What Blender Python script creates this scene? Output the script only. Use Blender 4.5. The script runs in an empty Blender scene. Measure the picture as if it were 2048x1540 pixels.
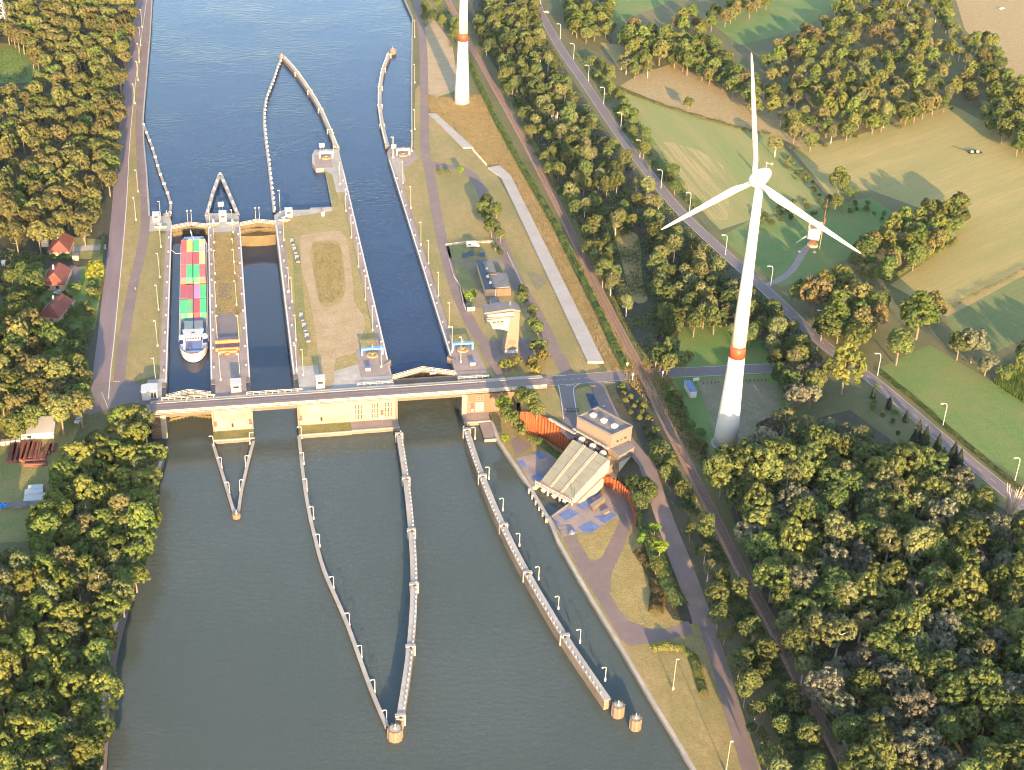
import bpy, math, random
import numpy as np
from mathutils import Vector, Matrix
from mathutils.geometry import tessellate_polygon

# ------------------------------------------------------------------ scene, camera, sky, sun
S = bpy.context.scene
COL = S.collection
F_PX, CAM = 2835.1, Vector((-0.16, 0.0, 269.57))
PIT, ROL, YAW = math.radians(30.4308), math.radians(2.3257), math.radians(12.0536)
_f = Vector((math.sin(YAW)*math.cos(PIT), math.cos(YAW)*math.cos(PIT), -math.sin(PIT)))
_r = Vector((math.cos(YAW), -math.sin(YAW), 0)); _u = _r.cross(_f)
RT = math.cos(ROL)*_r + math.sin(ROL)*_u
UP = -math.sin(ROL)*_r + math.cos(ROL)*_u
cam = bpy.data.cameras.new('camera'); camo = bpy.data.objects.new('camera', cam); COL.objects.link(camo)
cam.sensor_width = 36; cam.lens = F_PX/2048*36; cam.clip_start = 1; cam.clip_end = 9000
m3 = Matrix((RT, UP, -_f)).transposed()
camo.matrix_world = Matrix.Translation(CAM) @ m3.to_4x4()
S.camera = camo
EL = math.radians(11.0)
W = bpy.data.worlds.new('World'); S.world = W; W.use_nodes = True
nt = W.node_tree; bg = nt.nodes['Background']
sky = nt.nodes.new('ShaderNodeTexSky'); sky.sky_type = 'NISHITA'; sky.sun_disc = False
sky.sun_elevation = EL; sky.sun_rotation = math.pi; sky.air_density = 1.0; sky.dust_density = 0.6; sky.ozone_density = 1.2
nt.links.new(sky.outputs[0], bg.inputs[0]); bg.inputs[1].default_value = 0.15
sl = bpy.data.lights.new('sun', 'SUN'); sl.energy = 3.9; sl.angle = math.radians(0.53); sl.color = (1.0, 0.71, 0.36)
so = bpy.data.objects.new('sun', sl); COL.objects.link(so); so.rotation_euler = (math.pi/2-EL, 0, 0); so.location = (0, -50, 400)
S.view_settings.view_transform = 'Standard'; S.view_settings.look = 'None'
S.view_settings.exposure = 2.35; S.view_settings.gamma = 1.0; S.view_settings.use_curve_mapping = False
S.render.engine = 'CYCLES'; S.cycles.pixel_filter_type = 'BLACKMAN_HARRIS'; S.cycles.filter_width = 1.1; S.cycles.max_bounces = 4; S.cycles.diffuse_bounces = 1; S.cycles.glossy_bounces = 2; S.cycles.use_light_tree = False; S.cycles.use_adaptive_sampling = True; S.cycles.adaptive_threshold = 0.03; S.cycles.adaptive_min_samples = 24
S.cycles.transmission_bounces = 2; S.cycles.volume_bounces = 0; S.cycles.transparent_max_bounces = 4; S.cycles.use_denoising = True

# ------------------------------------------------------------------ helpers
def G(p, z=0.0):
    """ground point (plane at height z) that the survey point p (photo pixels) stands for"""
    d = _f*F_PX + RT*(p[0]-1024) - UP*(p[1]-770)
    t = (z-CAM.z)/d.z
    return CAM + d*t
def crop(x0, y0, s): return lambda x, y: (x0+x/s, y0+y/s)
c1, c2, c3, c4 = crop(0,0,3.85), crop(0,380,3.85), crop(0,740,3.85), crop(0,1140,3.85)
c5, c6, c7, c8 = crop(480,0,3.85), crop(480,380,3.85), crop(480,740,3.85), crop(480,1140,3.85)
d1, d2, d3, d4 = crop(960,0,3.85), crop(960,380,3.85), crop(960,740,3.85), crop(960,1140,3.85)
d5, d6, d7, d8 = crop(1440,0,3.368), crop(1440,380,3.368), crop(1440,740,3.368), crop(1440,1140,3.368)
e1, e2, e3, e4 = crop(290,400,10.24), crop(460,400,7.877), crop(280,640,9.309), crop(690,660,6.827)
e5, e6, e7, e8 = crop(300,770,6.4), crop(880,460,8.533), crop(900,600,8.533), crop(1000,790,6.827)
e9, f5 = crop(1080,960,9.309), crop(600,260,7.877)
def G2(p, z=0.0):
    v = G(p, z); return (v.x, v.y)
rnd = random.Random(7)
WL = {}
def wloc(o): return WL.get(o.name, Vector((0,0,0))) if o else Vector((0,0,0))
def props(o, label=None, cat=None, group=None, kind=None):
    if label: o['label'] = label
    if cat: o['category'] = cat
    if group: o['group'] = group
    if kind: o['kind'] = kind
    return o
def thing(name, label, cat, loc=(0,0,0), group=None):
    o = bpy.data.objects.new(name, None); COL.objects.link(o); o.empty_display_size = 1
    o.location = loc; WL[o.name] = Vector(loc)
    return props(o, label, cat, group)
class MB:
    def __init__(s): s.v = []; s.f = []
    def add(s, vs, fs):
        n = len(s.v); s.v += [tuple(v) for v in vs]; s.f += [tuple(i+n for i in f) for f in fs]; return s
    def box(s, x0, x1, y0, y1, z0, z1):
        return s.add([(x0,y0,z0),(x1,y0,z0),(x1,y1,z0),(x0,y1,z0),(x0,y0,z1),(x1,y0,z1),(x1,y1,z1),(x0,y1,z1)],
                     [(0,3,2,1),(4,5,6,7),(0,1,5,4),(1,2,6,5),(2,3,7,6),(3,0,4,7)])
    def obox(s, c, ax, hx, hy, z0, z1):
        """box with centre c (x,y), long axis direction ax, half sizes"""
        a = Vector((ax[0],ax[1])).normalized(); b = Vector((-a.y,a.x)); c = Vector((c[0],c[1]))
        p = [c-a*hx-b*hy, c+a*hx-b*hy, c+a*hx+b*hy, c-a*hx+b*hy]
        return s.prism([(q.x,q.y) for q in p], z0, z1)
    def prism(s, poly, z0, z1, bottom=True):
        n = len(poly)
        ar = sum(poly[i][0]*poly[(i+1)%n][1]-poly[(i+1)%n][0]*poly[i][1] for i in range(n))
        if ar < 0: poly = poly[::-1]
        zt = z1 if isinstance(z1,(list,tuple)) else [z1]*n
        vs = [(p[0],p[1],z0) for p in poly] + [(p[0],p[1],zt[i]) for i,p in enumerate(poly)]
        fs = [(i,(i+1)%n,n+(i+1)%n,n+i) for i in range(n)]
        tr = tessellate_polygon([[Vector((p[0],p[1],0)) for p in poly]])
        fs += [tuple(n+i for i in t) for t in orient(tr, poly)]
        if bottom: fs += [tuple(reversed(t)) for t in orient(tr, poly)]
        return s.add(vs, fs)
    def flat(s, poly, z):
        tr = tessellate_polygon([[Vector((p[0],p[1],0)) for p in poly]])
        return s.add([(p[0],p[1],z) for p in poly], orient(tr, poly))
    def quad(s, a, b, c, d): return s.add([a,b,c,d], [(0,1,2,3)])
    def tube(s, p0, p1, r0, r1=None, n=8, cap=True):
        r1 = r0 if r1 is None else r1
        p0, p1 = Vector(p0), Vector(p1); w = (p1-p0).normalized()
        a = w.cross(Vector((0,0,1)) if abs(w.z) < .9 else Vector((1,0,0))).normalized(); b = w.cross(a)
        vs = [p0+(a*math.cos(2*math.pi*i/n)+b*math.sin(2*math.pi*i/n))*r0 for i in range(n)]
        vs += [p1+(a*math.cos(2*math.pi*i/n)+b*math.sin(2*math.pi*i/n))*r1 for i in range(n)]
        fs = [(i,n+i,n+(i+1)%n,(i+1)%n) for i in range(n)]
        if cap: fs += [tuple(range(n)), tuple(range(2*n-1,n-1,-1))]
        return s.add(vs, fs)
    def lathe(s, prof, n=16, c=(0,0,0)):
        vs = [(c[0]+r*math.cos(2*math.pi*i/n), c[1]+r*math.sin(2*math.pi*i/n), c[2]+z) for r,z in prof for i in range(n)]
        fs = [(k*n+i,k*n+(i+1)%n,(k+1)*n+(i+1)%n,(k+1)*n+i) for k in range(len(prof)-1) for i in range(n)]
        fs += [tuple(range(n-1,-1,-1)), tuple((len(prof)-1)*n+i for i in range(n))]
        return s.add(vs, fs)
    def path(s, pts, r, n=6):
        for a, b in zip(pts[:-1], pts[1:]): s.tube(a, b, r, r, n)
        return s
    def ribbon(s, pts, w, z=None, wr=None):
        """flat strip along a line of (x,y[,z])"""
        n = len(pts); vs = []
        for i, p in enumerate(pts):
            a = Vector(pts[max(i-1,0)][:2]); b = Vector(pts[min(i+1,n-1)][:2]); t = (b-a).normalized(); nn = Vector((-t.y,t.x))
            zz = z if z is not None else p[2]; ww = w[i] if isinstance(w,(list,tuple)) else w
            l = Vector(p[:2])+nn*ww/2; r = Vector(p[:2])-nn*ww/2
            vs += [(l.x,l.y,zz),(r.x,r.y,zz)]
        return s.add(vs, [(2*i,2*i+1,2*i+3,2*i+2) for i in range(n-1)])
    def wall(s, pts, w, z0, z1, off=0):
        """solid strip along a line"""
        n = len(pts); L = []; R = []
        for i, p in enumerate(pts):
            a = Vector(pts[max(i-1,0)][:2]); b = Vector(pts[min(i+1,n-1)][:2]); t = (b-a).normalized(); nn = Vector((-t.y,t.x))
            c = Vector(p[:2])+nn*off
            l = c+nn*w/2; r = c-nn*w/2; L.append((l.x,l.y)); R.append((r.x,r.y))
        vs = [(*p,z0) for p in L]+[(*p,z0) for p in R]+[(*p,z1) for p in L]+[(*p,z1) for p in R]; fs = []
        for i in range(n-1):
            fs += [(2*n+i,3*n+i,3*n+i+1,2*n+i+1), (i,i+1,n+i+1,n+i), (i,2*n+i,2*n+i+1,i+1), (n+i,n+i+1,3*n+i+1,3*n+i)]
        fs += [(0,n,3*n,2*n), (n-1,3*n-1,4*n-1,2*n-1)]
        return s.add(vs, fs)
    def mesh(s, name, mat, smooth=False, off=(0,0,0)):
        me = bpy.data.meshes.new(name)
        me.from_pydata([(v[0]-off[0],v[1]-off[1],v[2]-off[2]) for v in s.v], [], s.f); me.materials.append(MT[mat] if isinstance(mat,str) else mat)
        if smooth: me.polygons.foreach_set('use_smooth', [True]*len(me.polygons))
        me.update(); return me
    def build(s, name, mat, parent=None, smooth=False, **kw):
        off = wloc(parent); o = bpy.data.objects.new(name, s.mesh(name, mat, smooth, off)); COL.objects.link(o)
        if parent: o.parent = parent; WL[o.name] = Vector(off)
        return props(o, **kw)
def orient(tr, poly):
    out = []
    for t in tr:
        a, b, c = (poly[i] for i in t)
        cr = (b[0]-a[0])*(c[1]-a[1])-(b[1]-a[1])*(c[0]-a[0])
        out.append(tuple(t) if cr > 0 else tuple(reversed(t)))
    return out
def link(me, name, parent=None, loc=(0,0,0), rz=0, sc=None):
    o = bpy.data.objects.new(name, me); COL.objects.link(o); o.location = loc
    if rz: o.rotation_euler = (0,0,rz)
    if sc: o.scale = sc
    if parent: o.parent = parent
    return o
def dup(root, loc, rz=0, label=None, sc=None, group=None):
    r = root.copy(); COL.objects.link(r); r.location = loc; r.rotation_euler = (0,0,rz)
    if sc: r.scale = (sc,sc,sc) if not isinstance(sc,tuple) else sc
    if label: r['label'] = label
    if group: r['group'] = group
    for ch in root.children:
        c = ch.copy(); COL.objects.link(c); c.parent = r
        for g in ch.children:
            k = g.copy(); COL.objects.link(k); k.parent = c
    return r
ORD = ['first','second','third','fourth','fifth','sixth','seventh','eighth','ninth','tenth','eleventh','twelfth','thirteenth','fourteenth','fifteenth','sixteenth','seventeenth','eighteenth','nineteenth','twentieth']
ORD += ['twenty-'+o for o in ORD[:9]] + ['thirtieth']
def px(pts, z=0): return [G2(p, z) for p in pts]
def resample(pts, step):
    out = [Vector(pts[0][:2])]; acc = 0
    for a, b in zip(pts[:-1], pts[1:]):
        a, b = Vector(a[:2]), Vector(b[:2]); L = (b-a).length; t = step-acc
        while t <= L: out.append(a+(b-a)*t/L); t += step
        acc = (acc+L) % step
    return [(p.x,p.y) for p in out]
def smooth(pts, k=6):
    """Catmull-Rom through the points"""
    P = [Vector(p) for p in pts]; out = []
    for i in range(len(P)-1):
        a, b, c, d = P[max(i-1,0)], P[i], P[i+1], P[min(i+2,len(P)-1)]
        for j in range(k):
            t = j/k; out.append(0.5*((2*b)+(c-a)*t+(2*a-5*b+4*c-d)*t*t+(3*b-3*c+d-a)*t**3))
    out.append(P[-1]); return [tuple(p) for p in out]

# ------------------------------------------------------------------ materials
MT = {}
def mat(name, col, col2=None, scale=1.0, rough=.85, bump=0.0, bscale=None, col3=None, scale3=.05, stretch=None, metal=0, spec=.3, mix3=.5, rot=0, detail=4, lo=.35, hi=.65, emit=None, objrand=0.0, coat=0):
    m = bpy.data.materials.new(name); m.use_nodes = True; N = m.node_tree.nodes; L = m.node_tree.links
    b = N['Principled BSDF']; b.inputs['Roughness'].default_value = rough; b.inputs['Metallic'].default_value = metal
    b.inputs['Specular IOR Level'].default_value = spec
    tc = N.new('ShaderNodeTexCoord'); src = tc.outputs['Object']
    if stretch or rot:
        mp = N.new('ShaderNodeMapping'); mp.vector_type = 'TEXTURE'; st_ = stretch or (1,1,1); mp.inputs['Scale'].default_value = (1/st_[0],1/st_[1],1/st_[2]); mp.inputs['Rotation'].default_value = (0,0,rot)
        L.new(src, mp.inputs[0]); src = mp.outputs[0]
    def noise(sc, det=detail):
        n = N.new('ShaderNodeTexNoise'); n.inputs['Scale'].default_value = sc; n.inputs['Detail'].default_value = det; n.inputs['Roughness'].default_value = .6
        L.new(src, n.inputs['Vector']); return n.outputs['Fac']
    def ramp(fac, a, c):
        r = N.new('ShaderNodeMapRange'); r.inputs[1].default_value = a; r.inputs[2].default_value = c; L.new(fac, r.inputs[0]); return r.outputs[0]
    def mixc(fac, A, B):
        x = N.new('ShaderNodeMix'); x.data_type = 'RGBA'
        if hasattr(fac,'links'): L.new(fac, x.inputs[0])
        else: x.inputs[0].default_value = fac
        for s_, v in ((6,A),(7,B)):
            if hasattr(v,'links'): L.new(v, x.inputs[s_])
            else: x.inputs[s_].default_value = (*v,1)
        return x.outputs[2]
    c = col
    if col2 is not None: c = mixc(ramp(noise(scale), lo, hi), col, col2)
    if col3 is not None: c = mixc(ramp(noise(scale3, 3), .5-.5*mix3+.1, .75), c, col3)
    if bump >= .08 and not objrand:
        fn = N.new('ShaderNodeTexNoise'); fn.inputs['Scale'].default_value = 1.1; fn.inputs['Detail'].default_value = 7; fn.inputs['Roughness'].default_value = .7; L.new(tc.outputs['Object'], fn.inputs['Vector'])
        fr_ = ramp(fn.outputs['Fac'], .3, .7); dk = N.new('ShaderNodeMix'); dk.data_type = 'RGBA'; dk.blend_type = 'MULTIPLY'; dk.inputs[7].default_value = (.66,.63,.58,1); L.new(fr_, dk.inputs[0])
        if hasattr(c,'links'): L.new(c, dk.inputs[6])
        else: dk.inputs[6].default_value = (*c,1)
        c = dk.outputs[2]
    if objrand:
        oi = N.new('ShaderNodeObjectInfo'); hs = N.new('ShaderNodeHueSaturation')
        r1 = N.new('ShaderNodeMapRange'); r1.inputs[3].default_value = .5-.03*objrand; r1.inputs[4].default_value = .5+.045*objrand; L.new(oi.outputs['Random'], r1.inputs[0]); L.new(r1.outputs[0], hs.inputs['Hue'])
        ml = N.new('ShaderNodeMath'); ml.operation = 'MULTIPLY'; ml.inputs[1].default_value = 17.31; L.new(oi.outputs['Random'], ml.inputs[0])
        fr = N.new('ShaderNodeMath'); fr.operation = 'FRACT'; L.new(ml.outputs[0], fr.inputs[0])
        r2 = N.new('ShaderNodeMapRange'); r2.inputs[3].default_value = 1-.38*objrand; r2.inputs[4].default_value = 1+.4*objrand; L.new(fr.outputs[0], r2.inputs[0]); L.new(r2.outputs[0], hs.inputs['Value'])
        if hasattr(c,'links'): L.new(c, hs.inputs['Color'])
        else: hs.inputs['Color'].default_value = (*c,1)
        c = hs.outputs[0]
    if hasattr(c,'links'): L.new(c, b.inputs['Base Color'])
    else: b.inputs['Base Color'].default_value = (*c,1)
    if bump:
        bp = N.new('ShaderNodeBump'); bp.inputs['Strength'].default_value = 1; bp.inputs['Distance'].default_value = bump
        L.new(noise(bscale or scale, 3), bp.inputs['Height']); L.new(bp.outputs[0], b.inputs['Normal'])
    m['mix'] = 0
    MT[name] = m; return m
def leafmat(name, c1_, c2_, scale=.35, trans=.25, objrand=1.0):
    m = mat(name, c1_, c2_, scale=scale, rough=.7, spec=.15, objrand=objrand, lo=.38, hi=.62, detail=2)
    N = m.node_tree.nodes; L = m.node_tree.links; b = N['Principled BSDF']
    t = N.new('ShaderNodeBsdfTranslucent'); mx = N.new('ShaderNodeMixShader'); mx.inputs[0].default_value = trans
    src = b.inputs['Base Color'].links[0].from_socket; L.new(src, t.inputs[0])
    L.new(b.outputs[0], mx.inputs[1]); L.new(t.outputs[0], mx.inputs[2]); L.new(mx.outputs[0], N['Material Output'].inputs[0])
    return m
# ground covers
mat('ground', (.10,.11,.042), (.14,.125,.052), .12, bump=.25, bscale=.8, col3=(.19,.15,.06), scale3=.02)
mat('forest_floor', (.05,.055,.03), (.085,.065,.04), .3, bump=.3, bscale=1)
mat('lawn', (.30,.215,.085), (.38,.27,.115), .35, bump=.1, bscale=3, col3=(.20,.18,.06), scale3=.045, stretch=(1,.5,1))
mat('dry_grass', (.47,.315,.13), (.35,.24,.10), .6, bump=.35, bscale=1.6, col3=(.27,.215,.085), scale3=.06)
mat('weeds', (.41,.29,.115), (.33,.235,.09), .5, bump=.2, bscale=1.8, col3=(.27,.22,.08), scale3=.12)
mat('weeds_green', (.23,.2,.07), (.34,.25,.095), .4, bump=.25, bscale=1.8, col3=(.18,.19,.055), scale3=.1)
mat('bare_earth', (.44,.31,.19), (.52,.37,.235), .5, bump=.1, bscale=1.5, col3=(.35,.245,.12), scale3=.14, mix3=.8)
mat('gravel', (.25,.18,.125), (.34,.25,.18), .5, bump=.15, bscale=1.2, col3=(.17,.15,.07), scale3=.12, mix3=.9)
mat('asphalt', (.14,.105,.108), (.165,.125,.125), .5, rough=.8, bump=.02, bscale=5, col3=(.18,.14,.13), scale3=.06)
mat('path_asphalt', (.185,.125,.11), (.215,.15,.13), .4, rough=.85, bump=.02, bscale=5, col3=(.155,.11,.105), scale3=.08)
mat('road_brown', (.175,.12,.122), (.205,.145,.145), .25, rough=.85, bump=.02, bscale=4, stretch=(1.6,.12,1))
mat('bridge_asphalt', (.215,.152,.135), (.24,.172,.15), .4, rough=.85, bump=.02, bscale=5, col3=(.19,.135,.125), scale3=.1)
mat('solar', (.05,.07,.09), (.07,.09,.11), 1, rough=.3)
mat('concrete', (.34,.29,.255), (.42,.36,.31), .4, bump=.03, bscale=2, col3=(.27,.23,.2), scale3=.12)
mat('paving', (.26,.19,.165), (.32,.24,.2), .9, bump=.03, bscale=3, col3=(.22,.16,.15), scale3=.15)
mat('pale_concrete', (.30,.245,.205), (.36,.295,.25), .3, bump=.02, bscale=2)
mat('coping_stone', (.5,.44,.40), (.57,.5,.46), .3, bump=.02, bscale=2)
mat('slab_concrete', (.33,.285,.26), (.37,.32,.29), .5, bump=.02, bscale=3, col3=(.29,.25,.225), scale3=.1)
mat('lock_wall', (.22,.19,.165), (.29,.25,.21), .3, bump=.05, bscale=1, col3=(.15,.13,.11), scale3=.2)
mat('yellow_concrete', (.175,.128,.093), (.215,.158,.115), .35, bump=.04, bscale=1.5, col3=(.135,.098,.07), scale3=.15)
mat('gate_steel', (.12,.09,.045), (.15,.11,.06), .5, rough=.7, col3=(.085,.065,.035), scale3=.2)
mat('facade', (.14,.094,.066), (.16,.11,.077), .5, bump=.03, bscale=2, col3=(.115,.08,.056), scale3=.15)
mat('stone_facade', (.52,.39,.24), (.64,.5,.34), 1.0, bump=.15, bscale=1.0)
mat('ballast', (.31,.17,.115), (.38,.22,.155), 1.5, bump=.1, bscale=4)
mat('rail', (.19,.12,.09), rough=.5, metal=.6)
mat('sleeper', (.15,.1,.08), (.2,.14,.11), 1)
mat('white_paint', (.56,.475,.385), rough=.5)
mat('white_old', (.44,.38,.33), (.5,.44,.38), 1.5, rough=.6)
mat('turbine_white', (.56,.49,.43), rough=.45, col2=(.53,.465,.41), scale=.2)
mat('red_band', (.42,.06,.03), rough=.5)
mat('galvanised', (.40,.37,.36), (.46,.43,.41), 2, rough=.5)
mat('lamp_pole', (.31,.26,.21), rough=.5)
mat('dark_metal', (.05,.045,.045), rough=.6)
mat('rust', (.25,.055,.02), (.34,.09,.03), .6, rough=.9, bump=.05, bscale=2, col3=(.19,.05,.02), scale3=.25)
mat('rust_old', (.19,.06,.04), (.26,.09,.06), .6, rough=.9, col3=(.13,.05,.04), scale3=.3)
mat('roof_tile', (.17,.045,.032), (.23,.065,.045), 1.2, rough=.8, bump=.04, bscale=3, col3=(.14,.045,.035), scale3=.2)
mat('house_wall', (.38,.24,.16), (.45,.3,.2), 2)
mat('dark_roof', (.035,.035,.05), (.06,.06,.08), .6, rough=.6)
mat('grey_roof', (.12,.105,.105), (.16,.14,.14), .5, rough=.7)
mat('bitumen', (.17,.145,.135), (.21,.18,.17), .3, rough=.85)
mat('green_roof', (.165,.16,.13), (.2,.19,.155), .35, rough=.7, col3=(.15,.145,.12), scale3=.15)
mat('blue_steel', (.08,.22,.55), (.1,.27,.6), 1, rough=.5)
mat('blue_paint', (.09,.12,.24), (.13,.17,.31), .5, rough=.7, bump=.01)
mat('blue_plastic', (.02,.16,.6), rough=.4)
mat('glass', (.04,.05,.06), rough=.1, spec=.6)
mat('window_dark', (.03,.025,.022), rough=.3, spec=.5)
mat('pane_white', (.34,.28,.21), rough=.5)
mat('field_green', (.185,.225,.062), (.25,.25,.075), .5, bump=.08, bscale=1.2, col3=(.32,.265,.095), scale3=.05, stretch=(.12,1.6,1), rot=-1.55)
mat('field_gold', (.42,.305,.11), (.33,.255,.09), .35, bump=.1, bscale=1, col3=(.27,.235,.075), scale3=.05, stretch=(.12,1.6,1), rot=.51)
mat('field_stripes', (.42,.31,.125), (.26,.235,.085), .28, bump=.1, bscale=1, stretch=(.06,1.3,1), rot=-1.55, lo=.42, hi=.58)
mat('field_dark', (.14,.165,.05), (.19,.19,.062), .35, bump=.1, bscale=1, stretch=(.12,1.6,1), rot=.51)
mat('meadow', (.09,.18,.035), (.135,.205,.05), .3, bump=.1, bscale=2, col3=(.21,.205,.065), scale3=.04)
mat('rough_meadow', (.41,.285,.13), (.32,.23,.10), .35, bump=.25, bscale=.7)
mat('trunk', (.17,.12,.085), (.24,.17,.12), 1.5, rough=.95)
mat('birch_bark', (.55,.48,.42), (.35,.29,.25), 1.5)
mat('dead_wood', (.5,.36,.28), (.42,.3,.24), 1)
mat('ship_hull', (.055,.055,.08), rough=.5)
mat('ship_white', (.62,.54,.5), rough=.4)
mat('ship_deck', (.12,.15,.3), (.15,.18,.34), 1, rough=.6)
mat('hatch_cover', (.42,.36,.25), (.47,.4,.29), .6, rough=.6)
mat('hold_inside', (.14,.1,.09), rough=.9)
for n_, c_ in dict(red=(.42,.075,.06), dullred=(.36,.10,.10), brightred=(.58,.06,.07), green=(.06,.38,.14), darkgreen=(.13,.30,.13), yellow=(.62,.38,.10), tan=(.58,.38,.17), pink=(.62,.16,.32), orange=(.6,.17,.06), grey=(.35,.29,.28), wine=(.30,.07,.09)).items():
    mat('box_'+n_, c_, tuple(v*1.15 for v in c_), 1.2, rough=.55)
leafmat('leaf_oak', (0.19, 0.2, 0.055), (0.1, 0.13, 0.042), .35, trans=.35, objrand=.8)
leafmat('leaf_pine', (0.215, 0.185, 0.065), (0.115, 0.12, 0.048), .35, trans=.35, objrand=.8)
leafmat('leaf_birch', (0.23, 0.22, 0.085), (0.14, 0.15, 0.065), .35, trans=.35, objrand=.8)
leafmat('leaf_grey', (0.24, 0.22, 0.14), (0.16, 0.155, 0.105), .35, trans=.35, objrand=.8)
leafmat('leaf_yellowgreen', (0.215, 0.22, 0.05), (0.12, 0.15, 0.042), .35, trans=.35, objrand=.8)
leafmat('leaf_midgreen', (0.17, 0.18, 0.055), (0.09, 0.115, 0.044), .35, trans=.35, objrand=.8)
leafmat('leaf_yellow', (.34,.30,.035), (.22,.22,.03), .4, objrand=.4)
leafmat('leaf_lime', (.22,.30,.03), (.13,.2,.025), .4, objrand=.4)
leafmat('leaf_dark', (.035,.05,.028), (.025,.035,.022), .4, objrand=.5)
leafmat('leaf_shrub', (0.16, 0.175, 0.05), (0.1, 0.13, 0.042), .35, trans=.35, objrand=.8)
leafmat('leaf_hedge', (0.23, 0.2, 0.05), (0.13, 0.135, 0.042), .35, trans=.35, objrand=.8)
leafmat('leaf_autumn', (0.23, 0.185, 0.07), (0.14, 0.13, 0.052), .35, trans=.35, objrand=.8)
leafmat('grass_blades', (.34,.235,.10), (.25,.18,.075), .2, objrand=.2)
leafmat('corn', (.12,.18,.04), (.08,.13,.03), .3, objrand=.2)
# brick texture for the stone facades
def stone(name, a, b_, mortar, sx, sy):
    m = mat(name, a); N = m.node_tree.nodes; L = m.node_tree.links; b = N['Principled BSDF']
    tc = N.new('ShaderNodeTexCoord'); sp = N.new('ShaderNodeSeparateXYZ'); L.new(tc.outputs['Object'], sp.inputs[0])
    ad = N.new('ShaderNodeMath'); L.new(sp.outputs[0], ad.inputs[0]); L.new(sp.outputs[1], ad.inputs[1])
    cb = N.new('ShaderNodeCombineXYZ'); L.new(ad.outputs[0], cb.inputs[0]); L.new(sp.outputs[2], cb.inputs[1])
    br = N.new('ShaderNodeTexBrick'); br.inputs['Scale'].default_value = 1; br.inputs['Brick Width'].default_value = sx; br.inputs['Row Height'].default_value = sy
    br.inputs['Mortar Size'].default_value = .06; br.inputs['Color1'].default_value = (*a,1); br.inputs['Color2'].default_value = (*b_,1); br.inputs['Mortar'].default_value = (*mortar,1)
    L.new(cb.outputs[0], br.inputs['Vector']); L.new(br.outputs[0], b.inputs['Base Color'])
    bp = N.new('ShaderNodeBump'); bp.inputs['Distance'].default_value = .12; bp.invert = True
    L.new(br.outputs['Fac'], bp.inputs['Height']); L.new(bp.outputs[0], b.inputs['Normal'])
stone('rubble_stone', (.15,.104,.072), (.095,.066,.045), (.05,.035,.024), 1.6, .9)
stone('brick_wall', (.32,.235,.185), (.285,.205,.16), (.26,.19,.15), .5, .16)
def water(name, body, rough, bscale, bstr, spec=.5, tint=None):
    m = mat(name, body, rough=rough, spec=spec); N = m.node_tree.nodes; L = m.node_tree.links; b = N['Principled BSDF']; b.inputs['IOR'].default_value = 1.33
    tc = N.new('ShaderNodeTexCoord'); mp = N.new('ShaderNodeMapping'); mp.inputs['Scale'].default_value = (.5,1.2,1); L.new(tc.outputs['Object'], mp.inputs[0])
    n1 = N.new('ShaderNodeTexNoise'); n1.inputs['Scale'].default_value = bscale; n1.inputs['Detail'].default_value = 6; n1.inputs['Roughness'].default_value = .62; L.new(mp.outputs[0], n1.inputs['Vector'])
    n2 = N.new('ShaderNodeTexNoise'); n2.inputs['Scale'].default_value = .018; n2.inputs['Detail'].default_value = 4; L.new(tc.outputs['Object'], n2.inputs['Vector'])
    mr = N.new('ShaderNodeMapRange'); mr.inputs[1].default_value = .35; mr.inputs[2].default_value = .7; mr.inputs[3].default_value = .35; mr.inputs[4].default_value = 1.25; L.new(n2.outputs['Fac'], mr.inputs[0])
    mu = N.new('ShaderNodeMath'); mu.operation = 'MULTIPLY'; L.new(n1.outputs['Fac'], mu.inputs[0]); L.new(mr.outputs[0], mu.inputs[1])
    bp = N.new('ShaderNodeBump'); bp.inputs['Distance'].default_value = bstr; L.new(mu.outputs[0], bp.inputs['Height']); L.new(bp.outputs[0], b.inputs['Normal'])
    if tint:
        mx = N.new('ShaderNodeMix'); mx.data_type = 'RGBA'; mx.inputs[6].default_value = (*body,1); mx.inputs[7].default_value = (*tint,1)
        r2 = N.new('ShaderNodeMapRange'); r2.inputs[1].default_value = .4; r2.inputs[2].default_value = .65; L.new(n2.outputs['Fac'], r2.inputs[0]); L.new(r2.outputs[0], mx.inputs[0]); L.new(mx.outputs[2], b.inputs['Base Color'])
water('water_low', (.064,.074,.064), .07, .5, .11, spec=.38, tint=(.072,.081,.071))
water('water_up', (.030,.050,.10), .10, .4, .22, spec=.14, tint=(.02,.034,.075))
water('water_still', (.03,.04,.07), .04, .5, .03, spec=.35)
ZL, ZU, ZQ, ZC = -10.0, -2.2, -8.5, -3.9
# ------------------------------------------------------------------ ground, banks, water
XL, XM, XR = -31.07, -0.61, 51.96          # left faces of the three chambers (16, 16 and 24 m wide)
left_edge = [(-49,4000),(-49,985),(-48.2,900),(-48,755),(-46.5,716),(-44.2,680),(-42.2,640),(-41.2,621.3),(-32.4,621.1),(-31.6,615),(XL,611),
             (XL,444),(-36,444),(-38,440),(-55,415),(-64,380),(-70,330),(-72,250),(-72,-400)]
path_l = [(1278,930,0),(1291,975,-.6),(1310,1035,-2.4),(1336,1110,-4.8),(1358,1170,-6.6),(1376,1215,-7.9),(1385,1245,ZQ)]
path_r = [(1310,930,0),(1328,985,-.6),(1350,1045,-2.4),(1379,1115,-4.8),(1402,1175,-6.6),(1419,1220,-7.9),(1434,1262,ZQ),(1460,1340,ZQ),(1490,1440,ZQ),(1530,1560,ZQ),(1600,1800,ZQ)]
bank_top = px([(1330,925),(1356,985),(1386,1050),(1420,1120),(1446,1180),(1466,1230),(1482,1280),(1516,1370),(1552,1470),(1596,1590),(1700,1880)])
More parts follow.
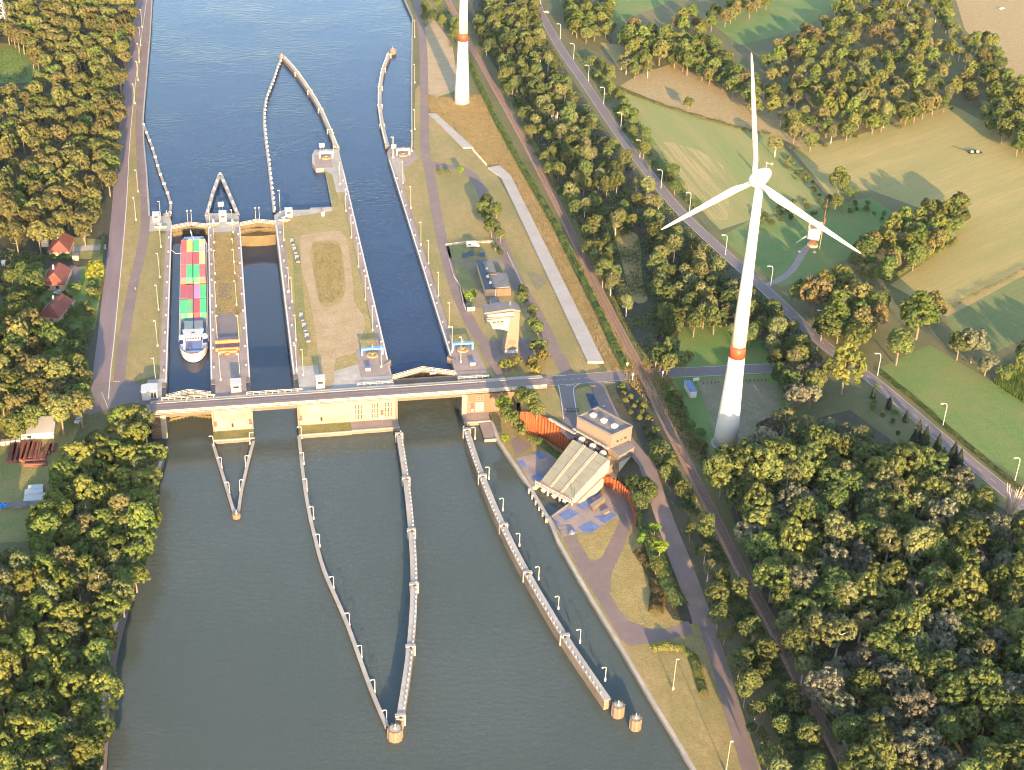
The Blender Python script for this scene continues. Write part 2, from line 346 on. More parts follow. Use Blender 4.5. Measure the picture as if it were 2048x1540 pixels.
right_edge = [(120,4000),(120.8,933),(107.3,832),(96,745.6),(90,696.3),(78,696.3),(76.2,690),(XR+24,684),(XR+24,444),(97,444),(95.5,430),(101,426.5),(105.2,420.6),(111.3,410.8),(120.9,398.1),(129.3,397.9)]
right_edge += [G2((1278,930)), G2((1310,930))] + bank_top + [(bank_top[-1][0]+25,-400)]
mb = MB()
mb.flat([(-3500,-400),(-3500,4500)] + [(-49,4500)] + left_edge, 0)
mb.flat([(3500,-400),(3500,4500)] + [(120,4500)] + right_edge, 0)
mb.build('ground', 'ground', kind='structure')
# lower canal banks
ql = [(-31.0,438.2),(-31.0,436.5),(-34,419.5),(-36.9,391.6),(-40.4,366.5),(-44.2,339),(-45.5,327.5),(-45.7,320),(-45.6,298),(-45.3,282),(-45,230),(-45,-400)]
qr = [(76,438.2),(85.9,438.2),(85.9,425.7),(88.4,410.8),(91.6,393),(95,394.8),(103.8,383.2),(94.0,374.5),(94.3,362.7),(96.2,346.5),(98.3,330.5),(101.6,308.2),(104.2,287.7),(106.6,271.2),(108.4,257.8),(120,170),(140,-400)]
foot = [(-42,444),(-44,420),(-48,390),(-51,366),(-54,339),(-56,320),(-56,250),(-56,-400)]
mb = MB().flat(ql + foot[::-1], ZQ)
mb.build('canal_bank', 'forest_floor', kind='structure')
up = [(-36,444),(-55,415),(-64,380),(-68,355),(-70,330),(-71,300),(-72,250),(-72,-400)]
mb = MB()
for i in range(len(foot)-1): mb.quad((*foot[i],ZQ),(*foot[i+1],ZQ),(*up[i+1],0),(*up[i],0))
mb.build('bank_slope', 'forest_floor', kind='structure')
mb = MB().flat([(86.3,438.2)] + qr[2:] + [(190,-400),(150,250),(140,330),(131,372),(130,396),(118,396),(113,412),(104,424),(98,444),(86.3,444)], ZQ)
mb.build('canal_bank', 'lawn', kind='structure')
# slopes on both sides of the descending cycle path
PL = [G(p[:2],p[2]) for p in path_l]; PR = [G(p[:2],p[2]) for p in path_r]
mb = MB()
ft = [Vector((124.0,384.5,-4.5)),Vector((124.3,374.5,-4.5)),Vector((122.3,365.5,-5.2))]+[G(p,ZQ) for p in [(1296,1150),(1318,1200),(1345,1240),(1384,1248)]]
mb.add([(129.3,397.9,0),PL[0],ft[0],(121.4,388.8,-4.5),(123,393,-4.5)],[(0,4,3,2,1)])
for i in range(len(PL)-1): mb.quad(ft[i],ft[i+1],PL[i+1],PL[i])
for i in range(len(PR)-1): mb.quad(PR[i],PR[i+1],(*bank_top[i+1],0),(*bank_top[i],0))
mb.build('bank_slope', 'forest_floor', kind='structure')
# water
mb = MB().flat([(-120,-400),(200,-400),(200,470),(-120,470)], ZL)
mb.build('lower_canal_water', 'water_low', kind='structure')
MB().flat([(-60,607),(140,607),(140,4500),(-60,4500)], ZU).flat([(XR-8,461),(XR+30,461),(XR+30,607),(XR-8,607)], ZU).build('upper_canal_water', 'water_up', kind='structure')
MB().flat([(XL-3,457.2),(XL+19,457.2),(XL+19,608),(XL-3,608)], ZC).build('lock_chamber_water', 'water_still', kind='structure')
MB().flat([(XM-1,470),(XM+17,470),(XM+17,607),(XM-1,607)], ZL).build('lock_chamber_water', 'water_still', kind='structure')
# quay walls
def quay(name, pts, z0, z1, m, w=1.0, cope='coping_stone', off=0.0):
    o = MB().wall(pts, w, z0, z1-.18, off).build(name, m, kind='structure')
    MB().wall(pts, w+.25, z1-.18, z1+.06, off).build('coping', cope, o)
    return o
quay('quay_wall', [(-49.25,2500)]+[(x-.25,y) for x,y in left_edge[1:8]], -13, 0, 'lock_wall', .45, 'concrete')
quay('quay_wall', [(120.25,2500)]+[(x+.25,y) for x,y in right_edge[1:5]], -13, 0, 'lock_wall', .45, 'concrete')
quay('quay_wall', [(x-.4,y) for x,y in ql[1:]], -13, ZQ, 'yellow_concrete', .8)
quay('quay_wall', [(x+.4,y) for x,y in qr[1:5]], -13, ZQ, 'lock_wall', .9, 'concrete')
quay('quay_wall', [(x+.4,y) for x,y in qr[7:]], -13, ZQ, 'lock_wall', .9, 'concrete')

# ------------------------------------------------------------------ fields, lawns, roads (thin sheets over the ground)
LAY = [0.02]
def sheet(name, pts, m, z=None, base=0.0, sm=0, kind='structure', parent=None):
    w = px(pts, base) if z is None or True else pts
    if sm: w = smooth(w+[w[0]], sm)[:-1]
    LAY[0] += .0006
    return MB().flat(w, base+(z if z is not None else LAY[0])).build(name, m, parent, kind=None if parent else kind)
def road(name, pts, w, m, z, base=0.0, sm=5, kind='structure'):
    q = smooth(px(pts, base), sm) if sm else px(pts, base)
    o = MB().ribbon(q, w, base+z).build(name, m, kind=kind); return o, q
# right-hand country side
sheet('field', [(1235,178),(1330,212),(1480,256),(1545,268),(1600,330),(1650,395),(1640,420),(1530,430),(1440,460),(1380,395),(1300,285)], 'field_green', .02)
sheet('field', [(1300,282),(1345,285),(1400,302),(1445,330),(1462,372),(1455,440),(1420,440),(1375,385)], 'field_stripes', .03)
sheet('field', [(1275,150),(1360,122),(1430,138),(1530,185),(1640,240),(1610,300),(1545,270),(1480,254),(1330,210),(1240,172)], 'rough_meadow', .022)
sheet('field', [(1585,300),(1700,275),(1905,210),(1990,255),(2130,330),(2130,500),(1885,625),(1780,570),(1900,490),(1850,420),(1740,380),(1660,390)], 'field_gold', .024)
sheet('field', [(1888,628),(2130,505),(2130,640),(1990,705),(1920,690)], 'field_dark', .026)
sheet('meadow', [(1760,735),(1860,690),(1960,750),(2130,850),(2130,1010),(1960,905),(1850,810)], 'meadow', .02)
sheet('meadow', [(1440,475),(1500,440),(1600,425),(1740,395),(1810,440),(1760,490),(1690,520),(1600,560),(1560,575)], 'meadow', .028)
sheet('field', [(1420,45),(1500,10),(1640,-40),(1760,-40),(1600,60),(1480,90)], 'meadow', .02)
sheet('field', [(1215,55),(1300,20),(1420,-30),(1330,-40),(1200,0)], 'meadow', .021)
sheet('field', [(1200,85),(1290,95),(1310,130),(1240,140)], 'rough_meadow', .023)
sheet('field', [(1900,-40),(2130,-40),(2130,260),(2010,140),(1930,60)], 'rough_meadow', .02)
sheet('meadow', [(1360,655),(1470,650),(1560,700),(1550,735),(1340,745)], 'meadow', .02)
sheet('verge', [(1330,755),(1545,748),(1600,800),(1520,850),(1430,920),(1380,850)], 'meadow', .02)
sheet('gravel_yard', [(1395,765),(1435,758),(1540,765),(1560,820),(1500,880),(1440,890),(1420,840)], 'gravel', .03, sm=3)
sheet('clearing', [(1225,455),(1275,470),(1285,560),(1295,600),(1265,600),(1245,530)], 'dry_grass', .02, sm=3)
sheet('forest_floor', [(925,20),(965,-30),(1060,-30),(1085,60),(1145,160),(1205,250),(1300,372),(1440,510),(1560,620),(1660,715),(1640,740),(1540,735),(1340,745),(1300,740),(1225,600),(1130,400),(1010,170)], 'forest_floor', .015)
# left-hand country side
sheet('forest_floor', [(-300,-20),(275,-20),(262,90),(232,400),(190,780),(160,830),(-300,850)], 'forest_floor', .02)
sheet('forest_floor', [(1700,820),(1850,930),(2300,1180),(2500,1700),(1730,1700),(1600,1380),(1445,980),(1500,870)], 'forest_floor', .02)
sheet('crop_field', [(-200,60),(35,90),(78,120),(60,165),(-200,170)], 'meadow', .03)
sheet('verge', [(272,100),(280,0),(303,0),(294,120),(286,235),(287,280),(293,400),(297,458),(280,620),(262,765),(216,765),(240,430)], 'lawn', .03)
sheet('verge', [(300,460),(336,470),(332,745),(262,765),(272,620)], 'lawn', .032)
sheet('garden', [(98,470),(208,480),(205,520),(130,515)], 'weeds_green', .035)
sheet('garden', [(10,545),(210,530),(190,660),(20,650)], 'meadow', .033)
sheet('yard', [(-60,800),(180,780),(170,830),(110,960),(100,1080),(-80,1090)], 'weeds_green', .03)
sheet('driveway', [(140,493),(212,488),(212,499),(143,503)], 'concrete', .045)
sheet('driveway', [(140,530),(160,535),(158,575),(148,575)], 'asphalt', .045)
# right lock bank
sheet('lawn', [(838,170),(862,232),(945,300),(985,335),(1108,560),(1200,735),(1120,755),(985,755),(905,720),(790,330),(828,310),(830,180)], 'lawn', .02)
sheet('dry_grass_field', [(848,190),(905,196),(962,188),(990,250),(1060,360),(1140,490),(1235,650),(1285,740),(1215,745),(1165,640),(1090,510),(1010,365),(955,310),(870,245)], 'dry_grass', .03)
sheet('bare_ground', [(843,60),(870,40),(905,90),(918,180),(870,195),(850,185)], 'bare_earth', .035)
sheet('verge', [(838,0),(842,35),(858,60),(880,20),(872,-20),(833,-20)], 'weeds_green', .034)
sheet('gravel_patch', [(1052,543),(1070,544),(1092,556),(1094,566),(1074,581),(1066,572)], 'gravel', .05)
sheet('verge', [(1210,770),(1235,768),(1300,900),(1290,930),(1250,860)], 'forest_floor', .02)
sheet('verge', [(1235,765),(1285,770),(1330,850),(1370,930),(1330,925),(1290,880)], 'forest_floor', .022)
sheet('lawn', [(1145,790),(1150,780),(1200,775),(1235,850),(1205,860),(1158,850)], 'lawn', .026, sm=3)
sheet('lawn', [(1062,775),(1108,772),(1120,800),(1126,835),(1085,830),(1040,800)], 'lawn', .026)
# lower right bank
sheet('forecourt', [e8(215,860),e8(740,740),e8(900,860),e8(560,1190),e8(440,1240)], 'paving', .03, ZQ)
sheet('forecourt', [e9(140,715),e9(800,330),e9(1110,220),e9(1230,280),e9(1440,560),e9(1470,680),e9(1120,880),e9(700,1010),e9(400,1060)], 'paving', .03, ZQ)
sheet('quay_road', [e9(430,1070),e9(650,1040),e9(780,1260),e9(930,1489),d3(850,1470),d3(920,1465),d3(1060,1200),d3(1080,1140),d3(930,880),d3(1010,900),d3(1130,1000),d3(1190,1130),d3(1150,1240),d3(1040,1540),d4(1010,60),d4(1000,180),d4(1060,290),d4(1150,390),d4(1300,455),d4(1420,450),d4(1560,410),d4(1600,380),d4(1640,490),d4(1420,540),d4(1160,590),d4(1080,530),d4(900,210),d4(760,0),d3(660,1330)], 'path_asphalt', .025, ZQ)
sheet('lawn', [d3(745,1275),d3(960,1200),d3(1070,1130),d3(1060,1200),d3(940,1440),d3(880,1465),d3(840,1450)], 'weeds', .045, ZQ)
sheet('cut_grass', [d4(1010,60),d4(1020,0),d3(1030,1530),d3(1160,1250),d4(1300,-100),d4(1530,50),d4(1600,280),d4(1590,370),d4(1530,420),d4(1420,455),d4(1300,450),d4(1150,390),d4(1060,290),d4(1000,180)], 'weeds', .03, ZQ)
sheet('drain_strip', [e8(150,620),e8(240,560),e8(430,690),e8(420,720),e8(215,850)], 'path_asphalt', .04, ZQ)
PONDZ = -.35
sheet('settling_pond', [d3(810,180),d3(935,190),d3(1010,310),d3(1030,340),d3(1000,420),d3(860,300)], 'water_up', .05)
BLUE = [[e8(450,800),e8(530,765),e8(650,830),e8(560,880)], [e8(235,900),e8(310,885),e8(370,965),e8(290,1000)], [e8(440,1110),e8(540,1060),e8(600,1110),e8(520,1170)],
        [e9(340,650),e9(540,530),e9(740,620),e9(470,760)], [e9(670,470),e9(850,400),e9(940,500),e9(800,560)], [e9(840,350),e9(930,320),e9(1010,400),e9(880,440)], [e9(970,290),e9(1040,250),e9(1110,320),e9(1060,360)],
        [e9(1010,680),e9(1330,610),e9(1430,660),e9(1200,810)], [e9(700,880),e9(950,760),e9(1130,870),e9(960,980),e9(830,980)], [e9(245,750),e9(300,740),e9(380,800),e9(320,830)]]
for b in BLUE: sheet('blue_paving_panel', b, 'blue_paint', .055, ZQ)

# roads and paths
rd, rq = road('country_road', [(1055,-60),(1077,14),(1100,60),(1130,110),(1165,160),(1200,212),(1245,278),(1300,350),(1360,422),(1440,498),(1545,592),(1640,682),(1705,730),(1770,780),(1850,848),(1950,932),(2060,1022),(2200,1140)], 5.8, 'asphalt', .06)
rr = resample(rq, 7.5)
for i in range(60, len(rr)-1, 1) if False else range(len(rr)-1):
    a, b = Vector(rr[i]), Vector(rr[i+1]); t = (b-a).normalized()
    if a.y < 500: MB().ribbon([a, a+t*2.6], .16, .078).build('lane_marking', 'white_old', rd)
for off in (-2.65, 2.65):
    q = []
    for i, p in enumerate(rq):
        a, b = Vector(rq[max(i-1,0)]), Vector(rq[min(i+1,len(rq)-1)]); t = (b-a).normalized(); q.append(Vector(p)+Vector((-t.y,t.x))*off)
    MB().ribbon(q, .16, .076).build('edge_line', 'white_old', rd)
xr, xq = road('bridge_road', [(1060,765),(1100,762),(1150,758.5),(1200,754.5),(1300,747.5),(1400,743.5),(1545,736.5),(1640,735)], 7.4, 'asphalt', .07)
for s_ in (-3.5, 3.5):
    MB().ribbon([(x,y+s_) for x,y in xq], .22, .088).build('edge_line', 'white_old', xr)
for k in range(6):
    x, y = G2((1098+k*14, 762-k*1.05)); MB().ribbon([(x,y),(x+1.6,y)], .15, .09).build('lane_marking', 'white_paint', xr)
for (p0, p1, n) in [((1113,753),(1133,752),6), ((1132,772),(1150,770.5),6), ((1208,767),(1232,766),7)]:
    for k in range(n):
        x, y = G2((p0[0]+(p1[0]-p0[0])*k/n, p0[1]+(p1[1]-p0[1])*k/n)); MB().flat([(x,y),(x+.45,y),(x+.22,y+.9)], .095).build('yield_triangle', 'white_paint', xr)
lr, lq = road('left_road', [(288,-40),(283,0),(274,60),(264,130),(255,200),(246,290),(239,400),(230,500),(221,585),(211,680),(203,745),(198,800)], 6.3, 'road_brown', .06)
MB().ribbon([(x+3.3,y) for x,y in lq], .3, .075).build('kerb', 'coping_stone', lr)
sheet('road_end', [(186,770),(216,765),(262,760),(284,775),(318,800),(318,812),(260,805),(180,830),(165,828),(184,800)], 'asphalt', .064)
for k in range(5):
    x, y = G2((203+k*2.4, 785+k*6)); MB().ribbon([(x,y),(x+.7,y-2.2)], .16, .085).build('lane_marking', 'white_paint', lr)
for k in range(5):
    x, y = G2((226+k*3, 764)); MB().flat([(x,y),(x+.45,y),(x+.22,y+.9)], .09).build('yield_triangle', 'white_paint', lr)
road('tow_path', [(300,-40),(298,0),(292,80),(286,150),(281,210),(279,260),(283,330),(290,400),(290,455),(281,510),(268,565),(256,630),(246,690),(240,745),(238,768)], 4.2, 'path_asphalt', .05)
road('tow_path', [(826,-40),(838,30),(846,90),(848,160),(849,230),(850,300),(857,335),(864,370),(872,420),(884,480),(902,550),(920,600),(938,640),(960,675),(985,695),(1005,722),(1010,745)], 4.8, 'path_asphalt', .05)
road('tow_path', [(862,325),(890,333),(925,338),(952,360),(972,405),(993,462),(1016,520),(1042,575),(1066,615),(1088,655),(1104,690),(1122,722),(1136,750)], 5.2, 'path_asphalt', .054)
sheet('forecourt', [(970,690),(1000,680),(1058,675),(1075,690),(1085,715),(1060,724),(1000,718),(998,735),(1012,752),(990,752),(975,725),(955,690)], 'path_asphalt', .052)
sheet('garden_paving', [e6(190,520),e6(640,480),e6(1140,460),e6(1330,900),e6(1300,1010),e6(700,1330),e6(480,1340),e6(560,1010),e6(560,800),e6(440,650)], 'gravel', .048)
sheet('garden', [e6(230,620),e6(440,650),e6(560,800),e6(650,1100),e6(560,1250),e6(420,1240),e6(330,920)], 'weeds_green', .05)
sheet('garden', [e6(110,280),e6(740,240),e6(770,420),e6(160,480)], 'weeds_green', .05)
sheet('access_road', [(1117,772),(1148,770),(1152,800),(1156,840),(1165,870),(1140,880),(1120,862),(1126,830),(1124,800)], 'asphalt', .056)
for kb in ([(1117,771),(1121,792),(1124,812),(1127,838)], [(1160,767),(1150,773),(1147,783),(1150,805),(1155,835)]):
    MB().wall(smooth(px(kb),4), .3, 0, .14).build('kerb', 'coping_stone', kind='structure')
road('cycle_path', [(1188,762),(1205,795),(1222,830),(1245,870),(1272,905),(1297,934)], [5.4]*31, 'path_asphalt', .058)
mb = MB()
n = len(PL)
q = [(PL[i], PR[i]) for i in range(n)]
for i in range(n-1): mb.quad(q[i][0]+Vector((0,0,.05)), q[i+1][0]+Vector((0,0,.05)), q[i+1][1]+Vector((0,0,.05)), q[i][1]+Vector((0,0,.05)))
mb.build('cycle_path', 'path_asphalt', kind='structure')
road('cycle_path', [(1408,1235),(1420,1275),(1444,1350),(1470,1440),(1502,1545),(1560,1760)], 4.6, 'path_asphalt', .04, ZQ)
road('bank_path', [(322,910),(300,985),(283,1060),(268,1120),(250,1200),(226,1290),(218,1330),(206,1400),(202,1480),(196,1560),(190,1700)], 4.0, 'path_asphalt', .03, ZQ)
# windmill path, field edges
road('mill_path', [(1535,570),(1565,556),(1588,535),(1606,505),(1620,490)], 3.2, 'paving', .05)
road('field_path', [(1888,630),(1960,592),(2048,545),(2140,500)], 3.5, 'dry_grass', .04)
road('field_path', [(2020,255),(2050,225),(2100,170)], 4, 'path_asphalt', .05)
# railway
rc = smooth(px([(872,-50),(897,2),(934,78),(960,122),(999,192),(1038,262),(1098,376),(1157,497),(1209,603),(1277,734),(1324,828),(1365,909),(1404,985),(1453,1082),(1490,1155),(1544,1250),(1600,1363),(1650,1455),(1698,1545),(1800,1745)]), 5)
rail = thing('railway_track', 'single railway track on reddish ballast running from the top to the bottom right', 'railway', (*rc[40],0))
mb = MB(); n = len(rc); pr_ = []
for i, p in enumerate(rc):
    a, b = Vector(rc[max(i-1,0)]), Vector(rc[min(i+1,n-1)]); t = (b-a).normalized(); pr_.append((Vector(p), Vector((-t.y,t.x))))
for i in range(n-1):
    for (o0,z0),(o1,z1) in (((2.1,.03),(1.5,.38)),((1.5,.38),(-1.5,.38)),((-1.5,.38),(-2.1,.03))):
        (a,na),(b,nb) = pr_[i],pr_[i+1]
        mb.quad((*(a+na*o0),z0),(*(a+na*o1),z1),(*(b+nb*o1),z1),(*(b+nb*o0),z0))
mb.build('ballast_bed', 'ballast', rail)
for s_ in (-.72,.72): MB().wall([tuple(p+nn*s_) for p,nn in pr_], .09, .44, .66).build('rail', 'rail', rail)
mb = MB(); sp = resample(rc, .75)
for i in range(len(sp)-1):
    a, b = Vector(sp[i]), Vector(sp[i+1]); t = (b-a).normalized(); nn = Vector((-t.y,t.x))
    if a.y < 620: mb.obox(a, nn, 1.25, .13, .4, .5)
mb.build('sleepers', 'sleeper', rail, kind='stuff')
# raised concrete channel cover
cc = thing('concrete_channel', 'long raised pale concrete channel cover running down beside the railway grass', 'channel', (*G2((1010,360)),0))
seg1 = px([(857,229),(872,229),(947,297),(927,298)]); seg2 = px([d1(60,1300),d1(150,1285),d1(235,1360),(1207,727),(1175,727),d1(160,1370)])
MB().prism(seg1, -.2, .7).build('cover_slab', 'slab_concrete', cc)
MB().prism(seg2, -.2, .9).build('cover_slab', 'slab_concrete', cc)
L0, L1 = Vector(seg2[1]), Vector(seg2[3])
for k in range(12):
    p = G2((945+(975-945)*k/12, 300+(334-300)*k/12)); MB().box(p[0]-.2,p[0]+.2,p[1]-.2,p[1]+.2,0,1.1).build('marker_post', 'white_paint', cc)
# ------------------------------------------------------------------ lock islands and chamber walls
def island(name, poly, m='concrete'):
    o = MB().prism(poly, -13, 0).build(name, 'lock_wall', kind='structure')
    MB().flat(poly, .012).build('deck', m, o)
    return o
I2 = island('lock_island', [(XL+16,444.4),(XM,444.4),(XM,604),(XM-.4,612),(XM-.2,616.5),(-3,620.4),(-14,621.6),(-15.9,621.2),(-16.1,614.6),(XL+16,606)])
I3 = island('lock_island', [(XM+16,444.4),(XR,444.4),(XR,697),(48.7,697.5),(39.6,697.5),(37.8,690.5),(37,679.2),(38.4,671.6),(42.7,671.8),(42.6,622.8),(32.5,623),(31.7,620.9),(19.4,621.5),(15,616)])
# left and right banks along the chambers
IL = MB().prism([(XL-2,444.2),(XL,444.2),(XL,611),(-31.6,615),(-32.4,621.1),(-34,621.1),(-34,612),(XL-2,606)], -13, .01).build('lock_wall', 'lock_wall', kind='structure')
MB().flat([(-41,621),(-32.4,621),(-31.5,615),(XL-.1,611),(XL-.1,604),(-41,604)], .06).build('head_deck', 'concrete', IL)
MB().flat([(XL-7,470),(XL-.1,470),(XL-.1,444.6),(XL-7,444.6)], .06).build('head_deck', 'concrete', IL)
IR = MB().prism([(XR+24,444.2),(XR+26,444.2),(XR+26,684),(90,694),(90,696.3),(78,696.3),(76.2,690),(XR+24,684)], -13, .01).build('lock_wall', 'lock_wall', kind='structure')
MB().flat([(XR+24.1,684),(76.3,690),(78,696.2),(90,696.2),(91,680),(84,668),(XR+24.1,660)], .06).build('head_deck', 'paving', IR)
MB().flat([(XR+24.1,482),(87,480),(88.5,456),(XR+24.1,453.4)], .06).build('head_deck', 'paving', IR)
def coping(x, w, y0, y1, parent, m='coping_stone'): MB().box(min(x,x+w), max(x,x+w), y0, y1, .013, .10).build('coping', m, parent)
for par, x, w, y0, y1 in ((IL,XL,-.55,466,606),(I2,XL+16,.55,466,606),(I2,XM,-.55,466,605),(I3,XM+16,.55,466,605),(I3,XR,-.6,474,668),(IR,XR+24,.6,474,680)):
    coping(x, w, y0, y1, par)
def walk(x0, x1, y0, y1, parent, m='paving', z=.03): MB().flat([(x0,y0),(x1,y0),(x1,y1),(x0,y1)], z).build('walkway', m, parent)
walk(XL-2.6,XL-.55,466,606,IL,z=.05); walk(XL+16.55,XL+18.2,466,606,I2); walk(XM-2.2,XM-.55,466,605,I2); walk(XM+16.55,XM+19,462,605,I3); walk(XR-3,XR-.6,474,640,I3); walk(XR+24.6,XR+27,482,668,IR,z=.055)
def patch(poly, m, parent, z=.03): MB().flat(poly, z).build('ground_cover', m, parent)
patch([(XL+18.2,500),(XM-2.2,500),(XM-2.2,600),(XL+18.2,600)], 'weeds', I2)
patch([(-12.2,500),(-4.2,500),(-4.4,521),(-12.2,520)], 'asphalt', I2, .045); patch([(-12.2,533),(-6,532),(-5.5,547),(-11,548)], 'gravel', I2, .045)
patch([(XM+19,462),(XR-3,476),(XR-3,640),(44,640),(42,618),(XM+19,612)], 'weeds', I3)
patch(smooth([G2(p) for p in [c6(470,350),c6(640,325),c6(800,340),c6(860,620),c6(880,860),c6(960,1000),c6(900,1240),c6(740,1300),c6(720,1500),c6(640,1500),c6(600,1250),c6(560,960),c6(520,760),c6(450,560)]],4), 'bare_earth', I3, .045)
patch(smooth([G2(p) for p in [c6(560,400),c6(690,390),c6(770,420),c6(800,600),c6(805,800),c6(720,890),c6(620,880),c6(565,640),c6(540,480)]],4), 'weeds', I3, .06)
patch([G2(p) for p in [c6(400,430),c6(460,430),c6(520,1180),c6(520,1280),c6(445,1280)]], 'weeds_green', I3, .05)
patch([G2(p) for p in [e2(830,420),e2(1250,270),e2(1640,270),e2(1640,400),e2(1100,520),e2(900,560)]], 'weeds', I3, .05)
patch([(42.9,623),(46,623),(46,662),(42.9,668)], 'weeds_green', I3, .05)
patch([(38,640),(46,640),(46,697),(38,690)], 'paving', I3, .04) if False else None
patch([(46.5,668),(51.2,668),(51.2,646),(47,646)], 'pale_concrete', I3, .08)
patch([(38.2,672.5),(47,672),(47,690),(39,690)], 'paving', I3, .06)
patch([(40.2,462.5),(51.3,462.5),(51.3,483),(40.2,484)], 'paving', I3, .055)
patch([(XM+17,453.5),(25,453.5),(25,473),(XM+17,473)], 'concrete', I3, .055)
patch([(-15,453.4),(-.7,453.4),(-.7,500),(-15,500)], 'paving', I2, .05)
MB().flat([(77.2,682),(82,682),(81,650),(78,650)], .085).build('gangway_slab', 'pale_concrete', IR)
for x, par in ((XL-1.2,IL),(XL+17.2,I2),(XM-1.2,I2),(XM+17.6,I3)):
    for k in range(9):
        MB().lathe([(.3,0),(.22,.15),(.22,.45),(.34,.6),(.3,.72)], 8, (x,476+k*15,.05)).build('bollard', 'white_old', par)
for x, par in ((XR-1.4,I3),(XR+25.2,IR)):
    for k in range(11):
        MB().lathe([(.3,0),(.22,.15),(.22,.45),(.34,.6),(.3,.72)], 8, (x,484+k*17,.06)).build('bollard', 'white_old', par)

# ------------------------------------------------------------------ gates
def post_rail(t, pts, z, h=1.05, step=2.0, name='handrail', m='white_paint', r=.05, rails=(.55,1.0)):
    """railing of separate posts and rails along pts, parts of t"""
    q = resample(pts, step); pm = MB().box(-r,r,-r,r,0,h).mesh('post', m)
    off = wloc(t)
    for p in q: link(pm, 'post', t, (p[0]-off.x,p[1]-off.y,z-off.z))
    for rz in rails:
        MB().wall(pts, r*1.5, z+h*rz-.05, z+h*rz+.05).build(name, m, t)
def mitre(name, label, x0, x1, y, apex, ztop, zbot, m='gate_steel', wet=None):
    t = thing(name, label, 'lock gate', ((x0+x1)/2,y,zbot))
    xm = (x0+x1)/2
    for a, b in (((x0,y),(xm-.06,apex)),((x1,y),(xm+.06,apex))):
        MB().wall([a,b], .35, zbot, ztop-.15, .28 if a[0]<b[0] else -.28).build('skin_plate', m, t)
        A, B = Vector(a), Vector(b)
        mb = MB(); nn = Vector((0,-1))
        for zz in np.linspace(zbot+.3, ztop-.5, max(3,int((ztop-zbot)/1.3))):
            mb.wall([A+nn*.35,B+nn*.35], .55, zz-.12, zz+.12)
        mb.build('girder', m, t)
        mb = MB(); L = 6
        for k in range(L):
            p0 = A+(B-A)*(k/L); p1 = A+(B-A)*((k+1)/L)
            mb.tube((p0.x,p0.y-.55,zbot+.3),(p1.x,p1.y-.55,ztop-.5),.1,.1,5); mb.tube((p1.x,p1.y-.55,zbot+.3),(p1.x,p1.y-.55,ztop-.5),.1,.1,5)
        mb.build('lattice', m, t)
        MB().wall([A,B], 1.5, ztop-.15, ztop, 0).build('walkway', 'concrete', t)
    post_rail(t, [(x0,y+.6),(xm,apex+.6),(x1,y+.6)], ztop, 1.1, 1.3)
    post_rail(t, [(x0,y-.65),(xm,apex-.65),(x1,y-.65)], ztop, 1.1, 2.6)
    return t
g = mitre('lock_gate', 'closed upper mitre gate of the left lock behind the container ship', XL, XL+16, 606.2, 609.2, .15, -6)
for s_ in (-.8,.9): MB().tube((XL+8+s_,609.8,.1),(XL+8+s_,609.8,6.6),.11,.09).lathe([(.3,0),(.42,.3),(.3,.7)],8,(XL+8+s_,609.8,6.5)).build('signal_post', 'lamp_pole', g)
g = mitre('lock_gate', 'closed upper mitre gate of the middle lock above its tan sill wall', XM, XM+16, 606.2, 609.2, .15, -4.4)
for s_ in (-.8,.9): MB().tube((XM+8+s_,609.8,.1),(XM+8+s_,609.8,6.6),.11,.09).lathe([(.3,0),(.42,.3),(.3,.7)],8,(XM+8+s_,609.8,6.5)).build('signal_post', 'lamp_pole', g)
o = MB()
for k in range(10):
    a0, a1 = k/10, (k+1)/10; f = lambda a: 605.6-1.2*(1-(2*a-1)**2)
    o.prism([(XM+16*a0,f(a0)),(XM+16*a1,f(a1)),(XM+16*a1,611),(XM+16*a0,611)], -13, -4.9)
o.build('gate_sill', 'gate_steel', I3)
g = mitre('lock_gate', 'closed lower mitre gate of the left lock half hidden under the bridge', XL, XL+16, 455.9, 458.6, .1, -12)
gR = mitre('lock_gate', 'closed lower mitre gate of the right lock with a white peaked railing', XR, XR+24, 459.2, 464.2, .2, -12)
MB().box(66.2,68.6,460.2,461.6,.25,.6).build('hatch', 'white_old', gR)
MB().prism([(XR,459.0),(XR+24,459.0),(XR+24,455),(XR,455)], -1.2, -.1).build('wooden_floor', 'facade', gR)
# recess walls next to the lower gates
for par, x0, x1 in ((IL,XL-1.6,XL),(I2,XL+16,XL+17.6),(I2,XM-1.6,XM),(I3,XM+16,XM+17.6)):
    MB().box(x0,x1,463.2,466.6,-4.5,.25).build('gate_abutment', 'yellow_concrete', par)
    MB().flat([(x0+.02,456.5),(x1-.02,456.5),(x1-.02,463.2),(x0+.02,463.2)], .085).build('gate_pit', 'dark_metal', par)
MB().prism([(52.3,473.6),(49.9,471),(50.4,470),(53,472.8)], -3.5, .3).build('gate_abutment', 'yellow_concrete', I3)
MB().prism([(75.0,473.6),(77.7,470.6),(77.3,469.8),(74.6,472.4)], -3.5, .3).build('gate_abutment', 'yellow_concrete', IR)

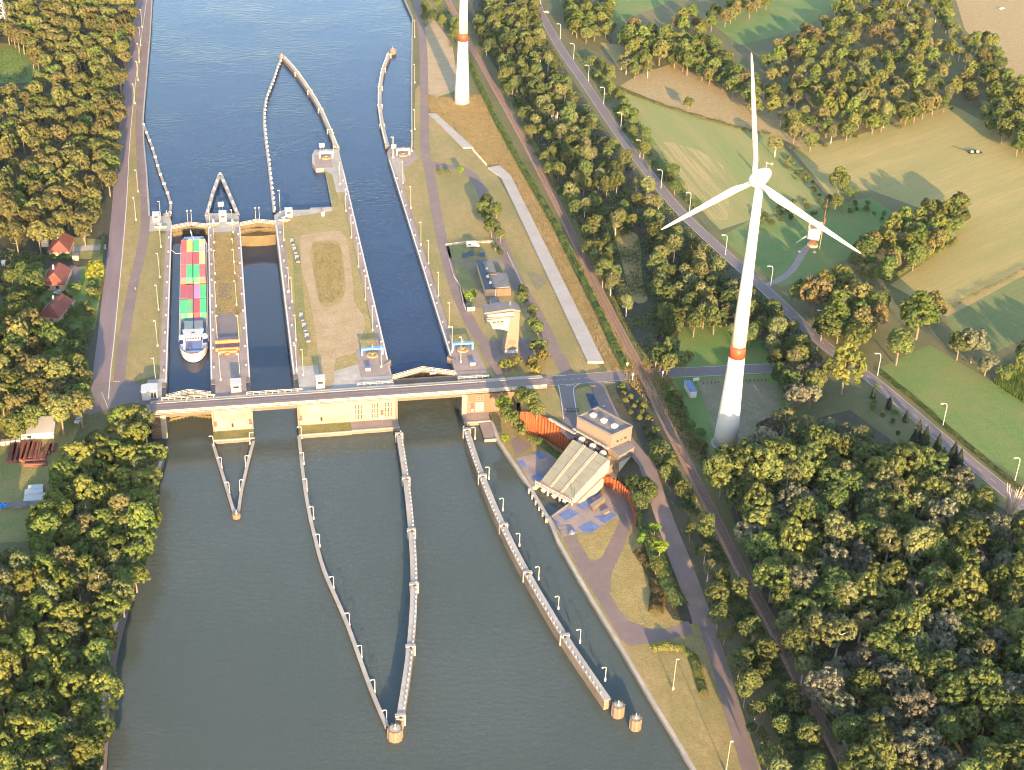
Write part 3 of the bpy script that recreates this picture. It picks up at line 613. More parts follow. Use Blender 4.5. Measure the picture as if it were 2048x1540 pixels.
# ------------------------------------------------------------------ road bridge over the lower heads
BX0, BX1, BY0, BY1, BZ = -36.5, 108.0, 444.0, 453.2, .8
br = thing('road_bridge', 'long low road bridge with sandy stone piers crossing all three locks', 'bridge', (30,448,-10))
for x0, x1 in ((-31.05,-15.1),(-.6,15.37),(XR+.02,XR+23.98)):
    MB().box(x0, x1, BY0+.15, BY1, -.65, BZ-.14).build('girder', 'facade', br)
    MB().box(x0, x1, BY0-.02, BY0+.148, -.75, BZ-.14).build('fascia_beam', 'facade', br)
MB().box(BX0, BX1, BY0-.25, BY1+.1, BZ-.138, BZ).build('deck', 'concrete', br)
MB().flat([(BX0,BY0+1.3),(BX1+2,BY0+1.3),(BX1+2,BY0+7.2),(BX0,BY0+7.2)], BZ+.012).build('carriageway', 'bridge_asphalt', br)
MB().flat([(BX1,BY0+1.3),(BX1,BY0+7.2),(117,BY0+8),(117,BY0+.6)], .5).build('ramp', 'asphalt', br) if False else None
for y in (BY0+1.25, BY0+7.25): MB().box(BX0, BX1, y-.12, y+.12, BZ+.001, BZ+.16).build('kerb', 'pale_concrete', br)
# piers: solid masonry behind a facade
def pier(x0, x1, m): MB().box(x0, x1, 444.5, 453.0, -13, BZ-.14).build('pier', m, br)
pier(XL+16.02, XM-.02, 'rubble_stone'); pier(XM+16.02, 34.5, 'rubble_stone'); pier(34.5, XR-.02, 'facade'); pier(XR+24.02, 97, 'facade'); pier(-36.5, XL-.02, 'rubble_stone')
for x in (XL+16.2, XM-.9, XM+16.2, XR-.9, XR+24.2):
    MB().box(x, x+.7, 444.25, 444.5, -8.5, BZ-.2).build('pilaster', 'yellow_concrete', br)
def ledge(x0, x1, y0, m): 
    MB().box(x0, x1, y0, 444.5, -13, -8.75).build('ledge', 'yellow_concrete', br)
    MB().box(x0+.05, x1-.05, y0+.6, 444.5, -8.75, -8.5).build('ledge_top', m, br); MB().box(x0-.1, x1+.1, y0-.12, y0+.6, -8.75, -8.38).build('ledge_coping', 'pale_concrete', br)
ledge(XL+16, XM, 438.2, 'weeds_green'); ledge(XM+16, 34.5, 437.8, 'weeds_green'); ledge(34.5, XR, 438.2, 'paving'); ledge(XR+24, 86, 438.2, 'paving')
MB().box(81.5, 89, 426.5, 437.8, -9.2, -8.9).box(81.5,89,426.2,426.5,-9.9,-8.7).build('landing_stage', 'paving', br)
# window groups
wm = MB().box(-.22,.22,-.14,.04,-.85,.85).mesh('window', 'window_dark'); fm = MB().box(-.3,-.22,-.16,.0,-.95,.95).box(.22,.3,-.16,.0,-.95,.95).box(-.3,.3,-.17,.0,-.97,-.85).box(-.3,.3,-.17,.0,.85,.97).box(-.22,.22,-.16,-.1,-.05,.05).mesh('window_frame', 'pane_white')
def windows(xs, zs):
    off = wloc(br)
    for x in xs:
        for z in zs:
            w_ = link(wm, 'window', br, (x-off.x, 444.49-off.y, z-off.z)); link(fm, 'frame', w_)
windows([36.6,37.6,38.6],[-2.2,-4.4,-6.6]); windows([42.6,43.6,44.6],[-2.2,-4.4,-6.6]); windows([47.6,48.6,49.6],[-2.2,-4.4,-6.4])
windows([77.6,78.7],[-2.2,-4.4,-6.6]); windows([81.6,82.7,83.8],[-2.2])
MB().box(81.2,84.2,444.3,444.52,-7.8,-3.9).build('door_panel', 'pane_white', br)
for x in (-14.0,-1.6,16.6,46.2,80.0):
    MB().box(x-.5,x+.5,444.1,444.52,-6.3,-4.3).build('signal_board', 'rust_old', br)
    MB().box(x-.4,x+.4,444.2,444.52,-7.6,-6.7).build('signal_plinth', 'white_old', br)
for x in (-8.0, 24.0): MB().box(x-.35,x+.35,444.35,444.52,-7.2,-5.6).build('door', 'window_dark', br)
railn = thing('bridge_railing', 'white post railing along the near edge of the bridge above the piers', 'railing', (30,BY0,BZ))
post_rail(railn, [(-34,BY0+.05),(108,BY0+.05)], BZ, 1.3, 2.3, r=.065, rails=(.3,.62,.94))
railf = thing('bridge_railing', 'white railing on the far side of the bridge beside the left and middle locks', 'railing', (-8,BY1,BZ))
for a, b in ((-32.5,-13.5),(-2.2,18)): post_rail(railf, [(a,BY1-.1),(b,BY1-.1)], BZ, 1.2, 2.3, r=.09)
railr = thing('bridge_railing', 'white railing beside the right lock gate and its two paved corners', 'railing', (62,455,.1))
for a, b, y in ((38.5,51.8,455.4),(76.2,88,455.1)): post_rail(railr, [(a,y),(b,y)], .1, 1.2, 2.3, r=.09)
for k in range(7): MB().box(40+k*9-.2,40+k*9+.2,BY1-.6,BY1-.2,BZ,BZ+.5).build('drain_box', 'rust_old', br)

# ------------------------------------------------------------------ guide walls
def hook(name, label, loc, rz, h=4.2, group=None, proto={}):
    if 'p' not in proto:
        t = thing(name, label, 'lamp post', (0,0,0), group)
        MB().path([(0,0,0),(0,0,h-.4),(-.12,0,h-.1),(-.4,0,h),(-1.0,0,h)], .1, 6).build('post', 'white_paint', t)
        MB().box(-1.35,-.8,-.14,.14,h-.25,h+.05).build('lamp', 'white_old', t); MB().box(-.25,.25,-.25,.25,-1.0,.05).build('bracket', 'white_old', t)
        t.location = loc; t.rotation_euler = (0,0,rz); proto['p'] = t; return t
    return dup(proto['p'], loc, rz, label, group=group)
def guide(name, label, pts, w, zt, zw, m, top='concrete', studs=0, knuckles=(), side=1, face=None, posts=None, floating=False):
    t = thing(name, label, 'guide wall', (*pts[0],zw))
    MB().wall(pts, w, zw-2 if not floating else zt-1.0, zt-.12).build('wall', m, t)
    MB().wall(pts, w+.15, zt-.12, zt).build('walkway', top, t)
    off = wloc(t)
    if studs:
        q = resample(pts, 2.3); sm = MB().box(-.15,.15,-.15,.15,0,.55).mesh('stud', 'white_paint')
        for i, p in enumerate(q[:-1]):
            a = Vector(q[max(i-1,0)]); b = Vector(q[min(i+1,len(q)-1)]); tt = (b-a).normalized(); nn = Vector((-tt.y,tt.x)); p = Vector(p)+nn*(w/2-.35)*studs
            link(sm, 'stud', t, (p.x-off.x,p.y-off.y,zt-off.z), math.atan2(tt.y,tt.x))
    for i, k in enumerate(knuckles):
        k = Vector(k); MB().obox(k, (1,0) if isinstance(side,int) else side, w/2+.45, .55, zw-2, zt+.3).build('buttress', 'pale_concrete', t); MB().box(k.x-.35,k.x+.35,k.y-1.3,k.y-.7,zt+.01,zt+.2).build('hatch', 'dark_metal', t)
    return t
# lower side
Cp = smooth([(75.4,432),(75.6,410),(76.4,390),(78.0,368),(80.5,346.3),(85.6,314.5),(91.8,285.3)],5)
gC = guide('guide_wall', 'long straight-topped guide wall right of the wide lock exit ending at a round dolphin', Cp, 2.1, -6.5, ZL, 'yellow_concrete', 'concrete', studs=-1, knuckles=[(75.6,430.5),(76.1,400.5),(78.1,371),(80.9,345),(85.9,314)])
Bp = smooth([(50.9,432),(49.8,402.5),(47.8,372.5),(45.0,344.5),(40.2,316),(33.5,286.5)],5)
gB = guide('guide_wall', 'thick curved guide wall left of the wide lock exit with a row of white studs', Bp, 2.0, -6.5, ZL, 'yellow_concrete', 'concrete', studs=1, knuckles=[(50.9,431),(49.8,402.5),(47.8,372.5),(45.0,344.5),(40.2,316),(33.8,288)])
Bl = [(15.3,437.5),(15.2,420),(15.3,404.6),(15.8,389),(16.7,375.3),(18.3,358),(23.0,331.8),(27.0,303.2),(29.9,286.7)]
gBl = guide('guide_wall', 'thin floating guide beam with hooked lamps between the middle and wide locks', smooth(Bl,4), 1.0, -8.6, ZL, 'yellow_concrete', 'concrete', floating=True)
Al = [(-15.2,436.5),(-12.8,420.8),(-10.5,405.2),(-8.7,392.8)]; Ar = [(-.9,436.5),(-3.7,420.6),(-6.0,405.9),(-7.4,392.8)]
gA = guide('guide_wall', 'left leg of the small pointed guide beam below the left lock pier', Al, .9, -8.6, ZL, 'yellow_concrete', 'concrete', floating=True)
gA2 = guide('guide_wall', 'right leg of the small pointed guide beam below the left lock pier', Ar, .9, -8.6, ZL, 'yellow_concrete', 'concrete', floating=True)
def dolphin(label, c, r, z0, zt, m='yellow_concrete'):
    t = thing('dolphin', label, 'dolphin', (c[0],c[1],z0))
    MB().lathe([(r,-2),(r,zt-z0-.15),(r-.18,zt-z0),(r-.5,zt-z0)], 20, (c[0],c[1],z0)).build('shaft', m, t, smooth=False)
    MB().lathe([(r-.52,0),(r-.52,.06),(.5,.06),(.5,.35),(.3,.5)], 16, (c[0],c[1],zt-.05)).build('cap', 'concrete', t)
    MB().tube((c[0],c[1],zt),(c[0],c[1],zt+1.6),.12,.1).build('light_post', 'white_paint', t)
    mb = MB()
    for k in range(10):
        a = 2*math.pi*k/10; mb.box(c[0]+(r+.06)*math.cos(a)-.1,c[0]+(r+.06)*math.cos(a)+.1,c[1]+(r+.06)*math.sin(a)-.1,c[1]+(r+.06)*math.sin(a)+.1,z0-1,zt+.1)
    mb.build('fender_piles', 'facade', t)
dolphin('round dolphin at the tip of the big pointed guide wall at the bottom centre', (31.8,283.2), 2.0, ZL, -6.4)
dolphin('round dolphin touching the end of the long right guide wall', (94.2,282.6), 1.75, ZL, -6.2)
dolphin('lone round dolphin standing free beyond the long right guide wall', (97.7,276.9), 1.6, ZL, -6.2)
dolphin('small round head of the pointed guide beam below the left lock', (-8.05,391.8), 1.1, ZL, -8.2)
hooks = [(-15.0,435,0),(-12.3,420.8,0),(-10,405.2,0),(-2.2,435.5,math.pi),(-4.2,420.6,math.pi),(-6.5,405.9,math.pi)]
for i, p in enumerate(c7(490,715) if False else [(16.2,437),(16.0,420),(16.0,403.5),(17.0,387),(17.9,371.5),(20.6,349),(23.8,331),(26.0,316),(28.2,301),(30.1,288.5)]): hooks.append((p[0],p[1],0))
for p in [(77.4,425),(77.9,399),(79.3,380),(81.0,360),(83.6,342),(86.6,327),(89.6,311),(93,294)]: hooks.append((p[0]+.3,p[1],0))
nm = [('left leg of small pointed guide beam',3),('right leg of small pointed guide beam',3),('thin guide beam right of middle lock',10),('long right guide wall',8)]
i = 0
for where, k in nm:
    for j in range(k):
        x, y, rz = hooks[i]; hook('hooked_lamp', 'white hooked lamp on %s, %s from bridge' % (where, ORD[j]), (x,y,-8.6 if 'long' not in where else -6.5), rz, group='hooked lamps on the guide walls'); i += 1
# upper side
F_l = smooth([(30.2,853),(23.7,812),(18.2,778.4),(15.9,749),(15.4,719),(15.5,677),(15.4,622)],4)
gF = guide('guide_wall', 'thin left leg of the big arrow-shaped guide wall in the upper canal', F_l, 1.1, -.3, ZU, 'lock_wall', 'concrete', floating=True)
off = wloc(gF); sm_ = MB().box(-.45,.45,-1.2,1.2,0,.5).mesh('marker_block', 'white_paint')
for i, p in enumerate(resample(F_l, 6.2)): link(sm_, 'marker_block', gF, (p[0]+.5-off.x,p[1]-off.y,-.3-off.z), .1*math.sin(i))
F_r = smooth([(32,852.5),(38.2,823),(43.4,789.5),(47.2,758.6),(49.6,725.7),(51.2,699)],4)
guide('guide_wall', 'thick right leg of the big arrow-shaped guide wall in the upper canal', F_r, 2.1, .2, ZU, 'yellow_concrete', 'concrete', studs=1, knuckles=[(38.2,823),(43.4,789.5),(47.2,758.6),(49.6,725.7),(51,701)])
G_ = smooth([(96.7,855.7),(89.6,826),(84,793),(80.4,762),(78.3,731),(77.4,699)],4)
guide('guide_wall', 'curved guide wall in the upper canal leading to the right bank of the wide lock', G_, 2.1, .2, ZU, 'yellow_concrete', 'concrete', studs=-1, knuckles=[(96,853),(89.6,826),(84,793),(80.4,762),(78.3,731)])
dolphin('square-shouldered head at the tip of the arrow-shaped guide wall in the upper canal', (31,855), 1.8, ZU, .6)
dolphin('round dolphin at the far tip of the curved guide wall near the upper right bank', (99.5,861.5), 1.9, ZU, .8)
for lab, pts in (('left leg of the small triangular guide wall above the left locks', [(-8.9,669),(-12.4,646.5),(-15.6,619)]), ('right leg of the small triangular guide wall above the left locks', [(-8.5,669),(-6.0,652.3),(-1.4,619)])):
    t = guide('guide_wall', lab, pts, 1.6, .1, ZU, 'yellow_concrete', 'concrete', floating=True)
    off = wloc(t)
    for p in resample(pts, 9): link(sm_, 'marker_block', t, (p[0]-off.x,p[1]-off.y,.1-off.z))
Dp = [(-47.7,743.8),(-42.5,711.6),(-37.9,675.6),(-33.7,648.8),(-32,636),(-32.2,622)]
t = guide('guide_wall', 'thin slanting guide beam with white blocks from the left bank to the left lock', Dp, 1.0, -.5, ZU, 'lock_wall', 'concrete', floating=True)
off = wloc(t); sq = MB().box(-.7,.7,-.9,.9,0,.6).mesh('marker_block', 'white_paint')
for p in resample(Dp, 12): link(sq, 'marker_block', t, (p[0]-off.x,p[1]-off.y,-.5-off.z))
# round abutment noses at the heads
for lab, x, y in (('rounded concrete nose at the left entrance of the left lock', -33.5, 622.5), ):
    dolphin(lab, (x,y), 1.6, ZU, .3, 'lock_wall')

# ------------------------------------------------------------------ lift portals, cabins, small buildings on the locks
def portal(label, x, y, w, h, m):
    t = thing('lift_portal', label, 'portal', (x,y,0), 'gate portals of the wide lock')
    for s_ in (-1,1): MB().box(x+s_*(w/2-.35)-.35,x+s_*(w/2-.35)+.35,y-.45,y+.45,.05,h).build('leg', m, t)
    MB().box(x-w/2,x+w/2,y-.7,y+.7,h,h+.75).build('beam', m, t)
    MB().lathe([(2.4,0),(2.4,.35),(2.1,.5),(1.2,.5),(1.2,.3)], 20, (x,y-.3,.07)).build('winch_base', 'bare_earth', t)
    MB().box(x-.5,x+.5,y-1.2,y+.2,.5,1.6).build('winch', 'yellow_concrete', t); MB().tube((x,y,h+.7),(x,y,h+1.9),.12,.1).build('light_post', 'white_old', t)
portal('blue steel portal on the left of the lower gate of the wide lock', 46.3, 478.3, 8.6, 2.6, 'blue_steel')
portal('blue steel portal on the right of the lower gate of the wide lock', 81.6, 478, 8.4, 2.6, 'blue_steel')
portal('white steel portal on the left of the upper gate of the wide lock', 44.6, 685.5, 7.2, 2.6, 'white_paint')
portal('white steel portal on the right of the upper gate of the wide lock', 84.0, 685.5, 7.2, 2.6, 'white_paint')
def cabin(label, x, y, w, d, h, wall='white_paint', roof='galvanised'):
    t = thing('control_cabin', label, 'cabin', (x,y,0))
    MB().box(x-w/2,x+w/2,y-d/2,y+d/2,.05,h).build('wall', wall, t); MB().box(x-w/2-.2,x+w/2+.2,y-d/2-.2,y+d/2+.2,h,h+.22).build('roof', roof, t)
    MB().box(x-w*.3,x+w*.3,y-d/2-.04,y-d/2+.02,h*.55,h*.8).build('window', 'window_dark', t); MB().box(x+w*.36,x+w*.46,y-d/2-.04,y-d/2+.02,.1,h*.7).build('door', 'galvanised', t)
    return t
for lab, p, w, d, h in (('small white cabin at the upper left corner of the left lock', e1(235,450), 3.0, 3.2, 3.6), ('white cabin between the upper gates of the left and middle locks', e1(1600,440), 3.2, 4.6, 3.4), ('white cabin on the island right of the middle lock upper gate', e2(930,280), 3.2, 3.2, 3.6),
                       ('white cabin by the bridge on the island left of the middle lock', e3(1795,1350), 3.6, 4.2, 3.4), ('white cabin by the bridge on the sandy island right of the middle lock', c6(622,1535), 3.2, 3.2, 4.2)):
    x, y = G2(p); cabin(lab, x, y+d/2, w, d, h)
x, y = G2(e3(160,1500)); t = thing('bridge_house', 'shade-toned pale grey bridge house with a glazed front at the left end of the bridge', 'building', (x,y,0))
MB().box(x-2.2,x+.6,y,y+4.5,0,3.8).build('wall', 'galvanised', t); MB().box(x+.6,x+3.2,y+1,y+5.0,0,3.2).build('wall', 'galvanised', t)  # darker grey puts the shade of the trees into the wall colour
MB().prism([(x-2.4,y-.2),(x+3.5,y-.2),(x+3.5,y+5.2),(x+.5,y+5.8),(x-2.4,y+4.8)], 3.8, 4.05).build('roof', 'galvanised', t)
for k in range(2): MB().box(x+.9+k*1.1,x+1.7+k*1.1,y+.95,y+1.02,.4,2.8).build('window', 'glass', t)
# traffic light frames on the upper heads
for i, (lab, p, s_) in enumerate((('white box sign on two legs between the upper gates of the left locks', (-8.8,624), 1), ('white box sign on a post on the pier of the wide lock', (43.2,695), 1), ('pale machinery box on the right upper head of the wide lock', (80,692.5), .5))):
    t = thing('signal_box', lab, 'sign', (*p,0)); x, y = p
    for k in (-.7,.7): MB().tube((x+k,y,0),(x+k,y,2.4*s_),.14,.14).build('leg', 'lamp_pole', t)
    MB().box(x-1.3,x+1.3,y-.3,y+.3,2.3*s_,2.3*s_+2).build('panel', 'white_paint', t)
# winch tables
for i, (x, y, lab) in enumerate(((-36,608,'left bank by the left lock upper gate'),(-12.5,609,'island by the left lock upper gate'),(-4,609,'island by the middle lock upper gate'),(19.5,609.5,'sandy island by the middle lock upper gate'))):
    t = thing('gate_winch', 'gate winch with crossed white arms on the '+lab, 'winch', (x,y,0))
    MB().lathe([(2.2,.05),(2.2,.4),(1.7,.55)], 20, (x,y,.05)).build('base', 'bare_earth', t); MB().box(x-.5,x+.5,y-1.2,y+1.4,.5,1.5).build('motor', 'white_paint', t); MB().box(x-2.6,x+2.6,y-1.3,y-.8,.5,1.1).build('arm', 'white_paint', t)
# lower machinery on the island between left and middle lock
t = thing('orange_gate_frame', 'orange steel gate frame parked on the island behind the white cabin', 'machinery', (-8.5,488,0))
MB().box(-13,-4,494,495,.2,1.6).box(-13,-4,488.2,489,.2,1.4).build('beam', 'box_orange', t); MB().box(-12,-5,486.6,487.8,.2,1).box(-9.4,-7.8,485,486.6,.2,.8).build('frame', 'box_orange', t); MB().box(-13,-4,489,494,.15,.35).build('floor_plate', 'grey_roof', t)
# stacked fence frames on the sandy island
for i, (p, n) in enumerate(((c6(400,375),6),(c6(470,945),6))):
    x, y = G2(p); t = thing('ladder_stack', ('grey stack of steel stairs lying on the %s of the sandy island' % ('upper part','lower part')[i]), 'stairs', (x,y-14,0))
    for k in range(n): MB().box(x-.8+k*.25,x+.6+k*.3,y-3.6-k*4.4,y-1-k*4.4,.1,.6+.4*(k%2)).build('step_frame', 'grey_roof' if k%2 else 'galvanised', t)
# blue lids and kiosks on lower corners
for x, y, lab in ((43.5,467,'left'),(83.5,466,'right')):
    t = thing('control_desk', 'small blue control desk on the dark paved corner %s of the wide lock gate' % lab, 'desk', (x,y,0)); MB().box(x-1,x+1,y-.8,y+.8,.06,1.2).build('cabinet', 'galvanised', t); MB().prism([(x-1.1,y-.9),(x+1.1,y-.9),(x+1.1,y+.9),(x-1.1,y+.9)],1.2,1.4).build('lid','blue_paint',t)
# red and white warning stand
x, y = G2(e2(1465,250)); t = thing('signal_stand', 'white signal stand with a red top on the island wall by the water', 'sign', (x,y,0)); MB().box(x-.7,x+.7,y-.4,y+.4,.05,2.2).build('stand','white_paint',t); MB().lathe([(.6,0),(.1,1.6)],8,(x,y,2.2)).build('cone','box_red',t)

# ------------------------------------------------------------------ light poles
def pole_proto():
    t = thing('light_pole', 'x', 'light pole', (0,0,0), 'white light poles on the lock islands')
    MB().tube((0,0,0),(0,0,11.2),.13,.085,8).build('mast', 'lamp_pole', t); MB().box(-.75,.12,-.16,.16,11.12,11.32).build('lamp_head', 'white_paint', t); MB().box(-.28,.28,-.28,.28,0,.9).build('base', 'white_old', t)
    return t
PP = pole_proto(); first = [True]
def poles(where, pts, rz=0, flip=None):
    for i, p in enumerate(pts):
        lab = 'light pole %s, %s from top' % (where, ORD[i]); x, y = p if p[1] > 400 and p[0] < 130 and isinstance(p, tuple) and len(p) == 2 and p[0] == round(p[0],3) and False else G2(p)
        r = (math.pi if flip and i in flip else 0)+rz
        if first[0]: PP.location = (x,y,.05); PP.rotation_euler = (0,0,r); PP['label'] = lab; first[0] = False
        else: dup(PP, (x,y,.05), r, lab)
poles('on the grass left of the left lock', [e1(335,500),e1(330,970),c2(1232,675),c2(1222,925),c2(1215,1205),c2(1203,1500)])
poles('on left side of island between small locks', [e1(1335,570),c2(1650,410),c2(1657,650),c2(1665,900),c2(1675,1165),c2(1700,1465)], math.pi)
poles('on right side of island between small locks', [c2(1795,330),c2(1803,560),c2(1808,645),c2(1823,890),c2(1842,1165),c2(1850,1465)])
poles('on sandy island beside middle lock', [c5(310,1640),c6(338,390),c6(378,785),c6(402,865),c6(432,1160),c6(436,1395),c6(487,1430)])
poles('on sandy island beside wide lock', [f5(525,370),f5(630,860),c6(815,165),c6(858,370),c6(912,595),c6(967,850),c6(1022,1085),c6(1088,1365)], math.pi)
poles('on the bank right of the wide lock', [f5(1455,440),f5(1475,440),f5(1760,340),f5(1620,840),f5(1745,1240),c6(1393,425),c6(1450,570),c6(1528,820),c6(1610,1060),c6(1632,1250),c6(1700,1330)])
poles('on the tow path of the upper right bank', [c5(1345,290),c5(1345,640),c5(1345,1000)])
poles('on the verge of the upper left bank', [c1(1095,210),c1(1085,350),c1(1075,480),c1(1065,620),c1(1040,800),c1(1065,1480),c2(1048,235)])
ground_poles = [(d4(1485,920),ZQ),(d4(1893,1560),ZQ)]
for i, (p, z) in enumerate(ground_poles):
    v = G(p, z); dup(PP, (v.x,v.y,z), math.pi, 'tall light pole on the mown grass of the lower right bank, %s' % ('beside the angular hedge','near the bottom edge'), group='light poles on the lower bank') if False else dup(PP, (v.x,v.y,z), math.pi, 'tall light pole on the mown grass of the lower right bank '+('beside the angular hedge','near the bottom edge')[i], group='light poles on the lower bank')
# low lamps of the lower left bank
lb = None
for i, p in enumerate([c3(1125,1085),c4(935,235),c4(822,655),c4(793,1138)]):
    v = G(p, ZQ); lab = 'low white lamp on the left quay path, %s from the bridge' % ORD[i]
    if lb is None:
        lb = thing('path_lamp', lab, 'lamp', (0,0,0), 'low lamps on the left quay path'); MB().tube((0,0,0),(0,0,3.4),.1,.08).build('mast','lamp_pole',lb); MB().lathe([(.25,0),(.42,.3),(.25,.6)],10,(0,0,3.3)).build('globe','white_paint',lb); lb.location = v
    else: dup(lb, v, 0, lab)
# street lamps of the country road
sl_ = None
for i, p in enumerate([d1(465,30),d1(617,300),d1(720,455),d1(833,625),d1(952,800),d1(1083,1000),d1(1230,1215),d1(1393,1450),d2(1612,165),d2(1888,500),d6(340,650),d6(675,955),d6(1060,1250),d7(1500,380),d7(1985,750)]):
    v = G(p); lab = 'curved street lamp beside the country road, %s from the top' % ORD[i]
    if sl_ is None:
        sl_ = thing('street_lamp', lab, 'street lamp', (0,0,0), 'street lamps along the country road')
        MB().path([(0,0,0),(0,0,8.4),(-.25,0,9.3),(-.8,0,9.8),(-1.6,0,9.9)], .12, 8).build('mast', 'galvanised', sl_); MB().box(-2.7,-1.5,-.22,.22,9.72,9.98).build('lamp_head', 'white_paint', sl_); MB().tube((0,0,0),(0,0,1.2),.19,.17).build('base','galvanised',sl_)
        sl_.location = v
    else: dup(sl_, v, rnd.uniform(-.1,.1), lab)
# ------------------------------------------------------------------ container ship in the left lock
SX, ZS = -21.5, ZC
ship = thing('container_ship', 'long inland container ship with white bow lying in the left lock', 'ship', (SX,540,ZS))
def hull_sec(y):
    """half breadth at y (bow at 487.4, stern at 598.5)"""
    if y < 502: 
        t = (y-487.4)/14.6; return 5.7*math.sqrt(max(0,1-(1-t)**2.2))
    if y > 590: t = (y-590)/8.5; return 5.7-1.5*t**2.2
    return 5.7
ys = list(487.4+14.6*(np.linspace(0,1,14)**1.6))+[515,530,560,590,592,594,596,597.5,598.5]
def deckz(y): return ZS+1.5+(1.7*max(0,(506-y)/18)**1.3 if y < 506 else 0)+(.6 if y > 590 else 0)
mb = MB(); n = len(ys)
ring = lambda y, f, z: [(SX-hull_sec(y)*f,y,z),(SX+hull_sec(y)*f,y,z)]
vs = []
for y in ys:
    b = hull_sec(y); fl = .82 if y < 500 else 1
    yb = y+ (1.6*max(0,(500-y)/12.6))
    vs += [(SX-b,y,deckz(y)),(SX+b,y,deckz(y)),(SX-b*fl,yb,ZS-.6),(SX+b*fl,yb,ZS-.6)]
fs = []
for i in range(n-1):
    a, c = 4*i, 4*(i+1)
    fs += [(a,c,c+2,a+2),(a+1,a+3,c+3,c+1)]
fs += [(0,2,3,1),(4*n-4,4*n-3,4*n-1,4*n-2)]
mb.add(vs, fs); hull = mb.build('hull', 'ship_hull', ship)
# white bow shell and rims
mb = MB(); vs = []; fs = []; k0 = 14
for y in ys[:k0]:
    b = hull_sec(y)+.05; vs += [(SX-b,y-.05,deckz(y)+.9),(SX+b,y-.05,deckz(y)+.9),(SX-b*.95,y+.25,ZS+.35),(SX+b*.95,y+.25,ZS+.35)]
for i in range(k0-1):
    a, c = 4*i, 4*(i+1); fs += [(a,c,c+2,a+2),(a+1,a+3,c+3,c+1)]
mb.add(vs, fs); mb.build('bow_shell', 'ship_white', ship)
MB().flat([(SX-hull_sec(y)+.02,y) for y in ys]+[(SX+hull_sec(y)-.02,y) for y in reversed(ys)], ZS+1.45).build('deck', 'ship_deck', ship)
for s_ in (-1,1):
    MB().wall([(SX+s_*(hull_sec(y)-.1),y) for y in ys[13:]], .25, ZS+1.3, ZS+2.0).build('gunwale', 'ship_white', ship)
    MB().wall([(SX+s_*(hull_sec(y)-.25),y) for y in ys[18:]], .18, ZS+2.0, ZS+2.9).build('stern_bulwark', 'ship_white', ship)
MB().wall([(SX-4.2,598.3),(SX+4.2,598.3)], .25, ZS+1.3, ZS+3).build('transom', 'ship_white', ship)
MB().box(SX-1.2,SX+1.2,487.7,488.5,ZS+1.0,ZS+2.2).build('anchor_pocket', 'ship_white', ship)
# fore deck: forecastle, windlass, ramps, wheelhouse
MB().flat([(SX-hull_sec(y)+.4,y) for y in ys[2:12]]+[(SX+hull_sec(y)-.4,y) for y in reversed(ys[2:12])], ZS+2.6).build('foredeck', 'ship_white', ship)
MB().box(SX-2.4,SX+2.4,489.6,490.3,ZS+2.6,ZS+3.3).build('windlass', 'box_orange', ship)
MB().box(SX-3.6,SX+3.6,493.0,500.5,ZS+1.5,ZS+2.9).build('fore_cabin', 'ship_deck', ship)
MB().box(SX-3.9,SX-3.0,492.6,503.5,ZS+2.9,ZS+3.3).build('gangway', 'ship_white', ship)
MB().tube((SX+3.2,492.6,ZS+3),(SX+3.9,503,ZS+4.2),.16,.14).build('crane_boom', 'galvanised', ship)
MB().lathe([(.9,0),(.9,.5),(.5,.9)],12,(SX-1.3,494.6,ZS+2.9)).build('hatch_dome','ship_hull',ship)
wh = MB().box(SX-2.8,SX+2.8,500.6,505.2,ZS+1.5,ZS+4.6).build('wheelhouse', 'ship_white', ship)
MB().prism([(SX-3.4,500.2),(SX+3.4,500.2),(SX+4.2,506.4),(SX-4.2,506.4)], ZS+4.6, ZS+4.85).build('roof', 'galvanised', wh)
for k in range(5): MB().box(SX-2.6+k*1.05,SX-1.75+k*1.05,500.5,500.62,ZS+3.4,ZS+4.3).build('window', 'glass', wh)
for s_ in (-1,1): MB().lathe([(.3,0),(1.05,.5),(1.15,1.2),(.8,1.9),(.2,2.2)],14,(SX+s_*4.4,502.2,ZS+2.6)).build('radar_dome', 'ship_white', ship)
MB().box(SX-.6,SX+.6,503,503.6,ZS+4.86,ZS+5.0).build('roof_hatch', 'dark_metal', ship)
# coamings and hold
MB().box(SX-5.15,SX-4.95,506.8,588,ZS+1.5,ZS+2.6).build('coaming', 'tan' if False else 'box_tan', ship); MB().box(SX+4.95,SX+5.15,506.8,588,ZS+1.5,ZS+2.6).build('coaming', 'box_tan', ship)
MB().box(SX-4.95,SX+4.95,506.8,588,ZS-1.5,ZS-1.3).build('hold_floor', 'hold_inside', ship)
MB().box(SX-4.95,SX+4.95,587.8,588,ZS-1.5,ZS+2.6).box(SX-4.95,SX+4.95,506.6,506.8,ZS-1.5,ZS+2.6).build('bulkhead', 'box_tan', ship)
for k in range(2): MB().box(SX-3.6+k*3.9,SX-.3+k*3.9,508,518.3,ZS+1.9,ZS+2.3).build('hatch_cover', 'hatch_cover', ship)
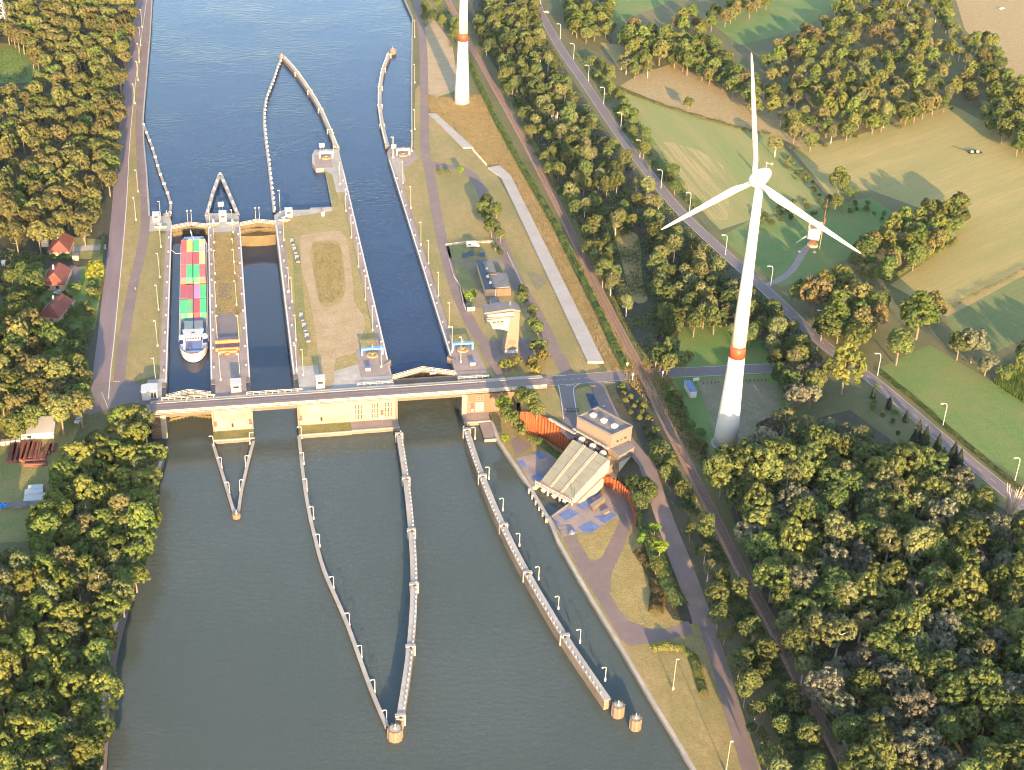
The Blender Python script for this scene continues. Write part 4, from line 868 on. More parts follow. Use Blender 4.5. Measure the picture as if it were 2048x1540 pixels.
# stern: deckhouse, mast, boats
MB().box(SX-4.2,SX-.3,589,594,ZS+1.5,ZS+2.7).box(SX+.3,SX+4.2,589,594,ZS+1.5,ZS+2.7).build('aft_cabin', 'ship_deck', ship)
MB().box(SX-2.6,SX+3,594.5,597.2,ZS+1.5,ZS+3.2).build('aft_house', 'ship_white', ship); MB().tube((SX+.2,588.6,ZS+1.5),(SX+.2,588.6,ZS+7),.12,.09).tube((SX-.3,595,ZS+2.9),(SX-1.1,597,ZS+6.8),.28,.2).build('mast', 'ship_white', ship)
for s_ in (-1,1): MB().box(SX+s_*3.4-.8,SX+s_*3.4+.8,588.6,590,ZS+2.7,ZS+3.1).build('locker', 'ship_white', ship)
# containers
CW, CL, CH = 2.44, 12.19, 2.59
def container_mesh(L, m):
    mb = MB(); w = CW/2; mb.box(-w,w,-L/2,L/2,0,CH)
    for k in range(int(L/.55)):
        y = -L/2+.4+k*.55; mb.box(-w+.06,w-.06,y-.12,y+.12,CH,CH+.025); mb.box(w,w+.03,y-.12,y+.12,.2,CH-.2); mb.box(-w-.03,-w,y-.12,y+.12,.2,CH-.2)
    return mb.mesh('body', m)
rows = [(580.8,3,['red','yellow','green',('tan','grey')]), (568.2,3,['dullred','dullred','brightred','tan']), (555.4,3,['dullred','green','green','dullred']),
        (541.4,2,['wine','wine','pink','green']), (528.0,2,['green','darkgreen','brightred','green'])]
under = ['orange','wine','yellow','orange','red','green','tan','dullred']
XC = [SX-4.0+.0, SX-1.42, SX+1.42, SX+4.0]; XC = [SX-3.92, SX-1.42, SX+1.42, SX+3.92]
cname = ['far left','inner left','inner right','far right']; cmesh = {}
def cont(m, L, x, y, z, lab):
    key = (m,L)
    if key not in cmesh:
        fr = MB(); w = CW/2
        for sx in (-1,1):
            for sy in (-1,1): fr.box(sx*w-.1*(sx>0)-.0,sx*w+.1*(sx<0)+.0,sy*L/2-.1*(sy>0),sy*L/2+.1*(sy<0),-.02,CH+.03)
            fr.box(sx*(w-.05)-.05,sx*(w-.05)+.05,-L/2,L/2,CH,CH+.05)
        fr.box(-w,w,-L/2,-L/2+.1,CH,CH+.05); fr.box(-w,w,L/2-.1,L/2,CH,CH+.05)
        dr = MB(); dr.box(-w+.12,-.03,-L/2-.04,-L/2,.12,CH-.12); dr.box(.03,w-.12,-L/2-.04,-L/2,.12,CH-.12)
        fc = bpy.data.materials['box_'+m]; fm_ = mat('frame_'+m+str(L), tuple(min(.75,c*1.35+.05) for c in COLS[m]), rough=.6)
        cmesh[key] = (container_mesh(L,'box_'+m), fr.mesh('frame', fm_), dr.mesh('door', 'box_'+m))
    t = thing('container', lab, 'container', (x,y,z), 'containers on the ship')
    for nm_, me in zip(('body','frame','doors'), cmesh[key]): link(me, nm_, t)
COLS = dict(red=(.42,.075,.06), dullred=(.36,.10,.10), brightred=(.58,.06,.07), green=(.06,.38,.14), darkgreen=(.13,.30,.13), yellow=(.62,.38,.10), tan=(.58,.38,.17), pink=(.62,.16,.32), orange=(.6,.17,.06), grey=(.35,.29,.28), wine=(.30,.07,.09))
words = dict(red='red', dullred='dull red', brightred='bright red', green='green', darkgreen='dark green', yellow='yellow', tan='tan', pink='pink', orange='orange', grey='grey', wine='wine red')
ub = 0
for r, (y, tiers, cols) in enumerate(rows):
    for j, c_ in enumerate(cols):
        z0 = ZS-1.28
        top = z0+(tiers-1)*(CH+.06)
        if isinstance(c_, tuple):
            for h_, cc_ in enumerate(c_): cont(cc_, 6.06, XC[j], y+3.06-6.12*h_, top, '%s short container at the %s of the %s row from the stern' % (words[cc_], cname[j], ORD[r]))
        else: cont(c_, CL, XC[j], y, top, '%s container, top tier, %s column of the %s row from the stern' % (words[c_], cname[j], ORD[r]))
        for q in range(tiers-1):
            u = under[ub % len(under)]; ub += 1
            if q == tiers-2 and r == 2: cont(['orange','wine','yellow','orange'][j], CL, XC[j], y-.15, z0+q*(CH+.06), '%s container, second tier, %s column of the third row from the stern' % (words[['orange','wine','yellow','orange'][j]], cname[j]))
# mooring lines
for i, (x0, x1, y) in enumerate(((SX-5.6,XL-.3,583),(SX+5.6,XL+16.4,584))):
    t = thing('mooring_line', 'mooring rope from the ship to the %s coping near the stern' % ('left','right')[i], 'rope', (x0,y,ZS+2)); MB().path([(x0,y,ZS+2.1),((x0+x1)/2,y,ZS+2.2),(x1,y+.4,.3)], .09, 5).build('rope','white_old',t)

# ------------------------------------------------------------------ wind turbines
def turbine(label, base, hub=101.0, psi=-45, alpha=-9.5, R=40.5):
    bx, by = base; t = thing('wind_turbine', label, 'wind turbine', (bx,by,0))
    prof = [(4.4,0),(3.85,10),(3.4,20),(2.98,30),(2.78,35.5)]
    MB().lathe(prof, 40, (bx,by,0)).build('tower_base', 'turbine_white', t, True)
    MB().lathe([(2.78,35.5),(2.62,40)], 40, (bx,by,0)).build('red_band', 'red_band', t, True)
    MB().lathe([(2.62,40),(2.25,55),(1.75,75),(1.35,hub-3)], 40, (bx,by,0)).build('tower', 'turbine_white', t, True)
    for z in np.arange(4,96,3.8):
        if 35 < z < 41: continue
        r = np.interp(z,[0,10,20,30,35.5,40,55,75,hub-3],[4.4,3.85,3.4,2.98,2.78,2.62,2.25,1.75,1.35]); MB().lathe([(r+.004,-.05),(r+.012,0),(r+.004,.05)],40,(bx,by,z)).build('tower_joint','galvanised',t)
    MB().lathe([(5.2,0),(5.2,.15),(4.6,.25)], 32, (bx,by,0)).build('foundation', 'concrete', t)
    a = math.radians(psi); h = Vector((math.cos(a),math.sin(a),0)); nv = Vector((math.sin(a),-math.cos(a),0)); up = Vector((0,0,1))
    c0 = Vector((bx,by,hub)); hc = c0+nv*4.0
    def along(prof, name, m):
        mb = MB(); N = 24; vs = []
        for d, r in prof:
            for i in range(N): th = 2*math.pi*i/N; vs.append(c0+nv*d+(h*math.cos(th)+up*math.sin(th))*r)
        fs = [(k*N+i,k*N+(i+1)%N,(k+1)*N+(i+1)%N,(k+1)*N+i) for k in range(len(prof)-1) for i in range(N)]
        mb.add(vs, fs); return mb.build(name, m, t, True)
    along([(-6.2,.1),(-5.6,1.2),(-4,1.9),(-1.5,2.45),(.6,2.7),(1.9,2.6),(2.0,2.3)], 'nacelle', 'turbine_white')
    along([(2.1,2.3),(3,2.4),(4.3,2.2),(5.3,1.7),(6.0,.9),(6.3,.1)], 'hub', 'turbine_white')
    v = c0-nv*3.5+up*2.4; MB().tube(v, v+up*1.6, .09).tube(v+up*1.2-h*.2, v+up*1.2+h*1.7, .08).lathe([(.3,-.2),(.4,.1),(.2,.4)],8,tuple(v+up*1.3+h*1.8)).build('wind_sensor','white_paint',t)
    for b in range(3):
        th = math.radians(alpha+120*b); ax = h*math.sin(th)+up*math.cos(th); side = (ax.cross(nv)).normalized()
        mb = MB(); st = [(1.6,1.7,1.7,0),(4,1.7,1.5,.15),(7,2.7,.9,.5),(10,2.8,.7,.5),(16,2.3,.5,.38),(24,1.75,.35,.28),(32,1.25,.24,.18),(38,.8,.15,.1),(40.2,.4,.1,.05),(R,.1,.05,.0)]
        N = 12; vs = []
        for d, ch, tk, tw in st:
            cd = (side*math.cos(tw)+nv*math.sin(tw)); cn = (nv*math.cos(tw)-side*math.sin(tw))
            for i in range(N):
                an = 2*math.pi*i/N; vs.append(hc+ax*d+cd*(ch/2*math.cos(an)+ (.18*ch if d > 5 else 0))+cn*tk/2*math.sin(an)*(1 if d < 5 else (.6+.4*math.cos(an))))
        fs = [(k*N+i,k*N+(i+1)%N,(k+1)*N+(i+1)%N,(k+1)*N+i) for k in range(len(st)-1) for i in range(N)]+[tuple((len(st)-1)*N+i for i in range(N))]
        mb.add(vs, fs); mb.build('blade', 'turbine_white', t, True)
    return t
turbine('white three-bladed wind turbine with a red tower band right of the railway crossing', (163,398.6))
turbine('white wind turbine tower cut off by the top edge beside the canal', (127,762.3), 101)
x, y = 151.5, 418
t = thing('transformer_kiosk', 'small white transformer kiosk with a dark blue roof near the turbine foot', 'kiosk', (*G2(e9(0,0)),0)) if False else None
kx = px([crop(1340,700,7.7)(305,740),crop(1340,700,7.7)(405,725)]); K0 = Vector(kx[0])
t = thing('transformer_kiosk', 'small white transformer kiosk with a dark blue roof near the turbine foot', 'kiosk', (*K0,0))
MB().box(K0.x,K0.x+2.5,K0.y,K0.y+8.0,0,2.7).build('wall', 'white_old', t); MB().box(K0.x-.15,K0.x+2.65,K0.y-.15,K0.y+8.15,2.7,2.9).build('roof', 'blue_paint', t); MB().box(K0.x+.4,K0.x+2.1,K0.y-.04,K0.y,.2,2.2).build('door','galvanised',t)
v = G(crop(1340,700,7.7)(398,490)); t = thing('info_board', 'small white panel by the road beside the transformer kiosk', 'sign', v); MB().box(v.x-1.2,v.x+1.2,v.y-.1,v.y+.1,.6,1.8).build('panel','white_paint',t); MB().box(v.x-1,v.x-.85,v.y-.05,v.y+.05,0,.6).box(v.x+.85,v.x+1,v.y-.05,v.y+.05,0,.6).build('legs','galvanised',t)
for i in range(11):
    v = G(crop(1340,700,7.7)(515+(i if i < 5 else i+6.2)*59, 522-(i if i < 5 else i+6.2)*3.2)); t = thing('bollard', 'small dark bollard %s of the row beside the turbine road' % ORD[i], 'bollard', v, 'bollards beside the turbine road'); MB().tube(v,v+Vector((0,0,.8)),.18,.16).build('post','dark_metal',t); MB().lathe([(.2,0),(.05,.12)],8,tuple(v+Vector((0,0,.8)))).build('cap','dark_metal',t)

# ------------------------------------------------------------------ lock control tower
t = thing('control_tower', 'cream lock control tower with a cantilevered lookout cabin beside the wide lock', 'tower', (99.8,475.5,0))
ct = MB(); Y0, Y1 = 472.8, 477.6
def slab(poly, y0, y1, m, name, par=t):
    mb = MB(); n = len(poly); vs = [(x,y0,z) for x,z in poly]+[(x,y1,z) for x,z in poly]
    tr = tessellate_polygon([[Vector((x,z,0)) for x,z in poly]])
    fs = [tuple(a) for a in orient(tr, poly)]+[tuple(n+i for i in reversed(a)) for a in orient(tr, poly)]
    ar = sum(poly[i][0]*poly[(i+1)%n][1]-poly[(i+1)%n][0]*poly[i][1] for i in range(n))
    fs += [((i+1)%n,i,n+i,n+(i+1)%n) if ar > 0 else (i,(i+1)%n,n+(i+1)%n,n+i) for i in range(n)]
    mb.add(vs, fs); return mb.build(name, m, par)
slab([(96.9,0),(102.6,0),(102.7,17.7),(100.4,18.5),(99.0,16.2),(98.3,10.1)], Y0, Y1, 'brick_wall', 'shaft')
cb = slab([(98.3,10.2),(98.9,15.9),(89.7,15.4),(91.0,14.6),(92.4,11.4),(95.3,11.2)], Y0-.35, Y1+.6, 'pale_concrete', 'lookout_cabin')
slab([(89.3,16.1),(100.2,15.95),(100.2,16.5),(90.2,16.7)], Y0-.7, Y1+.9, 'grey_roof', 'eaves', cb)
slab([(90.3,16.7),(100.3,16.5),(100.3,18.3),(89.8,17.6)], Y0-.2, Y1+.7, 'pale_concrete', 'fascia', cb)
slab([(88.9,18.0),(99.2,19.0),(102.8,18.2),(102.9,18.8),(99.1,19.9),(88.8,18.8)], Y0-.5, Y1+1.2, 'grey_roof', 'roof')
for k in range(3): MB().box(92.2+k*1.5,93.4+k*1.5,Y0-.4,Y0-.34,13.1,14.7).build('window', 'window_dark', cb); MB().box(92.3+k*1.5,93.3+k*1.5,Y0-.43,Y0-.38,13.3,14.1).build('blind', 'box_tan', cb)
MB().box(89.6,89.75,Y0,Y1,13.5,15.2).build('side_window', 'glass', cb)
MB().box(98.6,101.6,Y0-.06,Y0,4.0,5.8).build('panel_band', 'facade', t)
MB().box(97.2,102.5,Y0-.08,Y0,0,1.6).build('plinth', 'galvanised', t)
MB().tube((99.2,475,19.6),(99.2,475,21.6),.08).build('aerial','white_paint',t)
# lock house: dark flat roofs, brick end, solar panels, garden
t = thing('lock_house', 'low lock house with dark flat roofs and a brick end wall behind the control tower', 'house', (*G2(e6(900,900)),0))
def gp(*pts, z=0): return [G2(p, z) for p in pts]
RZ = 3.4
MB().prism(gp(e6(630,530),e6(730,525),e6(800,640),e6(820,760),e6(1010,960),e6(960,1000),e6(780,1010), z=RZ), 0, RZ).build('wall', 'house_wall', t)
MB().prism(gp(e6(620,525),e6(735,515),e6(810,640),e6(830,750),e6(1025,960),e6(1020,1000),e6(770,1020), z=RZ), RZ, RZ+.3).build('roof', 'dark_roof', t)
MB().prism(gp(e6(720,535),e6(890,520),e6(960,710),e6(800,720), z=RZ+.8), .2, RZ+.8).build('upper_block', 'grey_roof', t)
MB().prism(gp(e6(810,740),e6(980,720),e6(1140,740),e6(1200,960),e6(1000,980),e6(900,960), z=RZ+.5), .2, RZ+.5).build('side_block', 'grey_roof', t)
MB().prism(gp(e6(980,1010),e6(1215,990),e6(1200,970),e6(910,980), z=RZ), 0, RZ-.05).build('gable_wall', 'facade', t)
for p in (e6(800,670),e6(815,795),e6(858,900)): v = G(p, RZ+.6); MB().box(v.x-.5,v.x+.5,v.y-.5,v.y+.5,RZ+.2,RZ+1.2).build('roof_light', 'white_paint', t)
MB().prism(gp(e6(820,745),e6(970,725),e6(980,755),e6(825,770), z=RZ+.6), RZ+.2, RZ+.85).build('parapet', 'facade', t)
v = G(e6(1000,1320)); t = thing('garden_shed', 'small grey shed with a dark roof between the lock house and the tower', 'shed', v)
MB().box(v.x-3,v.x+.2,v.y-.5,v.y+4,0,2.5).build('wall', 'white_old', t); MB().prism([(v.x-3.3,v.y-.8),(v.x+.4,v.y-.8),(v.x+.4,v.y+4.3),(v.x-3.3,v.y+4.3)],2.5,2.7).build('roof','grey_roof',t)
for i, p in enumerate((e6(425,465),e6(525,430),e6(715,440))):
    v = G(p); t = thing('solar_panel', 'tilted solar panel in the lock house garden, %s from the left' % ORD[i], 'solar panel', v, 'solar panels in the garden')
    MB().add([(v.x-1.4,v.y-1.2,.4),(v.x+1.2,v.y-1.2,.4),(v.x+1.6,v.y+1.4,1.5),(v.x-1.0,v.y+1.4,1.5)],[(0,1,2,3)]).build('panel','solar',t); MB().tube((v.x-.8,v.y+1.2,0),(v.x-.8,v.y+1.2,1.35),.06).tube((v.x+1.2,v.y+1.2,0),(v.x+1.2,v.y+1.2,1.35),.06).build('legs','galvanised',t)
v = G(e6(545,290)); t = thing('camper_van', 'white camper van parked behind the lock house garden fence', 'van', v)
MB().box(v.x-2.6,v.x+2.0,v.y-1,v.y+1.1,.45,2.6).build('body','white_paint',t); MB().prism([(v.x+2,v.y-1),(v.x+3.2,v.y-.9),(v.x+3.2,v.y+1),(v.x+2,v.y+1.1)],.45,[1.9,1.2,1.2,1.9]).build('cab','white_paint',t); MB().box(v.x-1.8,v.x-.6,v.y-1.04,v.y-1,1.5,2.1).build('window','glass',t)
wq = MB().tube((-.1,0,0),(.1,0,0),.36,.36,12).mesh('wheel','dark_metal')
for sx in (-1.6,2.2):
    for sy in (-.85,.95): link(wq,'wheel',t,(sx,sy,.36),math.pi/2)
# fences round the garden
for i, (pts, lab) in enumerate((([e6(95,280),e6(470,235),e6(720,230),e6(910,225),e6(950,370)],'pale fence behind the lock house garden'),([e6(150,520),e6(230,800),e6(340,980),e6(400,1290),e6(440,1370)],'low white wall along the path left of the lock house'),([e6(1150,420),e6(1250,640),e6(1370,900),e6(1400,960)],'thin fence along the path right of the lock house'))):
    w_ = px(pts); t = thing('garden_fence', lab, 'fence', (*w_[0],0)); post_rail(t, w_, 0, 1.3, 2.5, 'rail', 'white_old', .06, (.3,.6,.95))
v = G(e6(530,1400)); t = thing('banner_sign', 'white sign board with an orange mark on the fence left of the control tower', 'sign', v); MB().box(v.x-1.6,v.x+1.6,v.y-.08,v.y+.08,.5,2.3).build('board','white_paint',t); MB().box(v.x-.6,v.x+.7,v.y-.11,v.y-.08,.8,1.8).build('mark','box_orange',t)

# ------------------------------------------------------------------ screw pump station
t = thing('pump_station', 'sand-coloured pumping station with a flat grey roof above a sloping screw house', 'building', (116,400,-8.5))
A_, B_, C_, D_ = (111.6,411.2),(120.4,416.8),(129.4,402.7),(120.9,398.1)
MB().prism([A_,B_,C_,D_], -9, 7.2).build('upper_hall', 'brick_wall', t)
cen = Vector((sum(p[0] for p in (A_,B_,C_,D_))/4, sum(p[1] for p in (A_,B_,C_,D_))/4))
def inset(P, k): return [tuple(cen+(Vector(p)-cen)*k) for p in P]
pw = MB(); O = [A_,B_,C_,D_]
for i in range(4): pw.wall([O[i],O[(i+1)%4]], .45, 7.2, 8.0)
pw.build('parapet', 'grey_roof', t)
MB().prism(inset(O,.975), 7.2, 7.3).build('flat_roof', 'bitumen', t)
ud = (Vector(D_)-Vector(A_)).normalized(); wd = Vector((-ud.y*-1, ud.x*-1)); wd = Vector((-.815,-.58)); wd = Vector((ud.y,-ud.x)); 
if wd.x > 0: wd = -wd
for k in range(3):
    p = Vector(A_)+(Vector(B_)-Vector(A_))*.45+ud*(3.2+k*4.9); c = (p.x,p.y)
    rv = MB().obox(c, ud, .75, .75, 7.3, 7.9).build('roof_vent', 'galvanised', t); MB().obox(c, ud, .95, .95, 7.9, 8.5).build('vent_cowl', 'white_old', rv)
for s_, hw in ((-1.9,.45),(0,.28),(1.9,.5)):
    m_ = Vector(D_)+(Vector(C_)-Vector(D_))*.5; dd = (Vector(C_)-Vector(D_)).normalized(); c = m_+dd*s_-ud*-.0; MB().obox(c, dd, hw, .06, 4.0-.35, 4.0+.35 if hw > .3 else 4.1).build('window', 'window_dark', t)
# annex on the right
an = [(120.95,398.0),(122.7,393.3),(129.2,397.8),(127.4,402.2)]
MB().prism(an, -.5, 1.9).build('annex', 'brick_wall', t); MB().prism([(120.7,398.0),(122.7,392.9),(129.6,397.8),(127.4,402.6)], 1.9, 2.15).build('annex_roof', 'bitumen', t)
MB().prism([(120.5,397.4),(122.6,393.2),(129.1,397.7),(127.4,402)], -9, -.5).build('annex_base', 'yellow_concrete', t)
MB().prism([(116.2,394.2),(121.0,389.2),(122.8,393.0),(120.6,397.6),(118.4,397.6)], -9, [-4.6,-4.6,-4.2,-1.2,-1.2]).build('apron', 'yellow_concrete', t)
MB().prism([(122.9,393.2),(129.2,397.55),(129.3,397.4),(123.0,393.05)], -4.5, -.6).build('side_panel', 'galvanised', t)
# sloping screw house
T0, T1, B0, B1 = Vector((109.0,405.6)), Vector((118.3,391.6)), Vector((95.4,394.4)), Vector((104.1,383.0))
zt, zb = 2.0, -7.0
def sl(u, v_, dz=0): 
    a = T0+(T1-T0)*u; b = B0+(B1-B0)*u; p = a+(b-a)*v_; return (p.x,p.y,zt+(zb-zt)*v_+dz)
mb = MB(); mb.add([sl(0,0),sl(1,0),sl(1,1),sl(0,1),sl(0,0,-3.6),sl(1,0,-3.6),sl(1,1,-3.0),sl(0,1,-3.0)],[(0,3,2,1),(4,5,6,7),(0,1,5,4),(1,2,6,5),(2,3,7,6),(3,0,4,7)]); sh = mb.build('screw_house', 'yellow_concrete', t)
for k in range(3):
    u0, u1 = k/3+.012, (k+1)/3-.012
    for j in range(6):
        v0, v1 = j/6+.003, (j+1)/6-.003
        mb = MB(); mb.add([sl(u0,v0,.02),sl(u1,v0,.02),sl(u1,v1,.02),sl(u0,v1,.02),sl(u0,v0,.22),sl(u1,v0,.22),sl(u1,v1,.22),sl(u0,v1,.22)],[(0,3,2,1),(4,5,6,7),(0,1,5,4),(1,2,6,5),(2,3,7,6),(3,0,4,7)]); mb.build('roof_panel', 'green_roof', sh)
for u in (1/3-.018, 1/3+.022, 2/3-.018, 2/3+.022):
    mb = MB(); mb.add([sl(u-.012,0,.03),sl(u+.012,0,.03),sl(u+.012,1,.03),sl(u-.012,1,.03),sl(u-.012,0,.5),sl(u+.012,0,.5),sl(u+.012,1,.5),sl(u-.012,1,.5)],[(0,3,2,1),(4,5,6,7),(0,1,5,4),(1,2,6,5),(2,3,7,6),(3,0,4,7)]); mb.build('roof_rib', 'pale_concrete', sh)
mb = MB(); mb.add([sl(1.0,.02,.3),sl(1.06,.02,.3),sl(1.06,1,.3),sl(1.0,1,.3),sl(1.0,.02,-4),sl(1.06,.02,-4),sl(1.06,1,-3.2),sl(1.0,1,-3.2)],[(0,3,2,1),(4,5,6,7),(0,1,5,4),(1,2,6,5),(2,3,7,6),(3,0,4,7)]); mb.build('side_parapet','pale_concrete',sh)
mb = MB(); mb.add([sl(1.09,.25,-3),sl(1.14,.25,-3),sl(1.14,1.02,-2.0),sl(1.09,1.02,-2.0),sl(1.09,.25,-6),sl(1.14,.25,-6),sl(1.14,1.02,-6),sl(1.09,1.02,-6)],[(0,3,2,1),(4,5,6,7),(0,1,5,4),(1,2,6,5),(2,3,7,6),(3,0,4,7)]); mb.build('stair_wall','pale_concrete',sh)
# screw tops (white domes), lower tube ends, walkways
for k in range(3):
    p = Vector(((112.6,406.8),(115.4,402.1),(117.9,397.2))[k]); MB().lathe([(1.35,-2),(1.35,.2),(1.25,.7),(.95,1.15),(.5,1.4),(.05,1.45)],18,(p.x,p.y,.6)).build('screw_casing','white_paint',t,True); q_ = p+ud*2.4; MB().obox((q_.x,q_.y), ud, .6, .8, -3, 1.2).build('bearing_block','facade',t)
    p = B0+(B1-B0)*((k+.5)/3); MB().tube((p.x-wd.x*.5,p.y-wd.y*.5,-8.4),(p.x+wd.x*1.3,p.y+wd.y*1.3,-9.2),.9,.9,16).build('screw_end','white_paint',t)
MB().wall([tuple(Vector((111.1,411.6))+wd*.7),tuple(Vector((120.3,397.4))+wd*.7)], 1.1, 2.85, 3.0).build('gallery','galvanised',t)
g0 = [tuple(Vector((111.1,411.6))+wd*1.2),tuple(Vector((120.3,397.4))+wd*1.2)]; post_rail(t, g0, 3.0, 1.1, 2.0, 'gallery_rail', 'dark_metal', .05)
MB().wall([tuple(T0-wd*2.6),tuple(T1-wd*2.6)], 4.6, -8, -1.2).build('head_wall','yellow_concrete',t)
lw0, lw1 = B0+wd*1.2-ud*.8, B1+wd*1.2+ud*1.0
MB().wall([tuple(lw0),tuple(lw1)], 1.3, -7.6, -7.2).build('service_walkway','concrete',t); post_rail(t, [tuple(lw0+wd*.5),tuple(lw1+wd*.5)], -7.2, 1.1, 2.0, 'walkway_rail', 'galvanised', .05)
mb = MB()
for k in range(4): p = lw0+(lw1-lw0)*(k/3); mb.box(p.x-.35,p.x+.35,p.y-.35,p.y+.35,-12,-7.6)
mb.build('walkway_pier','pale_concrete',t)
dw0, dw1 = Vector((91.9,392.6)), Vector((94.2,375))
MB().wall([tuple(dw0),tuple(dw1)], 1.3, ZQ-.35, ZQ).build('quay_bridge','concrete',t); MB().lathe([(.1,0),(.1,5),(.05,5.2)],6,(104.6,382.4,-7)).build('mast','dark_metal',t)
for k in range(6): p = dw0+(dw1-dw0)*(k/5); MB().box(p.x-1.1,p.x-.4,p.y-.5,p.y+.5,-12,ZQ+.2).build('fender_post','pale_concrete',t)
MB().prism([(95.0,395.2),(104.6,382.6),(93.8,374.2),(91.4,393.4)], -13, -10.05).build('basin_floor','lock_wall',t)
MB().wall([(92.0,393.2),(95.2,395.4)], .6, -13, ZQ+.12).wall([(103.9,383.0),(94.0,374.4)], .6, -13, ZQ+.12).build('basin_wall','pale_concrete',t)
# sheet pile walls: every pile a part
def sheet_pile(label, pts, z0, z1):
    t = thing('sheet_pile_wall', label, 'retaining wall', (*pts[0],z0)); off = wloc(t)
    q = resample(pts, .75); pm = MB().prism([(-.46,0),(-.24,-.55),(.24,-.55),(.46,0),(.38,.12),(-.38,.12)], 0, z1-z0).mesh('pile','rust')
    for i in range(0, len(q)-1):
        a, b = Vector(q[i]), Vector(q[i+1]); tt = (b-a).normalized(); sd = (i%2)*2-1
        o = link(pm, 'pile', t, (a.x-off.x,a.y-off.y,0), math.atan2(tt.y,tt.x)+(math.pi if i%2 else 0))
        o.scale = (.8,.9,1-(.02*(i*7%5)))
    MB().wall([(x,y+.35) for x,y in pts], .5, z0, z1-.35).build('backing','rust_old',t)
    return t
s1 = [(95.2,429.0),(98.2,428.4),(101.0,426.6),(103.2,423.8),(105.4,420.2),(108.2,415.6),(110.9,411.4)]
t1 = sheet_pile('tall orange rusty sheet pile wall left of the pumping station', s1, ZQ-.3, .6)
MB().wall([(104.3,422.4),(105.6,420.3),(108.4,415.8),(111.2,411.2)], .9, .3, 1.0).build('capping_beam','pale_concrete',t1)
s2 = [(116.3,393.2),(118.5,391.0),(121.1,388.2),(123.2,382.6),(124.0,379.0),(123.6,374.0),(121.9,366.2)]
t2 = sheet_pile('orange rusty sheet pile wall curving round the dark path right of the screw house', s2, ZQ-.3, -4.4)
# pale concrete boxes on the forecourt
for i, (pts, h, lab) in enumerate((([e9(920,520),e9(980,590),e9(1215,410),e9(1190,350)], 1.5, 'long pale wooden box on the blue patterned forecourt'), ([e9(1140,610),e9(1200,660),e9(1300,610),e9(1260,560)], .8, 'short pale wooden box beside the dark path on the forecourt'))):
    w_ = px(pts, ZQ); t = thing('storage_box', lab, 'box', (*w_[0],ZQ)); MB().prism(w_, ZQ, ZQ+h-.15).build('body','facade',t); MB().prism(w_, ZQ+h-.15, ZQ+h).build('lid','paving',t)
v = G(e9(590,980),ZQ); t = thing('blue_drum', 'blue covered drum with a white spot on the near edge of the forecourt', 'drum', v); MB().lathe([(1.2,0),(1.2,.6),(.9,.8)],16,tuple(v)).build('body','blue_paint',t); MB().lathe([(.4,.8),(.4,.9)],10,tuple(v)).build('cap','white_paint',t)
t = thing('yard_railing', 'thin dark railing along the near side of the forecourt', 'railing', G(e9(400,1050),ZQ)); post_rail(t, px([e9(210,720),e9(390,1040),e9(640,1010)],ZQ), ZQ, 1.1, 2.0, 'rail', 'dark_metal', .05)
t = thing('access_gate', 'dark double gate across the access road to the pumping station', 'gate', G((1140,822)))
ga, gb = px([(1126,824),(1157,824)]); post_rail(t, [ga,gb], 0, 1.6, .8, 'rail', 'dark_metal', .06, (.1,.5,.97))
v = G(e8(540,0) if False else crop(1100,720,6.4)(545,420)); t = thing('traffic_sign', 'dark-backed road sign beside the pond near the crossing', 'sign', v); MB().tube(v,v+Vector((0,0,3)),.08).build('post','dark_metal',t); MB().box(v.x-1,v.x+1,v.y-.1,v.y+.1,2.5,3.4).build('plate','dark_metal',t)
# swan on the pond
v = G(crop(1100,720,6.4)(690,600)); v.z = .06
t = thing('swan', 'white swan floating on the small blue pond', 'swan', v)
MB().lathe([(.05,-.1),(.42,.05),(.5,.25),(.36,.45),(.08,.55)],12,tuple(v)).build('body','white_paint',t,True); MB().path([(v.x,v.y-.4,v.z+.3),(v.x,v.y-.7,v.z+.6),(v.x,v.y-.66,v.z+.95),(v.x,v.y-.95,v.z+1.02)],.1,6).build('neck','white_paint',t)
# level crossing posts
for i, p in enumerate((crop(1100,720,6.4)(983,125),crop(1100,720,6.4)(1350,100),crop(1100,720,6.4)(1055,265),crop(1100,720,6.4)(1437,235))):
    v = G(p); t = thing('crossing_light', 'white level crossing post at the %s of the railway crossing' % ('upper left','upper right','lower left','lower right')[i], 'crossing post', v, 'posts of the level crossing'); MB().tube(v,v+Vector((0,0,3)),.12).build('post','white_paint',t); MB().box(v.x-.35,v.x+.35,v.y-.2,v.y+.1,2.2,3.2).build('lamp_box','white_paint',t)

